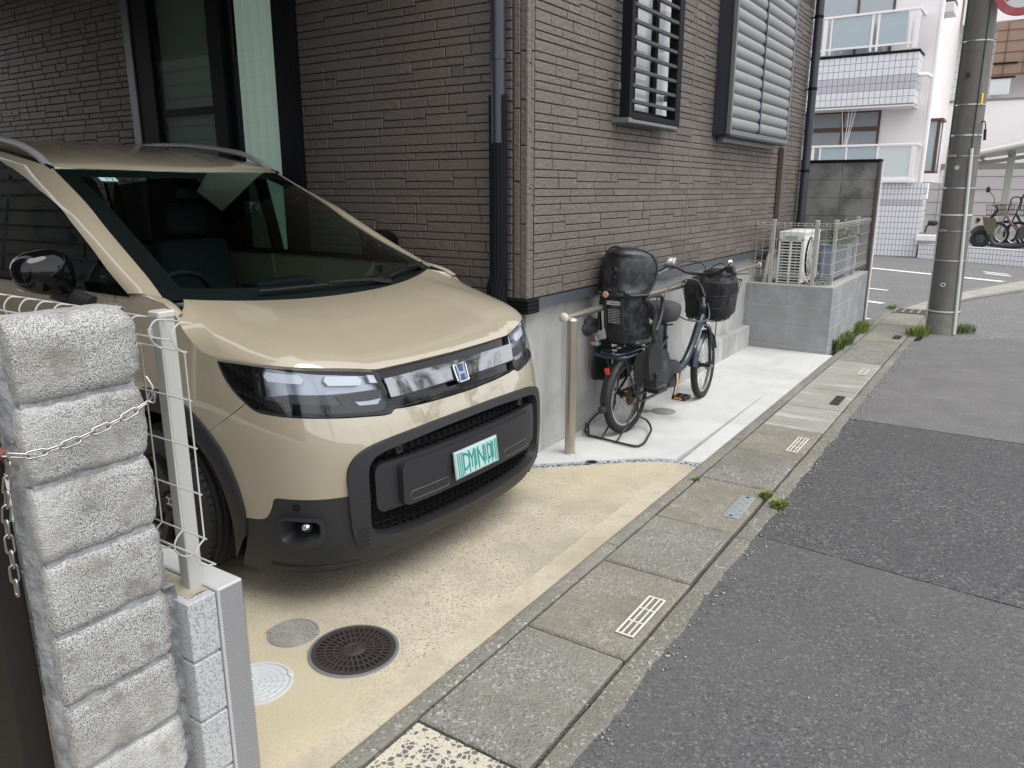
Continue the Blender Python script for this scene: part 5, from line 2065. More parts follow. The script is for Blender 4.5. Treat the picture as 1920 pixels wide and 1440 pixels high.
# chain: taut run over the pillar, loose end hanging
CH = thing('chain', 'bright steel link chain drawn across the speckled block pillar with a loose hanging end', 'chain', (-1.84, .9, 1.0))
def link(b, c, t, up, L=.047, W=.017, r=.0027):
    t = Vector(t).normalized()
    up = (Vector(up) - t * Vector(up).dot(t)).normalized()
    pts = []
    h = L / 2 - W / 2
    for sgn in (1, -1):
        for i in range(7):
            a = R(-90 + 180 * i / 6)
            pts.append(Vector(c) + t * sgn * (h + math.cos(a) * W / 2) + up * sgn * (math.sin(a) * W / 2))
    b.tube(pts, r, 7, closed=True)
def chain_run(path, nor, m='steel_link', pitch=.0385):
    P = [Vector(p) for p in spl(path, 12)]
    d = [0]
    for a, b_ in zip(P, P[1:]): d.append(d[-1] + (b_ - a).length)
    n = int(d[-1] / pitch)
    for i in range(n):
        t = (i + .5) * pitch
        k = 0
        while k < len(d) - 2 and d[k + 1] < t: k += 1
        c = P[k].lerp(P[k + 1], (t - d[k]) / (d[k + 1] - d[k]))
        tg = (P[min(k + 1, len(P) - 1)] - P[k]).normalized()
        nr = Vector(nor)
        sd = tg.cross(nr)
        up = (nr * .75 + sd * .66) if i % 2 else (nr * -.55 + sd * .83)
        b = MB()
        link(b, c, tg, up)
        b.build('link', m, CH, smooth=70)
chain_run([(-1.862, 1.088, 1.040), (-1.840, 1.068, 1.030), (-1.836, .994, 1.003), (-1.836, .914, .985), (-1.836, .839, .972), (-1.842, .772, .968), (-1.862, .735, .975), (-1.90, .715, .990)], (1, 0, 0))
chain_run([(-1.872, .735, .955), (-1.890, .728, .88), (-1.905, .722, .80), (-1.905, .720, .72), (-1.908, .720, .655), (-1.912, .720, .590)], (.5, -.87, 0))
b = MB()
b.tube([(-1.93, .705, 1.005), (-1.87, .728, .972)], .012, 10)
b.build('sleeve', 'rust_red', CH, smooth=60)
b = MB()
b.tube([(-1.875, 1.088, 1.085), (-1.858, 1.092, 1.06), (-1.858, 1.090, 1.035), (-1.872, 1.088, 1.022)], .0035, 6)
b.build('hook', 'steel_link', CH, smooth=60)

# ------------------------------------------------------------------ low block wall with mesh fence beside the car
mat('block_fine', (0.44, 0.45, 0.46), 0.9, var=[('fine', 200, (0.20, 0.205, 0.21), 0.52, 0.36, 0.8), ('fine', 260, (0.62, 0.62, 0.62), 0.6, 0.75, 0.5)], bump=[('fine', 200, 0.6, 0.003)])
mat('cap_mortar', (0.40, 0.36, 0.28), 0.9, var=[('noise', 25, (0.26, 0.235, 0.18), 0.42, 0.68, 0.9)], bump=[('noise', 60, 0.5, 0.006)])
mat('punched', (0.46, 0.46, 0.465), 0.5)
mat('dimple', (0.10, 0.10, 0.105), 0.7)
mat('fence_cream', (0.47, 0.465, 0.435), 0.42)
mat('fence_post', (0.42, 0.42, 0.395), 0.45)
LW = thing('low_wall', 'low grey block wall end with a dimpled corner strip below the mesh fence post', 'wall', (-3.4, 1.195, 0))
WZ = .420
for k in range(5):
    zt = WZ - .2 * k
    x = -1.842
    i = 0
    while x > -6.5:
        L = .195 if (k % 2 and i == 0) else .39
        b = MB()
        b.rbox(x - L + .008, x, 1.108, 1.200 if i == 0 else 1.285, zt - .190 if k or True else 0, zt - (.004 if k == 0 else 0), .003)
        b.build('block', 'block_fine', LW)
        x -= L
        i += 1
b = MB()
b.box(-6.5, -1.848, 1.113, 1.195, -.4, WZ - .008)
b.build('joint_mortar', 'mortar', LW)
b = MB()
b.rbox(-6.5, -1.835, 1.202, 1.288, -.4, WZ + .004, .004)
st = b.build('corner_strip', 'punched', LW)
b = MB()
for i in range(15):
    for j in range(140):
        y = 1.208 + i * .0054 + (.0027 if j % 2 else 0)
        z = WZ - .006 - j * .0052
        b.box(-1.8350, -1.8342, y, y + .0034, z - .0018, z + .0012)
b.build('dimple', 'dimple', st, kind='stuff')
b = MB()
rows = rough_sheet(lambda s, t: (-1.87 - .26 * s, 1.128 + .070 * t, WZ - .0035 + .004 * math.sin(math.pi * t)), 24, 8, .0015, 40)
b.grid(rows)
b.build('cap_mortar', 'cap_mortar', LW, smooth=60)
MF = thing('mesh_fence', 'pale welded mesh fence with rolled edges and a square end post beside the car', 'fence', (-3.4, 1.15, WZ))
def sq_post(x, y, z0, z1, w, m, par, capm):
    b = MB()
    b.rbox(x - w / 2, x + w / 2, y - w / 2, y + w / 2, z0, z1, .003)
    o = b.build('post', m, par)
    b = MB()
    b.rbox(x - w / 2 - .003, x + w / 2 + .003, y - w / 2 - .003, y + w / 2 + .003, z1 - .012, z1 + .008, .004)
    b.build('post_cap', capm, o)
    return o
for px in (-1.930, -3.93, -5.93): sq_post(px, 1.185, WZ - .02, 1.235, .046, 'fence_post', MF, 'fence_cream')
FY = 1.150
zs_h = [1.222, 1.183, 1.150, 1.018, .885, .752, .620, .580, .535]
yoff = {1.222: .022, 1.183: -.028, 1.150: 0, .620: 0, .580: -.028, .535: .020}
for z in zs_h:
    b = MB()
    y = FY + yoff.get(z, 0)
    b.tube([(-1.782, y, z), (-6.4, y, z)], .0028, 6)
    b.build('wire', 'fence_cream', MF, smooth=60)
x = -1.785
while x > -6.4:
    b = MB()
    up = spl([(x, FY + .022, 1.222), (x, FY - .012, 1.226), (x, FY - .034, 1.200), (x, FY - .026, 1.168), (x, FY - .004, 1.148)], 4)
    dn = spl([(x, FY - .004, .622), (x, FY - .026, .604), (x, FY - .034, .575), (x, FY - .012, .545), (x, FY + .020, .535)], 4)
    b.tube(up + dn, .0026, 6)
    b.build('wire', 'fence_cream', MF, smooth=60)
    x -= .1
b = MB()
b.rbox(-1.952, -1.945, 1.150, 1.165, 1.165, 1.195, .002)
b.tube([(-1.945, 1.158, 1.172), (-1.935, 1.150, 1.172)], .005, 6)
b.build('clamp', 'fence_cream', MF)

XF = None
# neighbour's dark-clad house at the left, outside the frame: it shades the car's flank and shows in its glass
NH = thing('neighbour_house', 'dark horizontal clad wall of the house left of the driveway', 'house', (-6, -2.2, 0))
mat('siding_dark', (0.10, 0.095, 0.09), 0.6)
b = MB()
b.box(-12, -2.75, -6.0, .02, 0, 7.2)
b.build('wall', 'siding_dark', NH)
b = MB()
z = .35
while z < 7.0:
    b.add([(-12, .022, z), (-2.75, .022, z), (-2.75, .040, z + .02), (-12, .040, z + .02), (-2.75, .026, z + .19), (-12, .026, z + .19)], [(0, 1, 2, 3), (3, 2, 4, 5)])
    z += .19
b.build('siding', 'siding_dark', NH)

# ------------------------------------------------------------------ bicycle with a child seat, facing along the house
mat('bike_navy', (0.006, 0.012, 0.024), 0.3, coat=0.5)
mat('bike_black', (0.014, 0.0145, 0.016), 0.42)
mat('bike_black_worn', (0.020, 0.021, 0.024), 0.45, var=[('noise', 9, (0.075, 0.08, 0.092), 0.52, 0.74, 0.8)])
mat('seat_shell', (0.012, 0.0125, 0.014), 0.38, var=[('noise', 8, (0.085, 0.092, 0.108), 0.52, 0.68, 0.85), ('noise', 26, (0.05, 0.054, 0.062), 0.55, 0.72, 0.6), ('noise', 9, (0.09, 0.097, 0.11), 0.58, 0.70, 0.6, (3, 3, .5))])
mat('tyre', (0.016, 0.016, 0.0165), 0.8)
mat('rim_alloy', (0.52, 0.52, 0.52), 0.35, metal=0.9)
mat('spoke_steel', (0.16, 0.155, 0.15), 0.4, metal=0.8)
mat('rusty_gear', (0.10, 0.055, 0.035), 0.7, metal=0.4, var=[('noise', 60, (0.04, 0.03, 0.025), 0.45, 0.7, 0.8)])
mat('crank_copper', (0.30, 0.19, 0.125), 0.35, metal=0.8)
mat('orange_lens', (0.60, 0.23, 0.02), 0.25)
mat('red_lens', (0.55, 0.012, 0.02), 0.2, coat=0.6)
mat('fabric_black', (0.012, 0.0125, 0.015), 0.6, bump=[('noise', 45, 0.4, 0.01)])
mat('cover_grey', (0.050, 0.051, 0.055), 0.75, bump=[('fine', 300, 0.3, 0.002)])
mat('pouch_grey', (0.060, 0.062, 0.070), 0.55, bump=[('noise', 40, 0.5, 0.012)])
mat('label_silver', (0.42, 0.43, 0.44), 0.45)
mat('sticker_orange', (0.52, 0.26, 0.16), 0.6, var=[('noise', 50, (0.65, 0.50, 0.30), 0.5, 0.65, 0.9)])
mat('letter_white', (0.75, 0.76, 0.78), 0.5)
mat('cable_grey', (0.10, 0.10, 0.10), 0.4)

BK = thing('bicycle', 'dark navy electric bicycle with a black child seat parked by the house', 'bicycle', (-2.058, 4.404, 0), R(84.33), local=True)
AXR, AXF, WR = Vector((.04, 0, .254)), Vector((1.175, 0, .254)), .2535
# steering frame: everything that turns with the bars
ST0 = Vector((1.128, 0, .60))
STA = Vector((-.147, 0, .989)).normalized()
STM_ = Matrix.Translation(ST0) @ Matrix.Rotation(R(9), 4, STA) @ Matrix.Translation(-ST0)

def bike_wheel(c, M, front):
    b = MB()
    T = (M if M is not None else Matrix.Identity(4)) @ Matrix.Translation(c) @ Matrix.Rotation(R(90), 4, 'X')
    prof = []
    rt = .0265
    for k in range(18):
        a = 2 * math.pi * k / 18
        prof.append((WR - rt + rt * math.cos(a), rt * math.sin(a)))
    b.lathe(prof, 56, T, closed=True)
    wo_ = b.build('wheel', 'tyre', BK, smooth=50)
    b = MB()
    for k in range(80):
        Tk = T @ Matrix.Rotation(2 * math.pi * k / 80, 4, 'Z')
        for zz, dx in ((0, 0), (-.014, -.004), (.014, -.004)):
            b.box(WR - .003 + dx, WR + .0015 + dx, -.0055, .0035, zz - .0045, zz + .0045, Tk)
    b.build('tread_knob', 'tyre', wo_, kind='stuff')
    b = MB()
    ri = WR - 2 * rt
    b.lathe([(ri + .004, -.013), (ri + .004, .013), (ri - .010, .012), (ri - .014, 0), (ri - .010, -.012)], 56, T, closed=True)
    b.build('rim', 'rim_alloy', wo_, smooth=40)
    b = MB()
    for k in range(28):
        a = 2 * math.pi * k / 28
        a2 = a + (.55 if k % 2 else -.55)
        zz = .028 if (k // 2) % 2 else -.028
        b.tube([T @ Vector((.026 * math.cos(a2), .026 * math.sin(a2), zz)), T @ Vector(((ri - .008) * math.cos(a), (ri - .008) * math.sin(a), 0))], .0011, 4, cap=False)
    b.build('spokes', 'spoke_steel', wo_, kind='stuff')
    b = MB()
    b.lathe([(.0001, -.055), (.012, -.055), (.012, -.034), (.030, -.032), (.030, -.026), (.016, -.02), (.016, .02), (.030, .026), (.030, .032), (.012, .034), (.012, .055), (.0001, .055)], 20, T)
    b.build('hub', 'bike_black', wo_, smooth=40)
    return wo_, T
rw, RT = bike_wheel(AXR, None, False)
fw_, FT = bike_wheel(AXF, STM_, True)
b = MB()
T = RT
for r_, z_ in ((.060, .034), (.052, .039), (.044, .044), (.035, .049)):
    b.lathe([(.014, z_), (r_, z_), (r_, z_ + .0025), (.014, z_ + .0025)], 26, T, closed=True)
b.build('sprocket', 'rusty_gear', rw, smooth=30)

def mudguard(c, M, a0, a1, m, w=.034, rr_=None):
    b = MB()
    r_ = (rr_ or WR + .022)
    T = (M if M is not None else Matrix.Identity(4)) @ Matrix.Translation(c)
    rows = []
    for i in range(25):
        a = R(a0 + (a1 - a0) * i / 24)
        row = []
        for j in range(9):
            f = -1 + 2 * j / 8
            rad = r_ - .014 * f * f
            row.append(T @ Vector((math.cos(a) * rad, w * f, math.sin(a) * rad)))
        row2 = row
        rows.append(row2)
    b.grid(rows)
    # inner skin
    rows2 = [[T @ Vector((math.cos(R(a0 + (a1 - a0) * i / 24)) * (r_ - .003 - .014 * (-1 + 2 * j / 8) ** 2), (w - .002) * (-1 + 2 * j / 8), math.sin(R(a0 + (a1 - a0) * i / 24)) * (r_ - .003 - .014 * (-1 + 2 * j / 8) ** 2))) for j in range(9)] for i in range(25)]
    b.grid(rows2, flip=True)
    return b.build('mudguard', m, BK, smooth=60)
mg = mudguard(AXR, None, 60, 184, 'bike_black')
b = MB()
b.rbox(-.032, .032, -.018, .018, -.035, .010, .008, Matrix.Translation(AXR + Vector((-.278, 0, -.025))))
b.build('mud_flap', 'bike_black', mg)
b = MB()
b.rbox(-.010, .010, -.017, .017, -.024, .024, .005, Matrix.Translation((-.200, 0, .455)) @ Matrix.Rotation(R(-22), 4, 'Y'))
b.build('rear_reflector', 'red_lens', mg)
mg2 = mudguard(AXF, STM_, 20, 172, 'bike_navy')

# frame
b = MB()
b.tube(spl([(1.118, 0, .640), (1.055, 0, .565), (.975, 0, .440), (.870, 0, .335), (.74, 0, .298), (.60, 0, .288)], 8), .036, 16, rz=.82)
fr_ = b.build('frame', 'bike_navy', BK, smooth=60)
b = MB()
b.tube([ST0 + STA * -.02, ST0 + STA * .185], .027, 16)
b.build('head_tube', 'bike_navy', fr_, smooth=60)
b = MB()
b.tube([ST0 + STA * .165, ST0 + STA * .205], .031, 16)
b.build('headset', 'bike_black', fr_, smooth=60)
b = MB()
b.tube([(.575, 0, .30), (.515, 0, .66)], .020, 12)
b.tube([(.515, 0, .64), (.497, 0, .735)], .014, 12)
b.tube([(.517, 0, .635), (.512, 0, .665)], .024, 12)
b.tube([(.512, 0, .65), (.505, -.075, .668)], .005, 6)
b.build('seat_tube', 'bike_navy', fr_, smooth=60)
for sg in (-1, 1):
    b = MB()
    b.tube([(.55, sg * .03, .275), (.30, sg * .060, .262), (.04, sg * .068, .254)], .011, 10)
    b.tube([(.53, sg * .025, .57), (.30, sg * .060, .46), (.05, sg * .068, .262)], .009, 10)
    b.build('stay', 'bike_black', fr_, smooth=60)
# lettering down the tube
t = text_mesh('Panasonic', .046, .0004)
b = MB()
base = Vector((1.012, 0, .498))
dr_ = (Vector((1.06, 0, .575)) - Vector((.975, 0, .44))).normalized()
upv = Vector((0, -1, 0)).cross(dr_).normalized()
for off, nn_ in ((Vector((0, -.0315, 0)), -1),):
    b.merge(t, frame_m(base + off, dr_, upv, dr_.cross(upv)))
b.build('frame_lettering', 'letter_white', fr_)
# drive unit, chain case, crank, pedals
b = MB()
T = Matrix.Translation((.605, 0, .297)) @ Matrix.Rotation(R(90), 4, 'X')
b.lathe([(.0001, .062), (.075, .062), (.095, .056), (.100, .045), (.100, -.03), (.085, -.05), (.0001, -.055)], 32, T)
b.tube([(.58, -.050, .385), (.30, -.058, .330), (.06, -.062, .302)], .010, 8)
b.build('drive_unit', 'bike_black_worn', BK, smooth=40)
b = MB()
b.tube([(.56, -.055, .222), (.30, -.060, .205), (.06, -.060, .200)], .008, 8)
b.tube([(.53, -.060, .345), (.30, -.062, .318), (.06, -.062, .295)], .008, 8)
b.build('chain_guard', 'bike_black', BK, smooth=40)
b = MB()
b.tube([(.605, -.075, .300), (.57, -.095, .245), (.518, -.105, .165)], [.016, .012, .013], 10)
b.tube([(.605, .07, .300), (.64, .095, .36), (.692, .105, .435)], [.016, .012, .013], 10)
b.build('crank', 'crank_copper', BK, smooth=60)
for sg, x, z in ((-1, .518, .165), (1, .692, .435)):
    b = MB()
    M = Matrix.Translation((x, sg * .160, z))
    for yy in (-.045, .0, .045): b.rbox(-.045, .045, yy - .007, yy + .007, -.013, .013, .003, M)
    for xx in (-.043, .043): b.rbox(xx - .007, xx + .007, -.05, .05, -.014, .014, .003, M)
    b.tube([M @ Vector((0, -.06, 0)), M @ Vector((0, .05, 0))], .008, 8)
    pd = b.build('pedal', 'bike_black', BK)
    b = MB()
    b.rbox(-.0515, -.049, -.030, .030, -.007, .007, .001, M)
    b.rbox(.049, .0515, -.030, .030, -.007, .007, .001, M)
    b.build('pedal_reflector', 'orange_lens', pd)
# battery and skirt guards
b = MB()
b.rbox(.335, .445, -.045, .045, .36, .68, .02, Matrix.Identity(4), seg=3)
b.build('battery', 'bike_black', BK, smooth=40)
for sg in (-1, 1):
    b = MB()
    b.prism(spl([(.02, .35), (.16, .345), (.34, .42), (.33, .54), (.10, .55), (.0, .50)], 5, True), -.003, .003, frame_m((0, sg * .078, 0), (1, 0, 0), (0, 0, 1), (0, -1, 0)))
    b.build('skirt_guard', 'bike_black', BK)
# rear rack
b = MB()
loop = spl([(-.185, .055, .565), (-.195, 0, .565), (-.185, -.055, .565), (-.10, -.075, .565), (.20, -.070, .572), (.36, -.03, .585), (.36, .03, .585), (.20, .070, .572), (-.10, .075, .565)], 5, True)
b.tube(loop, .008, 8, closed=True)
for sg in (-1, 1):
    b.tube([(-.12, sg * .072, .565), (.03, sg * .075, .27)], .006, 8)
    b.tube([(.10, sg * .072, .568), (.05, sg * .075, .27)], .006, 8)
for x in (-.12, -.03, .06, .15): b.tube([(x, -.072, .566), (x, .072, .566)], .005, 6)
b.build('rack', 'bike_navy', BK, smooth=60)
b = MB()
b.tube(spl([(-.19, .11, .555), (-.215, 0, .550), (-.19, -.11, .555), (-.06, -.13, .560)], 6), .010, 8)
b.build('rack_bumper', 'bike_navy', BK, smooth=60)
# two-legged parking stand
b = MB()
for pth in ([(.05, .085, .25), (.03, .090, .14), (.20, .235, .075), (.125, .262, .060), (-.06, .215, .045), (-.119, .182, .020)],
            [(.05, -.085, .25), (.06, -.088, .13), (.20, -.075, .055), (.10, -.165, .035), (-.04, -.215, .022), (-.075, -.228, .016)]):
    b.tube(spl(pth, 6), .007, 8)
b.tube(spl([(-.075, -.228, .016), (-.145, -.240, .012), (-.205, -.220, .012), (-.210, -.10, .012), (-.207, .03, .012), (-.209, .120, .012)], 5), .0075, 8)
b.tube([(-.209, .12, .012), (-.130, .205, .012)], .007, 8)
b.tube([(-.119, .182, .022), (-.209, .12, .012)], .007, 8)
b.tube([(-.119, .182, .022), (-.115, .205, .055), (-.225, .135, .052)], .007, 8)
b.tube([(-.209, .12, .012), (-.225, .135, .052)], .007, 8)
b.tube([(-.206, .02, .012), (-.10, .04, .060), (.035, .075, .20)], .006, 8)
b.tube([(-.208, -.09, .012), (-.08, -.080, .075), (.04, -.080, .22)], .006, 8)
b.build('parking_stand', 'bike_black', BK, smooth=60)
# saddle under a cover
rows = []
for x, hw, zt, zb in ((.425, .02, .775, .70), (.435, .075, .800, .690), (.47, .105, .822, .680), (.53, .108, .826, .678), (.59, .085, .812, .684), (.65, .052, .795, .690), (.70, .034, .783, .700), (.722, .02, .768, .715)):
    row = []
    for k in range(17):
        a = math.pi * 2 * k / 16
        ce = lambda v, e: math.copysign(abs(v) ** e, v)
        row.append(Vector((x, hw * ce(math.cos(a), .65), (zt + zb) / 2 + (zt - zb) / 2 * ce(math.sin(a), .55))))
    rows.append(row)
b = MB()
b.grid(rows)
b.add(rows[0], [tuple(range(17))])
b.add(rows[-1], [tuple(range(17))])
b.build('saddle', 'cover_grey', BK, smooth=50)

# child seat: back shell with hooded head part, arm loops, leg guards
def seat_row(z, hw, x0, wrap, n=24, back=0.0):
    hw *= 1.10
    return [Vector((x0 + wrap * abs(f) ** 2.4 + back * (1 - f * f), hw * f + .022, z)) for f in [-1 + 2 * k / n for k in range(n + 1)]]
b = MB()
rows = [seat_row(z, hw, x0, wr) for z, hw, x0, wr in ((.595, .085, -.015, .03), (.60, .115, -.055, .10), (.625, .128, -.085, .17), (.68, .132, -.100, .19), (.78, .140, -.118, .17), (.87, .148, -.132, .15), (.925, .152, -.140, .14))]
b.grid(rows)
b.grid([[p + Vector((.012, 0, .004)) for p in r] for r in rows], flip=True)
cs = b.build('child_seat', 'seat_shell', BK, smooth=60)
b = MB()
hd = ((.930, .156, -.150, .150), (.96, .166, -.148, .165), (1.02, .180, -.145, .190), (1.08, .184, -.142, .200), (1.13, .172, -.134, .195), (1.17, .148, -.120, .170), (1.195, .112, -.102, .13), (1.208, .07, -.085, .08), (1.213, .03, -.07, .04))
def hd_row(z, hw, x0, wr):
    r_ = seat_row(z, hw, x0, wr)
    lim = .80
    zt = min(1, max(0, (1.178 - z) / .02)) * min(1, max(0, (z - .945) / .02))
    for k, p in enumerate(r_):
        f = abs(-1 + 2 * k / 24)
        e = 1 / (1 + math.exp((f - lim) * 40))
        p.x += .022 * e * zt
    return r_
rows = []
hz = [hd[0]]
for (a, b_) in zip(hd, hd[1:]):
    for t in (.34, .67, 1): hz.append(tuple(a[i] + (b_[i] - a[i]) * t for i in range(4)))
rows = [hd_row(*q) for q in hz]
b.grid(rows)
b.grid([[p + Vector((.014, -.012 * (p.y / .18), -.003)) for p in r] for r in rows], flip=True)
rim_l = [r[0] for r in rows] + rows[-1][1:-1] + [r[-1] for r in rows[::-1]]
b.tube(rim_l, .009, 8)
hs = b.build('head_guard', 'seat_shell', cs, smooth=60)
b = MB()
b.tube([seat_row(.926, .157, -.148, .15)[k] for k in range(25)], .011, 8)
for yy in (-.055, .05):
    b.rbox(-.160, -.148, yy - .028, yy + .028, .950, .964, .003)
b.rbox(-.166, -.150, -.125, -.075, .93, .948, .004)
b.rbox(-.166, -.150, .085, .125, .93, .948, .004)
b.build('hinge_bar', 'bike_black', cs, smooth=60)
b = MB()
for kk in range(3):
    M = Matrix.Translation((-.1235 + .001 * kk, .022, 1.075)) @ rotm((0, 0, 1), (-1, 0, 0))
    b.lathe([(.004 + .0075 * kk, 0), (.006 + .0075 * kk, .003), (.008 + .0075 * kk, 0)], 20, M)
b.rbox(-.127, -.119, .006, .038, 1.025, 1.042, .003)
b.build('head_vent', 'bike_black', cs, smooth=60)
# ribs and pocket on the lower back
for yy in (.062, -.055):
    b = MB()
    b.tube(spl([(-.146, yy, .912), (-.140, yy * 1.02, .82), (-.128, yy * 1.05, .72), (-.112, yy * 1.05, .665)], 5), [.010] * 6 + [.012] * 5 + [.006] * 5, 8)
    b.build('back_rib', 'bike_black', cs, smooth=60)
b = MB()
b.rbox(-.1455, -.139, -.045, .055, .866, .892, .001)
lb = b.build('seat_label', 'label_silver', cs)
t = text_mesh('Panasonic', .017, .0003)
b = MB()
b.merge(t, frame_m((-.1460, -.006, .879), (0, -1, 0), (0, 0, 1), (-1, 0, 0)))
b.build('label_lettering', 'ink_black', lb)
b = MB()
rk = random.Random(2)
for i in range(9):
    z = .835 - .0105 * i
    y = .050
    while y > -.045:
        L = rk.uniform(.008, .03)
        xx = -.1335 + (.835 - z) * -.0 + .012 * (.835 - z) / .09
        b.box(xx - .0016, xx - .0010, max(y - L, -.047), y, z, z + .0035)
        y -= L + .004
b.build('warning_print', 'label_silver', cs, kind='stuff')
b = MB()
b.lathe([(.0001, .004), (.018, .004), (.021, .001), (.021, -.004)], 24, Matrix.Translation((-.160, .055, .930)) @ rotm((0, 0, 1), (-1, 0, 0)))
b.build('round_sticker', 'sticker_orange', cs, smooth=40)
for sg in (-1, 1):
    b = MB()
    b.tube(spl([(-.03, sg * .148, .905), (.04, sg * .165, .86), (.075, sg * .170, .79), (.060, sg * .170, .70), (.075, sg * .172, .63), (.11, sg * .175, .57)], 6), [.016] * 12 + [.019] * 12 + [.022] * 7, 10, rz=.6)
    b.tube(spl([(-.01, sg * .145, .910), (.10, sg * .140, .912), (.20, sg * .138, .895), (.215, sg * .142, .84), (.17, sg * .155, .76), (.09, sg * .170, .69)], 6), .013, 10)
    b.build('arm_loop', 'bike_black', cs, smooth=60)
    b = MB()
    out = spl([(-.045, .545), (.01, .62), (.09, .60), (.135, .52), (.120, .41), (.06, .385), (-.02, .40)], 5, True) if sg < 0 else spl([(-.075, .36), (-.06, .545), (.0, .60), (.10, .585), (.13, .48), (.11, .355), (.02, .345)], 4, True)
    b.prism(out, -.012, .012, frame_m((0, sg * .185, 0), (1, 0, 0), (0, 0, 1), (0, -1, 0)))
    b.prism([(x * .96 + .003, z * .97 + .015) for x, z in out], .012, .016, frame_m((0, sg * .185, 0), (1, 0, 0), (0, 0, 1), (0, -1, 0)))
    lg = b.build('leg_guard', 'bike_black', cs, smooth=35)
    b = MB()
    b.rbox(.06, .20, sg * .175 - .045, sg * .175 + .045, .345 if sg > 0 else .318, .362 if sg > 0 else .338, .006)
    b.rbox(.045, .065, sg * .175 - .045, sg * .175 + .045, .318, .43, .006)
    b.build('foot_tray', 'bike_black_worn', lg)
b = MB()
b.prism(spl([(.14, .33), (.16, .52), (.24, .545), (.33, .50), (.37, .40), (.36, .30), (.25, .27)], 5, True), -.006, .006, frame_m((.04, -.115, 0), (1, 0, 0), (0, 0, 1), (0, -1, 0)))
b.build('dress_guard', 'bike_black_worn', BK, smooth=35)
b = MB()
b.rbox(.17, .30, -.165, -.085, .255, .275, .005)
for k in range(6): b.rbox(.178 + .02 * k, .186 + .02 * k, -.160, -.090, .274, .281, .001)
b.build('foot_step', 'bike_black_worn', BK)
# seat pan
b = MB()
b.rbox(-.05, .22, -.125, .125, .60, .64, .02, seg=2)
b.tube([(-.04, .16, .90), (-.05, .165, .78), (-.04, .172, .68)], [.010, .012, .022], 8)
b.build('seat_pan', 'bike_black', cs, smooth=50)

# fork, bars, basket turn together
def turn(b):
    b.v = [tuple(STM_ @ Vector(v)) for v in b.v]
    return b
b = MB()
for sg in (-1, 1):
    b.tube(spl([tuple(ST0 + STA * -.03 + Vector((0, sg * .012, 0))), (1.140, sg * .045, .545), (1.150, sg * .052, .45), (1.175, sg * .054, .254)], 6), [.017] * 8 + [.014] * 6 + [.010] * 5, 10)
fk = turn(b).build('fork', 'bike_navy', BK, smooth=60)
b = MB()
for sg in (-1, 1):
    b.tube([(1.175, sg * .055, .254), (1.175, sg * .075, .254)], .011, 10)
b.tube([(1.04, -.04, .355), (1.30, -.045, .345)], .0025, 5)
turn(b).build('axle_nut', 'rim_alloy', fk, smooth=40)
b = MB()
top = Vector((1.073, 0, .955))
b.tube([ST0 + STA * .19, top], .017, 12)
hb = turn(b).build('handlebar_stem', 'bike_black', BK, smooth=60)
b = MB()
pathh = [(.855, .285, .985), (.905, .268, 1.005), (.965, .240, 1.020), (1.020, .190, 1.012), (1.055, .120, .972), (1.072, .05, .958), (1.073, 0, .957), (1.072, -.05, .958), (1.055, -.120, .972), (1.020, -.190, 1.012), (.965, -.240, 1.020), (.905, -.268, 1.005), (.855, -.285, .985)]
b.tube(spl(pathh, 6), .0115, 12)
turn(b).build('handlebar', 'bike_black', hb, smooth=60)
for sg in (-1, 1):
    b = MB()
    b.tube([(.852, sg * .286, .984), (.880, sg * .277, .995), (.955, sg * .246, 1.018)], [.017, .0175, .016], 12)
    g = turn(b).build('grip', 'bike_black_worn', hb, smooth=60)
    b = MB()
    b.tube(spl([(.975, sg * .232, .998), (.945, sg * .262, .985), (.90, sg * .295, .950), (.868, sg * .318, .905)], 5), [.010] * 4 + [.006] * 12, 8, rz=.6)
    turn(b).build('brake_lever', 'rim_alloy', hb, smooth=60)
b = MB()
b.rbox(-.035, .035, -.030, .030, -.012, .016, .005, Matrix.Translation((.965, .205, 1.052)) @ Matrix.Rotation(R(-35), 4, 'Y'))
cu_ = turn(b).build('control_unit', 'grate_steel', hb)
b = MB()
b.rbox(-.016, .016, -.014, .014, .0155, .018, .001, Matrix.Translation((.965, .205, 1.052)) @ Matrix.Rotation(R(-35), 4, 'Y'))
turn(b).build('control_screen', 'letter_white', cu_)
b = MB()
b.tube([(1.0, -.205, 1.015), (.99, -.21, 1.05)], .012, 10)
b.sphere((.985, -.212, 1.058), .028, 14, 8, (1, 1, .7))
turn(b).build('bell', 'car_chrome', hb, smooth=60)
b = MB()
b.rbox(-.03, .03, -.028, .028, -.025, .025, .01, Matrix.Translation((.985, -.225, 1.005)))
turn(b).build('gear_shifter', 'bike_black', hb)
# cables
b = MB()
for pth in ([(1.0, .20, 1.01), (1.12, .14, 1.045), (1.20, .03, 1.01), (1.15, -.01, .86), (1.125, 0, .70)],
            [(1.0, -.20, 1.01), (1.12, -.12, 1.035), (1.19, -.03, .99), (1.13, .02, .86), (1.10, .01, .68)],
            [(1.10, .02, .86), (1.045, .03, .80), (1.05, -.02, .73)]):
    b.tube(spl(pth, 8), .0035, 6)
turn(b).build('cable', 'bike_black', hb, smooth=60)
b = MB()
b.tube(spl([(.60, .05, .80), (.66, .07, .875), (.80, .06, .915), (.95, .05, .93), (1.06, .02, .90), (1.07, -.03, .80)], 8), .0065, 8)
b.tube(spl([(.70, .02, .715), (.82, -.01, .655), (.97, -.05, .625), (1.09, -.06, .63), (1.135, -.04, .69), (1.12, -.03, .74)], 8), .0065, 8)
b.build('lock_cable', 'cable_grey', BK, smooth=60)
b = MB()
b.tube([(1.035, -.035, .79), (1.005, -.055, .745)], .011, 10)
b.sphere((1.0, -.058, .738), .019, 12, 8)
b.build('lock_head', 'cable_grey', BK, smooth=60)
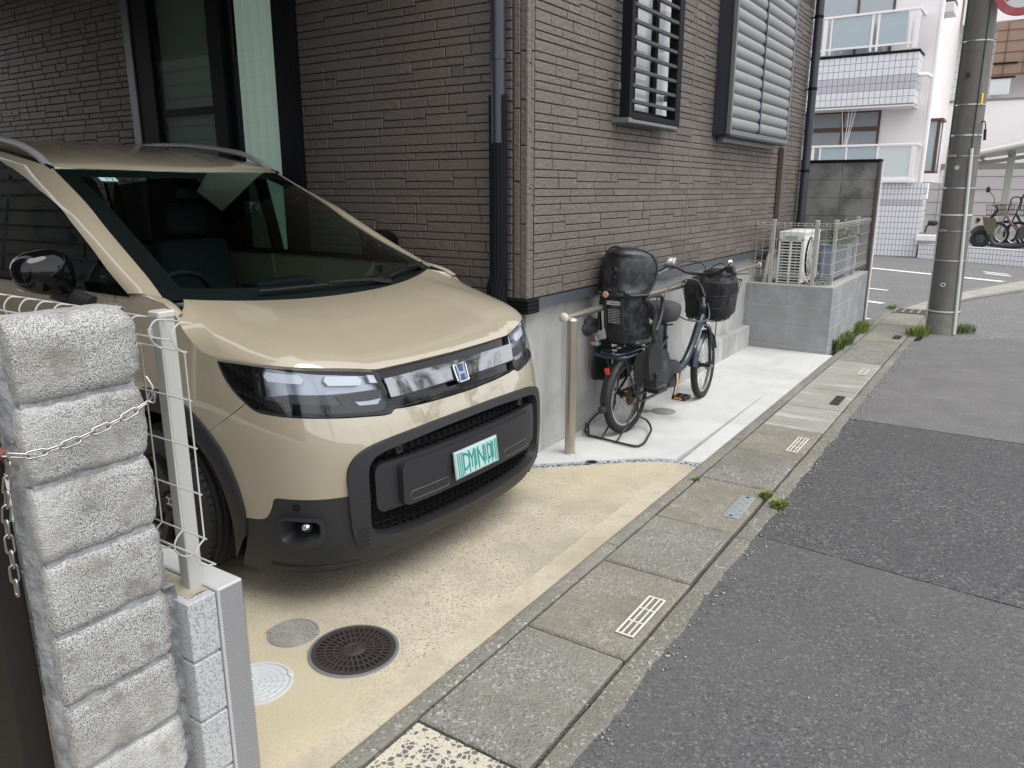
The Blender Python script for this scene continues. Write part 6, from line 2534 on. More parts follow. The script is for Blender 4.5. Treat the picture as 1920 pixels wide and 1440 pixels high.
# basket
BX0, BX1, BZ0, BZ1 = 1.150, 1.47, .600, .885
def bk_ring(t):
    hw = .135 + .060 * t
    x0, x1 = BX0 - .010 * t, BX1 - .05 + .085 * t
    z = BZ0 + (BZ1 - BZ0) * t
    c = .05
    P = [(x0, -hw + c), (x0 + c, -hw), (x1 - c, -hw), (x1, -hw + c), (x1, hw - c), (x1 - c, hw), (x0 + c, hw), (x0, hw - c)]
    return [Vector((x, y, z)) for x, y in P]
for t in (0, .33, .66, 1.0):
    b = MB()
    b.tube(bk_ring(t), .0045 if t == 1.0 else .003, 6, closed=True)
    o_ = turn(b)
    if t == 0:
        bsk = o_.build('basket', 'bike_black', BK, smooth=60)
    else:
        o_.build('basket_wire', 'bike_black', bsk, smooth=60)
b0, b1 = bk_ring(0), bk_ring(1.0)
for i in range(8):
    j = (i + 1) % 8
    n = max(1, int(round((b1[j] - b1[i]).length / .075)))
    for k in range(n):
        b = MB()
        b.tube([b0[i].lerp(b0[j], k / n), b1[i].lerp(b1[j], k / n)], .0028, 5)
        turn(b).build('basket_wire', 'bike_black', bsk, smooth=60)
b = MB()
for k in range(5):
    y = -.11 + .055 * k
    b.tube([(BX0, y, BZ0), (BX1 - .05, y, BZ0)], .0025, 5)
b.tube([(1.30, -.055, .60), (1.245, -.062, .40), (1.185, -.062, .262)], .004, 6)
b.tube([(1.30, .055, .60), (1.245, .062, .40), (1.185, .062, .262)], .004, 6)
turn(b).build('basket_stay', 'bike_black', bsk, smooth=60)

# loose things on it (own objects)
def lump(c, sx, sy, sz, seed, amp=.18, seg=40, rings=26, boxy=.55, fold=7.0):
    rows = []
    ce = lambda v, e: math.copysign(abs(v) ** e, v)
    for i in range(rings + 1):
        th = -math.pi / 2 + math.pi * i / rings
        r_ = []
        for j in range(seg + 1):
            ph = 2 * math.pi * (j % seg) / seg
            d = Vector((ce(math.cos(th), boxy) * ce(math.cos(ph), boxy), ce(math.cos(th), boxy) * ce(math.sin(ph), boxy), ce(math.sin(th), boxy)))
            q = Vector((d.x * 1.6 + seed, d.y * 1.6, d.z * 1.6))
            n = mnoise.noise(q * 1.1) * .6 + abs(mnoise.noise(q * 2.4 + Vector((0, 0, 3)))) * .8 - .25 + mnoise.noise(Vector((q.x * fold, q.y * 2, q.z * 3))) * .12
            k = 1 + amp * n
            r_.append(Vector((c[0] + d.x * sx * k, c[1] + d.y * sy * k, c[2] + d.z * sz * k)))
        rows.append(r_)
    return rows
BKM = Matrix.Translation((-2.058, 4.404, 0)) @ Matrix.Rotation(R(84.33), 4, 'Z')
b = MB()
b.grid(lump((1.312, 0, .760), .165, .178, .160, 3.0, .14, boxy=.42))
b.v = [tuple(BKM @ (STM_ @ Vector(v))) for v in b.v]
o = b.build('bag', 'fabric_black', None, smooth=70)
tag(o, 'crumpled black bag filling the front basket of the navy bicycle', 'bag')
b = MB()
b.grid(lump((1.36, -.035, .925), .105, .125, .052, 9.0, .25, boxy=.8))
b.v = [tuple(BKM @ (STM_ @ Vector(v))) for v in b.v]
o = b.build('rain_cover', 'fabric_black', None, smooth=70)
tag(o, 'folded black cover heaped above the rim of the front bicycle basket', 'cover')
b = MB()
b.grid(lump((-.055, .265, .700), .075, .085, .062, 5.0, .35, boxy=.9))
b.v = [tuple(BKM @ Vector(v)) for v in b.v]
o = b.build('pouch', 'pouch_grey', None, smooth=70)
tag(o, 'crumpled dark grey pouch hung at the left rear of the bicycle child seat', 'pouch')
b = MB()
b.tube([(-.045, .20, .635), (-.03, .17, .575)], .012, 8)
b.rbox(-.075, -.035, .155, .215, .575, .605, .006)
b.build('clip', 'grate_steel', BK, smooth=40)
b = MB()
b.sphere((-.065, .205, .625), .012, 8, 6)
b.build('tail_lamp', 'red_lens', BK, smooth=60)

# ------------------------------------------------------------------ handrail on the house wall
mat('rail_champagne', (0.42, 0.375, 0.315), 0.32, metal=0.75)
HR = thing('handrail', 'champagne metal handrail on a round post fixed along the grey house base', 'handrail', (-2.147, 3.87, 0))
b = MB()
b.tube([(-2.147, 3.868, 0), (-2.147, 3.868, .820)], .0315, 28)
po = b.build('post', 'rail_champagne', HR, smooth=40)
b = MB()
b.lathe([(.0001, .016), (.020, .012), (.0315, .0)], 24, Matrix.Translation((-2.147, 3.868, .820)))
b.lathe([(.032, 0), (.039, 0), (.039, .004), (.032, .006)], 24, Matrix.Translation((-2.147, 3.868, 0)))
b.build('post_cap', 'car_satin', po, smooth=50)
b = MB()
b.tube([(-2.165, 3.80, .842), (-2.165, 7.66, .842)], .0205, 18)
ra = b.build('rail', 'rail_champagne', HR, smooth=40)
for y in (3.80, 7.66):
    b = MB()
    b.sphere((-2.165, y, .842), .030 if y < 5 else .026, 18, 12, (1, .7, 1))
    b.build('rail_end', 'cap_cream', ra, smooth=60)
for y in (5.15, 7.38):
    b = MB()
    b.tube([(-2.165, y, .825), (-2.165, y, .780), (-2.30, y, .765)], .0095, 10)
    b.rbox(-2.312, -2.298, y - .035, y + .035, .73, .80, .006)
    b.rbox(-2.180, -2.150, y - .05, y + .05, .812, .824, .004)
    b.build('bracket', 'rail_champagne', HR, smooth=40)

# ------------------------------------------------------------------ covers let into the paving
mat('iron_brown', (0.060, 0.050, 0.047), 0.55, metal=0.4, var=[('noise', 40, (0.13, 0.075, 0.05), 0.56, 0.72, 0.7)])
mat('pvc_white', (0.50, 0.52, 0.525), 0.5)
mat('pvc_grey', (0.27, 0.26, 0.245), 0.6, var=[('noise', 25, (0.20, 0.175, 0.15), 0.45, 0.7, 0.7)])
mat('steel_ring', (0.32, 0.34, 0.36), 0.4, metal=0.6)
# iron storm drain grating with three rings of slots
DR = thing('drain_cover', 'round dark iron drain grating with rings of slots set in the beige driveway', 'drain cover', (-1.760, 1.652, 0))
cx, cy = -1.760, 1.652
M = Matrix.Translation((cx, cy, 0))
b = MB()
b.lathe([(.146, -.02), (.146, .006), (.156, .006), (.158, -.02)], 64, M)
b.build('ring', 'steel_ring', DR, smooth=30)
b = MB()
b.lathe([(.0001, .0012), (.147, .0012)], 48, M)
b.build('pit', 'ink_black', DR)
b = MB()
b.lathe([(.128, -.01), (.128, .0075), (.1455, .008), (.1455, -.01)], 64, M)
b.lathe([(.0001, .0085), (.036, .0085), (.040, .007), (.040, -.01)], 40, M)
pl_ = b.build('grating', 'iron_brown', DR, smooth=30)
for (r0, r1, n) in ((.040, .066, 20), (.072, .097, 30), (.103, .128, 40)):
    b = MB()
    for k in range(n):
        a = 2 * math.pi * k / n
        b.box(r0, r1, -.0036, .0036, -.01, .0068, M @ Matrix.Rotation(a, 4, 'Z'))
    b.build('grating_rib', 'iron_brown', pl_, kind='stuff')
b = MB()
for r0, r1 in ((.066, .072), (.097, .103)):
    b.lathe([(r0, -.01), (r0, .0072), (r1, .0072), (r1, -.01)], 56, M)
b.build('grating_hoop', 'iron_brown', pl_, smooth=30)
b = MB()
b.lathe([(.031, .0085), (.032, .0102), (.034, .0102), (.035, .0085)], 40, M)
t = text_mesh('DRN', .026, .0008)
b.merge(t, M @ Matrix.Rotation(R(105), 4, 'Z') @ Matrix.Translation((0, 0, .0096)))
b.build('cast_mark', 'iron_brown', pl_)
def pvc(name, c, r, m, label, cat, mring=None, rot=0):
    root = thing(name, label, cat, (*c, 0))
    M = Matrix.Translation((*c, 0)) @ Matrix.Rotation(R(rot), 4, 'Z')
    b = MB()
    b.lathe([(r * .90, -.01), (r * .90, .002), (r * .915, .005), (r * .985, .005), (r, .001), (r, -.01)], 48, M)
    b.build('ring', mring or m, root, smooth=30)
    b = MB()
    b.lathe([(.0001, .0035), (r * .88, .0035), (r * .893, .0005), (r * .895, -.008)], 48, M)
    lid_ = b.build('lid', m, root, smooth=30)
    for q in range(1, 6):
        b = MB()
        r0 = r * .88 * (q - .5) / 5.6
        n = 3 + 3 * q
        for k in range(n):
            a0, a1 = 2 * math.pi * (k + .06) / n, 2 * math.pi * (k + .94) / n
            w_ = r * .115
            vs = []
            for zz, d in ((.0033, 0), (.0056, .0015)):
                for i in range(5):
                    a = a0 + (a1 - a0) * i / 4
                    vs.append(M @ Vector(((r0 + d) * math.cos(a), (r0 + d) * math.sin(a), zz)))
                for i in range(5):
                    a = a1 + (a0 - a1) * i / 4
                    vs.append(M @ Vector(((r0 + w_ - d) * math.cos(a), (r0 + w_ - d) * math.sin(a), zz)))
            fs = [tuple(range(10, 20))] + [(i, (i + 1) % 10, 10 + (i + 1) % 10, 10 + i) for i in range(10)]
            b.add(vs, fs)
        b.build('tread', m, lid_, kind='stuff')
    b = MB()
    for a in (R(20), R(200)):
        b.rbox(r * .92 - .008, r * .92 + .010, -.012, .012, .003, .009, .002, M @ Matrix.Rotation(a, 4, 'Z'))
    b.build('lug', mring or m, root)
    return root
pvc('inspection_cover', (-1.890, 1.345), .115, 'pvc_white', 'round white plastic inspection cover in the driveway beside the low wall end', 'cover', rot=40)
pvc('inspection_cover', (-2.022, 1.610), .092, 'pvc_grey', 'round grey-brown plastic inspection cover set just beyond the iron grating', 'cover', 'pvc_grey', 10)
mat('patch_grey', (0.27, 0.27, 0.26), 0.8, var=[('fine', 220, (0.14, 0.14, 0.135), 0.5, 0.4, 0.8)])
for c, r, lb_ in (((-2.028, 5.035), .092, 'grey round cover in the white concrete under the bicycle pedal'), ((-2.135, 4.965), .038, 'tiny grey round cap in the white concrete behind the bicycle')):
    root = thing('inspection_cover', lb_, 'cover', (*c, 0))
    b = MB()
    b.lathe([(.0001, .002), (r * .9, .002), (r, .0005), (r, -.01)], 36, Matrix.Translation((*c, 0)))
    b.build('lid', 'patch_grey', root, smooth=30)
    b = MB()
    b.lathe([(r * .80, .0018), (r * .81, .004), (r * .85, .004), (r * .86, .0018)], 36, Matrix.Translation((*c, 0)))
    b.build('ring', 'patch_grey', root, smooth=30)
root = thing('floor_drain', 'small black round drain cap in the white concrete beside the handrail post', 'drain cap', (-1.955, 3.79, 0))
b = MB()
b.lathe([(.030, .0005), (.031, .0065), (.036, .0065), (.039, .0005)], 28, Matrix.Translation((-1.955, 3.79, 0)))
b.build('ring', 'steel_ring', root, smooth=30)
b = MB()
b.lathe([(.0001, .003), (.030, .003)], 28, Matrix.Translation((-1.955, 3.79, 0)))
b.build('lid', 'car_plastic_dark', root)

# ------------------------------------------------------------------ new block wall, its fence, the unit behind it
mat('block_new', (0.265, 0.272, 0.275), 0.88, var=[('fine', 150, (0.20, 0.21, 0.22), 0.52, 0.36, 0.7), ('noise', 4, (0.36, 0.375, 0.385), 0.45, 0.7, 0.7), ('noise', 6, (0.21, 0.22, 0.23), 0.56, 0.75, 0.6)], island=.10,
    bump=[('fine', 150, 0.3, 0.002)])
mat('joint_pale', (0.36, 0.355, 0.335), 0.9)
mat('fence_grey', (0.40, 0.39, 0.37), 0.45)
mat('unit_white', (0.66, 0.66, 0.63), 0.5)
mat('planter_blue', (0.20, 0.235, 0.30), 0.55, var=[('noise', 8, (0.27, 0.30, 0.36), 0.5, 0.75, 0.7)])
mat('leaf_green', (0.11, 0.165, 0.045), 0.5, island=0.55)
mat('leaf_yellow', (0.18, 0.23, 0.045), 0.55, island=0.5)
NW = thing('retaining_wall', 'new grey block retaining wall, three courses high, at the end of the white concrete', 'wall', (-1.9, 8.6, 0))
CX, CY, WT_ = -1.475, 7.768, .645
for k in range(4):
    zt = WT_ - .2 * k
    zb = max(zt - .195, -.05)
    x = CX - (0 if k % 2 == 0 else 0)
    i = 0
    while x > -2.32:
        L = min(.39, x + 2.33)
        b = MB()
        b.rbox(x - L + .007, x, CY, CY + .12, zb, zt - .002, .004)
        if L > .06: b.build('block', 'block_new', NW)
        x -= L
        i += 1
    y = CY + .122
    i = 0
    while y < 9.64:
        L = .39 if not (k % 2 and i == 0) else .195
        L = min(L, 9.66 - y)
        b = MB()
        b.rbox(CX - .12, CX, y, y + L - .006, zb, zt - .002, .004)
        if L > .05: b.build('block', 'block_new', NW)
        y += L
        i += 1
b = MB()
b.box(-2.32, CX - .003, CY + .003, CY + .115, -.05, WT_ - .004)
b.box(CX - .115, CX - .004, CY + .115, 9.655, -.05, WT_ - .004)
b.build('joint', 'joint_pale', NW)
b = MB()
b.rbox(-2.315, CX - .002, CY + .002, CY + .118, WT_ - .003, WT_ + .005, .002)
b.rbox(CX - .118, CX - .002, CY + .119, 9.655, WT_ - .003, WT_ + .004, .002)
b.build('wall_top', 'joint_pale', NW)
sheet('raised_bed', [(-2.6, CY + .11), (CX - .11, CY + .11), (CX - .11, 9.9), (-2.6, 9.9)], .60, 'patch_grey')
MF2 = thing('mesh_fence', 'grey welded mesh fence on the retaining wall round the white air conditioner', 'fence', (-1.9, 8.6, WT_))
fy, fx = 7.826, -1.528
def wire(pts, r=.0026):
    b = MB()
    b.tube(pts, r, 5)
    b.build('wire', 'fence_grey', MF2, smooth=60)
zz_ = ((1.243, .016), (1.222, -.016), (1.195, 0), (1.085, 0), (.975, 0), (.865, 0), (.765, 0), (.742, -.016), (.715, .012))
for z, o_ in zz_:
    wire([(-2.265, fy + o_, z), (fx - .01, fy + o_, z)])
    wire([(fx - o_, fy + .01, z), (fx - o_, 9.70, z)])
x = -2.255
while x < fx - .01:
    wire(spl([(x, fy + .016, 1.243), (x, fy - .012, 1.240), (x, fy - .020, 1.222), (x, fy, 1.195)], 3) + spl([(x, fy, .765), (x, fy - .020, .742), (x, fy + .012, .715)], 3))
    x += .0655
y = fy + .03
while y < 9.70:
    wire(spl([(fx - .016, y, 1.243), (fx + .012, y, 1.240), (fx + .020, y, 1.222), (fx, y, 1.195)], 3) + spl([(fx, y, .765), (fx + .020, y, .742), (fx - .012, y, .715)], 3))
    y += .0655
for px, py in ((-2.100, fy + .022), (-1.693, fy + .022), (fx - .024, 8.01), (fx - .024, 9.13)):
    sq_post(px, py, WT_, 1.268, .034, 'fence_grey', MF2, 'fence_grey')
AC = thing('air_conditioner', 'white outdoor air conditioner unit with slotted side behind the grey mesh fence', 'air conditioner', (-1.96, 8.38, .60))
ax0, ax1, ay0, ay1, az0, az1 = -2.088, -1.845, 8.02, 8.74, .635, 1.145
b = MB()
b.rbox(ax0, ax1, ay0 + .02, ay1, az0, az1, .012, seg=2)
b.build('casing', 'unit_white', AC, smooth=40)
b = MB()
b.rbox(ax0 - .004, ax1 + .004, ay0 + .004, ay1 + .004, az1 - .028, az1 + .008, .008, seg=2)
b.build('lid', 'unit_white', AC, smooth=40)
b = MB()
b.box(ax0 + .02, ax1 - .02, ay0 + .014, ay0 + .0195, az0 + .02, az1 - .08)
b.build('slot_backing', 'ink_black', AC)
b = MB()
for xa in (ax0, (ax0 + ax1) / 2 - .010, ax1 - .022):
    b.rbox(xa, xa + .022, ay0, ay0 + .02, az0, az1 - .06, .003)
b.rbox(ax0, ax1, ay0, ay0 + .02, az1 - .085, az1 - .02, .003)
b.build('end_frame', 'unit_white', AC)
for k in range(15):
    z = az0 + .008 + k * .0292
    b = MB()
    b.rbox(ax0 + .022, ax1 - .022, ay0 + .002, ay0 + .010, z, z + .0105, .002)
    b.build('louvre', 'unit_white', AC)
b = MB()
b.prism(rrect(-.06, .06, -.018, .018, .016), 0, .006, frame_m(((ax0 + ax1) / 2, ay0 - .001, az1 - .052), (1, 0, 0), (0, 0, 1), (0, -1, 0)))
b.build('hand_grip', 'grate_steel', AC)
T = Matrix.Translation((ax1 + .002, (ay0 + ay1) / 2 - .05, (az0 + az1) / 2)) @ rotm((0, 0, 1), (1, 0, 0))
b = MB()
b.lathe([(.0001, -.002), (.205, -.002)], 32, T)
b.build('fan_opening', 'ink_black', AC)
b = MB()
for r_ in (.03, .06, .09, .12, .15, .18, .205):
    b.tube([T @ Vector((r_ * math.cos(2 * math.pi * k / 28), r_ * math.sin(2 * math.pi * k / 28), .022 - .06 * r_ * r_)) for k in range(28)], .003, 5, closed=True)
for k in range(12):
    a = 2 * math.pi * k / 12
    b.tube([T @ Vector((.03 * math.cos(a), .03 * math.sin(a), .022)), T @ Vector((.207 * math.cos(a), .207 * math.sin(a), .016))], .003, 5)
b.build('fan_grille', 'unit_white', AC)
b = MB()
for yy in (8.10, 8.62): b.rbox(ax0 - .01, ax1 + .01, yy, yy + .06, .60, .636, .005)
b.build('foot', 'car_plastic', AC)
b = MB()
b.tube(spl([(-2.12, 8.10, .95), (-2.18, 8.05, .90), (-2.20, 8.04, .72), (-2.22, 8.05, .60)], 5), .022, 8)
b.tube(spl([(-1.80, 8.0, .68), (-1.76, 7.98, .66), (-1.74, 8.05, .615), (-1.70, 8.2, .61)], 5), .014, 8)
b.build('pipe', 'cap_cream', AC, smooth=60)
PLN = thing('planter', 'tall blue-grey planter box of green plants behind the mesh fence', 'planter', (-1.70, 9.06, .60))
b = MB()
for (x0, x1, y0, y1) in ((-1.85, -1.56, 8.80, 9.36),):
    for za, zb, e in ((.60, .965, .012), (.965, .99, 0)):
        b.rbox(x0 + e, x1 - e, y0 + e, y1 - e, za, zb, .006)
b.build('box', 'planter_blue', PLN)
def leaves(b, c, sx, sy, sz, n, L, seed, droop=.3):
    rk = random.Random(seed)
    for i in range(n):
        p = Vector((c[0] + rk.gauss(0, .45) * sx, c[1] + rk.gauss(0, .45) * sy, c[2] + rk.random() ** 1.3 * sz))
        a = rk.uniform(0, 6.28)
        l_ = L * rk.uniform(.6, 1.3)
        d = Vector((math.cos(a), math.sin(a), rk.uniform(-.4, .9))).normalized()
        s_ = d.cross(Vector((0, 0, 1))).normalized() * l_ * .28
        m_ = p + d * l_ * .5 + Vector((0, 0, l_ * .06))
        e = p + d * l_ + Vector((0, 0, -l_ * droop))
        b.add([p, m_ + s_, e, m_ - s_], [(0, 1, 2), (0, 2, 3)])
b = MB()
leaves(b, (-1.70, 9.08, .98), .13, .26, .20, 260, .07, 4)
b.build('plant', 'leaf_green', PLN, kind='stuff')
b = MB()
leaves(b, (-1.66, 8.9, 1.02), .10, .20, .26, 24, .05, 5)
for k in range(10): b.tube([(-1.70 + .02 * k - .1, 8.9 + .03 * k, .98), (-1.70 + .025 * k - .12, 8.88 + .035 * k, 1.12 + .02 * (k % 4))], .002, 4)
b.build('stem', 'leaf_yellow', PLN)
CN = thing('weed', 'green weeds spilling at the foot of the mesh fence on the wall top', 'weed', (-1.68, 7.9, .65))
b = MB()
leaves(b, (-1.66, 7.94, .645), .10, .05, .04, 60, .03, 6)
b.build('leaf', 'leaf_green', CN)

# ------------------------------------------------------------------ old stained block wall behind
mat('block_old', (0.275, 0.27, 0.255), 0.92, var=[('noise', 3.5, (0.105, 0.105, 0.102), 0.44, 0.64, 0.85), ('fine', 110, (0.30, 0.295, 0.28), 0.55, 0.75, 0.6), ('noise', 8, (0.28, 0.27, 0.25), 0.55, 0.75, 0.5)],
    bump=[('fine', 110, 0.5, 0.004)])
OW = thing('block_wall', 'old stained grey block wall with a black coping beyond the retaining wall', 'wall', (-2.2, 9.95, 0))
k = 0
z = 1.868
while z > -.1:
    x = -1.535
    i = 0
    while x > -4.2:
        L = .39 if not (k % 2 and False) else .195
        b = MB()
        b.rbox(x - L + .006, x, 9.90, 10.02, max(z - .200, -.05), z, .006)
        b.build('block', 'block_old', OW)
        x -= L
        i += 1
    z -= .207
    k += 1
b = MB()
b.box(-4.2, -1.54, 9.905, 10.015, -.05, 1.862)
b.build('joint', 'block_old', OW)
b = MB()
b.rbox(-4.2, -1.505, 9.88, 10.04, 1.870, 1.900, .004)
b.build('coping', 'trim_black', OW)
b = MB()
b.rbox(-1.533, -1.503, 9.885, 9.965, -.02, 1.868, .003)
b.build('edge_post', 'duct_brown', OW)
b = MB()
b.rbox(-1.505, -1.495, 9.970, 10.03, -.02, 1.868, .002)
b.build('edge_strip', 'plain_white', OW)

# ------------------------------------------------------------------ utility pole
mat('pole_concrete', (0.135, 0.130, 0.123), 0.85, var=[('noise', 2.2, (0.19, 0.185, 0.175), 0.46, 0.72, 0.8, (6, 6, .5)), ('noise', 9, (0.10, 0.097, 0.092), 0.5, 0.72, 0.6), ('fine', 140, (0.22, 0.215, 0.205), 0.58, 0.75, 0.5)],
    bump=[('fine', 140, 0.25, 0.002)])
mat('pole_base', (0.235, 0.225, 0.195), 0.9, var=[('noise', 12, (0.15, 0.145, 0.13), 0.45, 0.7, 0.8)])
mat('conduit', (0.58, 0.61, 0.585), 0.5)
mat('band_steel', (0.46, 0.47, 0.475), 0.35, metal=0.7)
mat('cable_green', (0.03, 0.075, 0.055), 0.5)
mat('tag_yellow', (0.72, 0.50, 0.04), 0.5)
UP = thing('utility_pole', 'dark grey concrete utility pole with steel bands and a pale conduit at the street corner', 'utility pole', (-.675, 9.78, 0))
PR = lambda z: .166 - .0075 * z
PC = lambda z: Vector((-.672 - .010 * z, 9.78, z))
b = MB()
zs = [.215 + .25 * i for i in range(32)]
rows = [[PC(z) + Vector((math.cos(2 * math.pi * k / 40) * PR(z), math.sin(2 * math.pi * k / 40) * PR(z), 0)) for k in range(41)] for z in zs]
b.grid(rows)
b.build('shaft', 'pole_concrete', UP, smooth=60)
b = MB()
rows = [[PC(z) + Vector((math.cos(2 * math.pi * k / 40) * (PR(z) + .002), math.sin(2 * math.pi * k / 40) * (PR(z) + .002), 0)) for k in range(41)] for z in (-.05, .1, .217)]
b.grid(rows)
b.build('foot', 'pole_base', UP, smooth=60)
def pp(z, ang, d=0.0):
    a = R(ang)
    c = PC(z)
    return c + Vector((math.cos(a), math.sin(a), 0)) * (PR(z) + d)
for z, r_, m in ((3.04, .006, 'band_steel'), (2.42, .006, 'band_steel'), (2.115, .008, 'band_steel'), (1.905, .003, 'band_steel'), (1.575, .006, 'band_steel'), (1.295, .008, 'conduit'), (1.125, .003, 'band_steel'), (.808, .007, 'band_steel'), (.247, .008, 'conduit')):
    b = MB()
    rows = [[pp(z + dz - .012 * math.cos(2 * math.pi * k / 36 + 1.2) * 0, 360 * k / 36, d) for k in range(37)] for dz, d in ((-r_, .0005), (-r_, .004), (r_, .004), (r_, .0005))]
    b.grid(rows)
    b.build('band', m, UP, smooth=40)
for z, an in ((1.905, 236), (1.125, 238), (1.575, 215)):
    b = MB()
    b.rbox(-.04, .04, -.012, .012, 0, .014, .003, facing(pp(z, an), (math.cos(R(an)), math.sin(R(an)), 0)))
    b.build('clasp', 'band_steel', UP)
b = MB()
b.tube([pp(.0, 322, .012), pp(.6, 316, .012), pp(1.3, 308, .012), pp(1.98, 300, .012)], .017, 12)
b.build('conduit', 'conduit', UP, smooth=60)
b = MB()
b.tube([pp(z, 300 + (z - 1.95) * 3, .006) for z in (1.95, 2.3, 2.7, 3.2, 3.8, 5, 7)], .006, 8)
b.build('cable', 'cable_green', UP, smooth=60)
b = MB()
b.tube([pp(z, 210 - 3 * z, .006) for z in (0.02, .5, 1.0, 1.5, 1.99)], .008, 8)
b.build('conduit', 'conduit', UP, smooth=60)
b = MB()
b.tube([pp(z, 208, .006) for z in (1.99, 2.5, 3.2, 4.5, 7)], .004, 6)
b.build('cable', 'cable_green', UP, smooth=60)
for z, an, ro in ((1.785, 258, .022), (.545, 262, .024)):
    M = facing(pp(z, an), (math.cos(R(an)), math.sin(R(an)), 0))
    b = MB()
    b.lathe([(ro * .5, .004), (ro * .9, .006), (ro, .001)], 24, M)
    o_ = b.build('bolt_ring', 'conduit', UP, smooth=50)
    b = MB()
    b.lathe([(.0001, .004), (ro * .5, .004)], 24, M)
    b.build('bolt_hole', 'ink_black' if z < 1 else 'conduit', o_)
b = MB()
M = facing(pp(2.715, 258), (math.cos(R(258)), math.sin(R(258)), 0))
b.lathe([(.0001, .04), (.018, .038), (.022, .028), (.018, .0)], 16, M)
b.build('step_stub', 'rust_dark', UP, smooth=50)
b = MB()
M = facing(pp(2.47, 318, .002), (math.cos(R(318)), math.sin(R(318)), 0))
b.rbox(-.014, .014, -.058, .058, 0, .006, .002, M)
b.build('yellow_tag', 'tag_yellow', UP)
b = MB()
b.tube(spl([pp(2.24, 330), pp(2.25, 333, .03), pp(2.20, 334, .045), pp(2.08, 335, .05)], 4), .006, 6)
b.tube([pp(2.17, 334, .046), pp(2.06, 335, .052)], .014, 6)
b.build('hanger', 'ink_black', UP)
# round road sign on the pole
mat('sign_red', (0.36, 0.06, 0.07), 0.45, var=[('noise', 6, (0.45, 0.16, 0.16), 0.5, 0.7, 0.6)])
mat('sign_white', (0.62, 0.62, 0.62), 0.5)
RS = thing('road_sign', 'round faded red road sign on the utility pole at the top right corner', 'road sign', (-.36, 9.70, 3.38))
nrm = Vector((.20, -.97, -.05)).normalized()
M = Matrix.Translation((-.375, 9.66, 3.475)) @ rotm((0, 0, 1), nrm)
b = MB()
b.lathe([(.0001, .004), (.235, .004), (.24, .0), (.235, -.004), (.0001, -.004)], 48, M)
b.build('disc', 'sign_red', RS, smooth=30)
b = MB()
b.lathe([(.0001, .0052), (.165, .0052)], 40, M)
b.build('centre', 'sign_white', RS)
b = MB()
b.box(-.155, .155, -.022, .022, .0054, .0066, M @ Matrix.Rotation(R(45), 4, 'Z'))
b.build('stripe', 'sign_red', RS)
b = MB()
b.tube([(-.62, 9.72, 3.48), (-.375, 9.675, 3.48)], .014, 8)
b.build('bracket', 'band_steel', RS, smooth=60)

# ------------------------------------------------------------------ weeds in the joints
def weed(c, r_, h, n, seed, m, label):
    rk = random.Random(seed)
    b = MB()
    for i in range(n):
        a = rk.uniform(0, 6.28)
        d = rk.random() ** .7 * r_
        p = Vector((c[0] + math.cos(a) * d * (.6 if c[0] < -1.3 else 1), c[1] + math.sin(a) * d * 1.4, c[2]))
        a2 = a + rk.uniform(-.9, .9)
        hh = h * rk.uniform(.45, 1.15)
        o = Vector((math.cos(a2), math.sin(a2), 0)) * hh * rk.uniform(.2, .8)
        w = Vector((-o.y, o.x, 0)).normalized() * .004 * rk.uniform(.8, 1.6) * .8
        m_ = p + o * .45 + Vector((0, 0, hh * .7))
        e = p + o + Vector((0, 0, hh * rk.uniform(.6, 1.0)))
        b.add([p - w, p + w, m_ + w * .8, m_ - w * .8, e], [(0, 1, 2, 3), (3, 2, 4)])
    for i in range(n // 2):
        a = rk.uniform(0, 6.28)
        d = rk.random() * r_
        p = Vector((c[0] + math.cos(a) * d, c[1] + math.sin(a) * d * 1.3, c[2] + rk.random() * h * .35))
        l_ = .014 * rk.uniform(.7, 1.5)
        dd = Vector((math.cos(a), math.sin(a), .5)).normalized() * l_
        s_ = Vector((-dd.y, dd.x, 0)).normalized() * l_ * .4
        b.add([p, p + dd * .5 + s_, p + dd, p + dd * .5 - s_], [(0, 1, 2, 3)])
    o = b.build('weed', m, None)
    tag(o, label, 'weed', 'weeds along the gutter')
weed((-1.445, 8.12, 0), .09, .14, 220, 1, 'leaf_green', 'tall grassy weed at the corner foot of the grey retaining wall')
weed((-1.43, 8.45, 0), .11, .16, 220, 2, 'leaf_green', 'bushy green weed along the side of the grey retaining wall')
weed((-1.45, 9.32, 0), .16, .15, 240, 3, 'leaf_yellow', 'yellow-green weed where the old block wall meets the gutter')
weed((-.865, 9.43, 0), .12, .12, 240, 4, 'leaf_yellow', 'yellow-green weed at the left foot of the utility pole')
weed((-.46, 9.90, 0), .12, .11, 200, 5, 'leaf_green', 'green weed at the right foot of the utility pole')
weed((-.955, 3.845, 0), .026, .034, 70, 6, 'leaf_yellow', 'small weed in the gutter joint beside the steel cover plate')
weed((-.865, 3.765, 0), .042, .030, 120, 7, 'leaf_yellow', 'small spreading weed at the asphalt edge past the steel cover plate')
weed((-1.345, 3.88, -.004), .022, .020, 36, 8, 'leaf_yellow', 'tiny weed in the gutter joint below the gravel strip')
weed((-1.40, 11.45, 0), .12, .05, 120, 9, 'leaf_yellow', 'low weed by the dark street grate at the gutter bend')

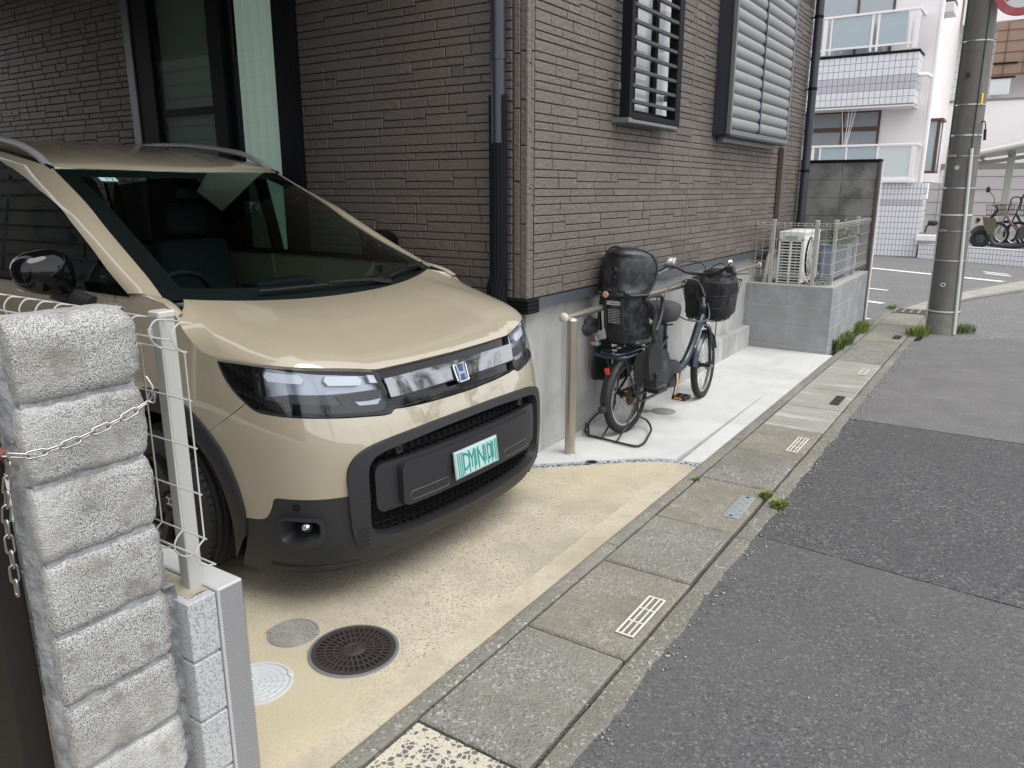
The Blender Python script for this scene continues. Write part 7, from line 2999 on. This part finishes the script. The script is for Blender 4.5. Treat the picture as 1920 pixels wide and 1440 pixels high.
# ------------------------------------------------------------------ white apartment block across the side street
mat('apt_white', (0.84, 0.80, 0.80), 0.6)
mat('apt_grey', (0.66, 0.66, 0.66), 0.7)  # light grey of the stair steps, bay sill and low wall coping
mat('tile_white', (0.76, 0.76, 0.79), 0.3)
mat('tile_lilac', (0.52, 0.50, 0.56), 0.35)
mat('grout_dark', (0.24, 0.24, 0.26), 0.9)
mat('apt_brown', (0.10, 0.058, 0.040), 0.5)
mat('apt_curtain', (0.50, 0.52, 0.56), 0.9)
mat('frosted', (0.40, 0.47, 0.50), 0.25)
mat('frosted_pale', (0.62, 0.67, 0.66), 0.3)
mat('blind_brown', (0.30, 0.205, 0.15), 0.8)
mat('carport_cream', (0.60, 0.59, 0.53), 0.5)
AP = thing('apartment_building', 'white apartment block with tiled balconies and brown window frames across the side street', 'building', (-3.7, 23, 0))
b = MB()
b.box(-14, -2.36, 21.4, 27, 1.75, 9.5)
b.build('wall', 'apt_white', AP)
def tiles(x0, x1, z0, z1, y, nx, nz, band=(), depth=.006, xdir=True):
    """tile skin facing -Y (xdir) or +X"""
    w, l = MB(), MB()
    for j in range(nz):
        tgt = l if j in band else w
        za, zb = z0 + (z1 - z0) * j / nz, z0 + (z1 - z0) * (j + 1) / nz
        for i in range(nx):
            xa, xb = x0 + (x1 - x0) * i / nx, x0 + (x1 - x0) * (i + 1) / nx
            g = .0055
            P = [(xa + g, za + g), (xb - g, za + g), (xb - g, zb - g), (xa + g, zb - g)]
            if xdir:
                vs = [(x, y - depth, z) for x, z in P] + [(x, y, z) for x, z in P]
            else:
                vs = [(y + depth, x, z) for x, z in P] + [(y, x, z) for x, z in P]
            tgt.add(vs, [(0, 1, 2, 3)] + [(i_, 4 + i_, 4 + (i_ + 1) % 4, (i_ + 1) % 4) for i_ in range(4)])
    return w, l
# upper balcony
b = MB()
b.box(-9.0, -2.612, 20.62, 21.39, 3.47, 4.60)
ub = b.build('balcony', 'grout_dark', AP)
w, l = tiles(-6.6, -2.60, 3.50, 4.60, 20.618, 33, 7, (2, 3))
w.build('tile_skin', 'tile_white', ub, kind='stuff')
l.build('tile_band', 'tile_lilac', ub, kind='stuff')
w, l = tiles(20.62, 21.39, 3.50, 4.60, -2.611, 6, 7, (2, 3), xdir=False)
w.build('tile_skin', 'tile_white', ub, kind='stuff')
l.build('tile_band', 'tile_lilac', ub, kind='stuff')
b = MB()
b.box(-9.0, -2.60, 20.60, 21.40, 3.44, 3.468)
b.build('soffit', 'apt_white', ub)
b = MB()
b.rbox(-9.0, -2.585, 20.585, 20.72, 4.602, 4.655, .006)
b.rbox(-2.72, -2.585, 20.722, 21.40, 4.602, 4.655, .006)
b.build('coping', 'trim_black', ub)
def railing(x0, x1, y, z0, z1, posts, panels, mpan, end_y):
    b = MB()
    b.rbox(x0, x1, y - .03, y + .03, z1 - .05, z1, .006)
    b.rbox(x0, x1 - .06, y - .015, y + .015, z0, z0 + .05, .004)
    b.rbox(x1 - .05, x1, y + .031, end_y, z1 - .05, z1, .006)
    ra_ = b.build('railing', 'apt_white', AP)
    for p, w_ in posts:
        b = MB()
        b.rbox(p - w_ / 2, p + w_ / 2, y - .022, y + .022, z0 - .10, z1 - .052, .004)
        b.build('railing_post', 'apt_white', ra_)
    for a, c in panels:
        b = MB()
        b.rbox(a, c, y - .006, y + .006, z0 + .055, z1 - .06, .002)
        b.build('panel', mpan, ra_)
    return ra_
railing(-9.0, -2.66, 20.66, 4.78, 5.54, [(-4.86, .045), (-4.70, .09), (-4.56, .04), (-3.66, .05), (-3.53, .05), (-2.86, .04), (-2.73, .10)],
        [(-4.53, -3.69), (-3.50, -2.92)], 'frosted', 21.4)
railing(-9.0, -2.40, 20.62, 1.80, 2.61, [(-4.72, .06), (-4.55, .04), (-3.94, .04), (-3.24, .05), (-2.48, .10)],
        [(-4.53, -3.96), (-3.92, -3.27), (-5.4, -4.75)], 'frosted', 21.4)
b = MB()
b.box(-3.21, -2.53, 20.614, 20.626, 1.86, 2.55)
b.build('panel', 'frosted_pale', AP)
b = MB()
b.rbox(-9.0, -2.40, 20.58, 21.39, 1.72, 1.80, .006)
b.build('balcony_slab', 'apt_white', AP)
# windows with brown frames and curtains
def apt_window(x0, x1, z0, z1, y, mull, trans, parent=AP):
    b = MB()
    f = .055
    b.box(x0, x1, y - .03, y, z1 - f, z1)
    b.box(x0, x1, y - .03, y, z0, z0 + f)
    b.box(x0, x0 + f, y - .03, y, z0 + f, z1 - f)
    b.box(x1 - f, x1, y - .03, y, z0 + f, z1 - f)
    for m_ in mull: b.box(m_ - f / 2, m_ + f / 2, y - .026, y, z0 + f, z1 - f)
    for t_ in trans: b.box(x0 + f, x1 - f, y - .034, y - .004, t_ - .05, t_ + .05)
    wd = b.build('window', 'apt_brown', parent)
    b = MB()
    b.grid([[(x0 + .04 + (x1 - x0 - .08) * k / 80, y - .004 + .003 * math.sin(k * 1.1) + .002 * math.sin(k * .37), z) for k in range(81)] for z in (z0 + .05, z1 - .05)])
    b.build('curtain', 'apt_curtain', wd, smooth=180)
    b = MB()
    b.box(x0 + .05, x1 - .05, y - .014, y - .012, z0 + .05, z1 - .05)
    b.build('pane', 'glass_clear', wd)
    return wd
apt_window(-6.2, -3.38, 2.0, 3.46, 21.398, (-4.25,), (3.02,))
apt_window(-6.2, -3.33, 4.7, 6.6, 21.398, (-4.15,), ())
b = MB()
for xs, xe in ((-4.02, -4.0), (-4.06, -4.16), (-4.0, -3.92), (-4.04, -3.84)):
    b.tube([(xs if False else -4.04 + (xs + 4.04) * .3, 20.75, 2.3), (xe, 20.75, 3.46)], .007, 5)
b.build('laundry_hanger', 'apt_white', AP)
# ground floor tiled wall
b = MB()
b.box(-9.0, -2.16, 20.70, 21.38, -.05, 1.72)
gl = b.build('ground_wall', 'grout_dark', AP)
w, l = tiles(-5.7, -2.155, 0.0, 1.72, 20.698, 45, 13, (9,))
w.build('tile_skin', 'tile_white', gl, kind='stuff')
l.build('tile_band', 'tile_lilac', gl, kind='stuff')
w, l = tiles(20.70, 21.38, .55, 1.72, -2.159, 8, 9, (7,), xdir=False)
w.build('tile_skin', 'tile_white', gl, kind='stuff')
l.build('tile_band', 'tile_lilac', gl, kind='stuff')
# bay window on the flank, rain pipe
b = MB()
b.rbox(-2.36, -2.06, 21.45, 22.1, 1.95, 2.0, .004)
b.rbox(-2.36, -2.02, 21.42, 22.15, 3.14, 3.20, .004)
for yy in (21.45, 22.04): b.rbox(-2.14, -2.07, yy, yy + .06, 2.0, 3.14, .004)
b.rbox(-2.36, -2.30, 21.45, 21.51, 2.0, 3.14, .004)
bw = b.build('bay_window', 'apt_brown', AP)
b = MB()
b.box(-2.30, -2.14, 21.47, 21.476, 2.0, 3.14)
b.box(-2.09, -2.085, 21.51, 22.04, 2.0, 3.14)
b.build('pane', 'frosted', bw)
b = MB()
b.rbox(-2.36, -2.10, 21.45, 22.1, 5.72, 5.80, .004)
b.rbox(-2.16, -2.08, 21.45, 21.53, 5.80, 6.8, .004)
b.rbox(-2.36, -2.30, 21.45, 21.53, 5.80, 6.8, .004)
bw2 = b.build('bay_window', 'apt_brown', AP)
b = MB()
b.box(-2.30, -2.16, 21.47, 21.476, 5.80, 6.8)
b.build('pane', 'frosted', bw2)
b = MB()
b.rbox(-2.36, -2.10, 21.40, 22.1, 5.50, 5.72, .01)
b.build('bay_sill', 'apt_grey', AP)
b = MB()
b.tube([(-2.29, 20.95, .6), (-2.30, 20.95, 9.0)], .055, 14)
b.tube([(-2.29, 20.95, 4.05), (-2.42, 20.85, 4.12), (-2.60, 20.80, 4.12)], .045, 10)
b.build('rain_pipe', 'apt_white', AP, smooth=50)

# ------------------------------------------------------------------ stair wing and neighbours behind
SW = thing('stair_building', 'white building wing with an open grey stair behind the utility pole', 'building', (-1, 27, 0))
b = MB()
b.box(-2.70, 9.0, 26.0, 26.3, 2.28, 3.94)
b.build('wall', 'apt_white', SW)
b = MB()
b.box(-2.75, 9.0, 27.0, 27.2, 3.95, 10.0)
b.box(-2.30, 9.0, 26.02, 26.3, 5.98, 10.0)
b.build('upper_wall', 'apt_white', SW)
for k in range(9):
    b = MB()
    z = 3.97 + .205 * k
    b.rbox(-2.70, -1.40, 26.05 + .07 * k, 26.9, z, z + .19, .012)
    b.build('stair_step', 'apt_grey', SW)
b = MB()
b.rbox(-2.75, 9.0, 25.97, 26.02, 3.94, 4.0, .004)
b.build('coping', 'trim_grey', SW)
b = MB()
b.box(-2.9, 9.0, 29.0, 29.2, 0, 2.3)
bk_ = b.build('back_wall', 'apt_white', SW)
b = MB()
for z in (.75, 1.15, 1.55, 1.95): b.box(-2.9, 9.0, 28.994, 28.9985, z, z + .018)
for k in range(12): b.box(-2.6 + k * .9, -2.588 + k * .9, 28.994, 28.9985, .3, 2.3)
b.build('groove', 'trim_grey', bk_)
b = MB()
b.rbox(-2.75, 9.0, 25.98, 26.32, 2.12, 2.276, .004)
b.build('beam', 'trim_grey', SW)
BB = thing('brown_balcony', 'brown slatted sunshade above a pale balcony at the right edge', 'balcony', (-.6, 25.9, 4.2))
b = MB()
b.box(-1.42, 3.0, 25.94, 25.98, 4.56, 5.92)
bl_ = b.build('sunshade', 'blind_brown', BB)
for k in range(5):
    b = MB()
    b.box(-1.42, 3.0, 25.925, 25.938, 4.60 + .28 * k, 4.615 + .28 * k)
    b.build('sunshade_slat', 'apt_brown', bl_)
for k in range(6):
    b = MB()
    b.box(-1.18 + .45 * k, -1.165 + .45 * k, 25.915, 25.924, 4.56, 5.92)
    b.build('sunshade_rod', 'apt_brown', bl_)
b = MB()
for z in (4.50, 4.86): b.rbox(-1.42, -.85, 25.86, 25.90, z, z + .045, .004)
b.build('rail_bar', 'trim_black', BB)
b = MB()
b.rbox(-1.42, -.95, 25.88, 25.91, 4.08, 4.48, .004)
b.build('panel', 'frosted_pale', BB)

# low tiled wall and the parking bay behind it
LWL = thing('tiled_wall', 'low white tiled wall with dark joints in front of the parked bicycles', 'wall', (.5, 19.6, 0))
p0, p1 = Vector((-2.12, 20.55, 0)), Vector((4.6, 16.9, 0))
tt = (p1 - p0).normalized()
nn = Vector((tt.y, -tt.x, 0))
LM = frame_m(p0, tt, -nn, (0, 0, 1))
LEN = (p1 - p0).length
b = MB()
b.box(0, LEN, .008, .15, -.05, .30, LM)
b.build('wall_core', 'grout_dark', LWL)
w, l = tiles(.01, LEN, -.02, .30, .0075, int(LEN / .076), 3)
w.v = [tuple(LM @ Vector(v)) for v in w.v]
w.build('tile_skin', 'tile_white', LWL, kind='stuff')
b = MB()
b.rbox(-.02, LEN, -.004, .16, .301, .325, .004, LM)
b.build('coping', 'apt_grey', LWL)
sheet('parking_bay', [(-2.1, 20.9), (-1.0, 20.15), (4.6, 17.1), (9, 17.1), (9, 29), (-2.1, 29)][::1], .30, 'patch_grey')
b = MB()
b.rbox(-2.18, -1.62, 20.40, 20.78, .40, .53, .008)
o = b.build('concrete_ledge', 'apt_white')
tag(o, 'white concrete ledge between the tiled wall and the utility pole', 'ledge')
b = MB()
b.rbox(-1.98, -1.80, 20.5, 20.7, .74, .86, .02)
b.tube([(-2.02, 20.55, .57), (-2.0, 20.58, .72), (-1.93, 20.6, .80)], .02, 8)
b.tube([(-1.75, 20.6, .57), (-1.76, 20.6, .82)], .03, 8)
b.tube([(-1.95, 20.6, .80), (-1.70, 20.6, .82)], .035, 8)
o = b.build('water_pump', 'car_plastic', None, smooth=50)
tag(o, 'small black pump with bent pipes standing on the white concrete ledge', 'pump')

# carport roof over the bay
CP = thing('carport', 'cream carport with a pale curved roof edge behind the utility pole', 'carport', (-.2, 22.0, 0))
b = MB()
b.rbox(-.66, -.50, 22.8, 22.96, .3, 2.42, .01)
b.build('post', 'carport_cream', CP)
b = MB()
b.tube(spl([(-1.62, 21.6, 2.30), (-.6, 21.4, 2.50), (1.0, 21.2, 2.85), (3.0, 21.0, 3.1)], 5), .07, 10)
b.tube(spl([(-1.62, 23.6, 2.20), (-.6, 23.6, 2.32), (1.0, 23.6, 2.6), (3.0, 23.6, 2.85)], 5), .06, 10)
b.build('roof_beam', 'carport_cream', CP, smooth=60)
b = MB()
rows = [[(x, y, 2.27 + .14 * (x + 1.62) + (.09 if y < 22 else 0)) for x in (-1.6, -.8, 0, .8, 1.6, 2.4)] for y in (21.65, 22.6, 23.55)]
b.grid(rows)
b.build('roof_sheet', 'frosted_pale', CP)
b = MB()
for x in (-1.2, -.6, 0, .6, 1.2): b.rbox(x, x + .05, 21.6, 23.6, 2.20 + .14 * (x + 1.62), 2.24 + .14 * (x + 1.62), .004)
b.build('roof_rib', 'trim_grey', CP)

# parked two-wheelers in the bay
mat('olive', (0.095, 0.10, 0.045), 0.45)
mat('pink_brown', (0.24, 0.16, 0.14), 0.5)
mat('lime_seat', (0.50, 0.52, 0.22), 0.6)
mat('scooter_grey', (0.045, 0.047, 0.052), 0.4)
def wheel_s(par, c, r_, m, spoked=True):
    T = Matrix.Translation(c) @ Matrix.Rotation(R(90), 4, 'X')
    b = MB()
    rt = .028 if spoked else .05
    b.lathe([(r_ - rt + rt * math.cos(2 * math.pi * k / 8), rt * math.sin(2 * math.pi * k / 8)) for k in range(8)], 28, T, closed=True)
    w_ = b.build('wheel', m, par, smooth=60)
    b = MB()
    if spoked:
        b.lathe([(r_ - 2 * rt, -.01), (r_ - 2 * rt, .01), (r_ - 2 * rt - .012, 0)], 28, T, closed=True)
        for k in range(18):
            a = 2 * math.pi * k / 18
            b.tube([T @ Vector((0, 0, 0)), T @ Vector(((r_ - 2 * rt) * math.cos(a), (r_ - 2 * rt) * math.sin(a), 0))], .003, 4)
    else:
        b.lathe([(.0001, .03), (r_ - 2 * rt, .02), (r_ - 2 * rt, -.02)], 20, T)
    b.build('rim', 'rim_alloy' if spoked else 'scooter_grey', w_, smooth=40)
SCO = thing('scooter', 'olive green electric scooter with a tall black mirror in the white parking bay', 'scooter', (-.4, 20.2, .3))
Y = 20.15
wheel_s(SCO, (-.87, Y, .50), .20, 'tyre', False)
wheel_s(SCO, (.25, Y, .50), .20, 'tyre', False)
b = MB()
b.prism([(-.88, .98), (-.62, .94), (-.60, .72), (-.72, .58), (-.82, .74)][::-1], -.13, .13, frame_m((0, Y, 0), (1, 0, 0), (0, 0, 1), (0, -1, 0)))
b.build('leg_shield', 'olive', SCO)
b = MB()
b.tube(spl([(-1.04, Y, .60), (-.92, Y, .72), (-.78, Y, .70)], 4), .07, 8, rz=.6)
b.tube(spl([(-.74, Y, .70), (-.62, Y, .42), (-.40, Y, .37), (-.05, Y, .40), (.2, Y, .62)], 5), [.05] * 10 + [.06] * 11, 8)
b.prism([(-.20, .52), (.50, .56), (.52, .80), (-.15, .80)], -.12, .12, frame_m((0, Y, 0), (1, 0, 0), (0, 0, 1), (0, -1, 0)))
b.build('body', 'scooter_grey', SCO, smooth=50)
b = MB()
b.tube([(-.72, Y, .95), (-.62, Y, 1.12)], .035, 8)
b.tube([(-.66, Y - .30, 1.22), (-.62, Y - .12, 1.14), (-.62, Y + .12, 1.14), (-.66, Y + .30, 1.22)], .016, 8)
b.tube([(-.98, Y - .1, .86), (-.94, Y - .1, .95)], .045, 8)
b.build('handlebar', 'bike_black', SCO, smooth=50)
b = MB()
b.tube(spl([(-.70, Y - .24, 1.20), (-.70, Y - .27, 1.36), (-.76, Y - .28, 1.46), (-.80, Y - .28, 1.52)], 4), .008, 6)
b.sphere((-.84, Y - .28, 1.56), .06, 12, 8, (.75, .4, 1.1))
b.build('mirror', 'bike_black', SCO, smooth=60)
b = MB()
b.rbox(.05, .60, Y - .12, Y + .12, .72, .80, .03, seg=2)
b.build('seat', 'lime_seat', SCO, smooth=50)
b = MB()
b.rbox(-1.01, -.95, Y - .14, Y - .09, .82, .90, .01)
b.build('indicator', 'orange_lens', SCO)
def far_bike(x, y, label, mfr, flip=1, rot=0.0):
    root = thing('bicycle', label, 'bicycle', (x, y, .3), rot, 'bicycles in the white parking bay', local=True)
    wheel_s(root, (0, 0, .28), .28, 'tyre')
    wheel_s(root, (1.05, 0, .28), .28, 'tyre')
    b = MB()
    b.tube(spl([(.16, 0, .72), (.30, 0, .50), (.50, 0, .30)], 4), .026, 8)
    b.tube([(.50, 0, .30), (.66, 0, .80)], .016, 8)
    b.tube([(.50, 0, .30), (1.05, 0, .28), (.62, 0, .62)], .011, 8)
    b.tube([(.18, 0, .80), (.05, 0, .30)], .018, 8)
    b.build('frame', mfr, root, smooth=60)
    b = MB()
    b.tube([(.18, 0, .80), (.22, 0, 1.02)], .014, 8)
    b.tube(spl([(.42, -.27, 1.08), (.26, -.22, 1.10), (.20, 0, 1.02), (.26, .22, 1.10), (.42, .27, 1.08)], 4), .012, 8)
    b.build('handlebar', 'bike_black', root, smooth=60)
    b = MB()
    b.rbox(.55, .82, -.07, .07, .80, .86, .025, seg=2)
    b.build('saddle', 'bike_black', root, smooth=50)
    b = MB()
    for t in (0, .5, 1):
        hw, x0, x1, z = .12 + .04 * t, -.22 - .04 * t, .12, .70 + .22 * t
        b.tube([(x0, -hw, z), (x1, -hw, z), (x1, hw, z), (x0, hw, z)], .005, 5, closed=True)
    for k in range(8):
        xx = -.24 + .36 * k / 7
        b.tube([(xx * .9, -.12, .70), (xx, -.16, .92)], .003, 4)
        b.tube([(xx * .9, .12, .70), (xx, .16, .92)], .003, 4)
    b.build('basket', 'scooter_grey', root)
far_bike(-.62, 20.75, 'bicycle with a brownish pink frame just behind the olive scooter', 'pink_brown')
far_bike(-.20, 21.2, 'dark bicycle with a wire basket between the scooter and the carport post', 'bike_navy')
far_bike(-.45, 21.7, 'dark bicycle at the very back of the parking bay behind the scooter', 'bike_black', rot=-.1)
far_bike(.12, 21.0, 'grey framed bicycle half hidden at the right edge of the bay', 'scooter_grey', rot=.1)
far_bike(.05, 20.6, 'bicycle with upswept black handlebars at the right edge of the parking bay', 'bike_black', rot=.2)
b = MB()
b.sphere((.10, 20.55, 1.40), .13, 14, 8, (1.2, .7, .55))
b.tube([(-.22, 20.5, 1.12), (-.20, 20.5, 1.42), (-.14, 20.5, 1.52)], .016, 6)
b.tube([(.02, 20.5, 1.28), (.0, 20.5, 1.50), (.06, 20.5, 1.56)], .016, 6)
o = b.build('motorbike_bars', 'bike_black', None, smooth=60)
tag(o, 'black handlebars and headlamp shell of a motorbike at the right edge', 'motorbike')

# ------------------------------------------------------------------ across the road, seen only in paint and glass
OF = thing('street_fence', 'green welded mesh fence across the road behind the viewer', 'fence', (7, 3, 0))
for k in range(-4, 9):
    b = MB()
    b.rbox(7.0, 7.05, k * 2.0, k * 2.0 + .05, 0, 1.85, .004)
    b.build('post', 'cable_green', OF)
b = MB()
for k in range(13): b.tube([(7.02, -8, .1 + .145 * k), (7.02, 16, .1 + .145 * k)], .005, 4)
for k in range(200): b.tube([(7.02, -8 + .12 * k, .1), (7.02, -8 + .12 * k, 1.85)], .004, 4)
b.build('mesh', 'cable_green', OF, kind='stuff')
rk = random.Random(9)
mat('leaf_dark', (0.045, 0.07, 0.025), 0.6, island=0.6)
mat('bark', (0.09, 0.07, 0.055), 0.9)
for (tx, ty, h, sd, lb) in ((12.5, -4.5, 6.2, 1, 'tall leafy tree across the road behind the viewer'), (7.0, 13.4, 4.9, 3, 'bushy tree across the road to the right of the utility pole'), (9.4, 11.4, 4.0, 5, 'lower leafy tree across the road beside the bushy one')):
    root = thing('tree', lb, 'tree', (tx, ty, 0), 0, 'trees across the road')
    b = MB()
    b.tube([(tx, ty, 0), (tx + .1, ty, h * .4), (tx - .1, ty + .1, h * .75)], [.14, .10, .04], 8)
    for k in range(5):
        a = k * 1.3
        b.tube([(tx, ty, h * (.35 + .07 * k)), (tx + math.cos(a) * h * .2, ty + math.sin(a) * h * .2, h * (.55 + .07 * k))], [.05, .02], 6)
    b.build('trunk', 'bark', root, smooth=60)
    b = MB()
    r2 = random.Random(sd)
    for c in range(26):
        a, e = r2.uniform(0, 6.28), r2.uniform(.35, 1.0)
        rr_ = h * .30 * math.sqrt(r2.random())
        leaves(b, (tx + math.cos(a) * rr_, ty + math.sin(a) * rr_, h * e), h * .11, h * .11, h * .13, 120, .14, sd * 100 + c)
    b.build('crown', 'leaf_dark', root)

# ------------------------------------------------------------------ grit and litter on the road edge
mat('grit', (0.26, 0.25, 0.23), 0.9, island=0.6)
rk = random.Random(77)
b = MB()
for i in range(900):
    y = rk.uniform(.6, 8.5)
    x = -.86 + abs(rk.gauss(0, .035)) * (1 if rk.random() < .8 else -1) if i < 620 else rk.uniform(-1.40, 1.4)
    s_ = rk.uniform(.0015, .0042) * (1.3 if i < 620 else 1)
    b.sphere((x, y, .000), s_, 5, 3, (rk.uniform(.8, 1.5), rk.uniform(.8, 1.5), .7))
o = b.build('grit', 'grit')
tag(o, kind='stuff')
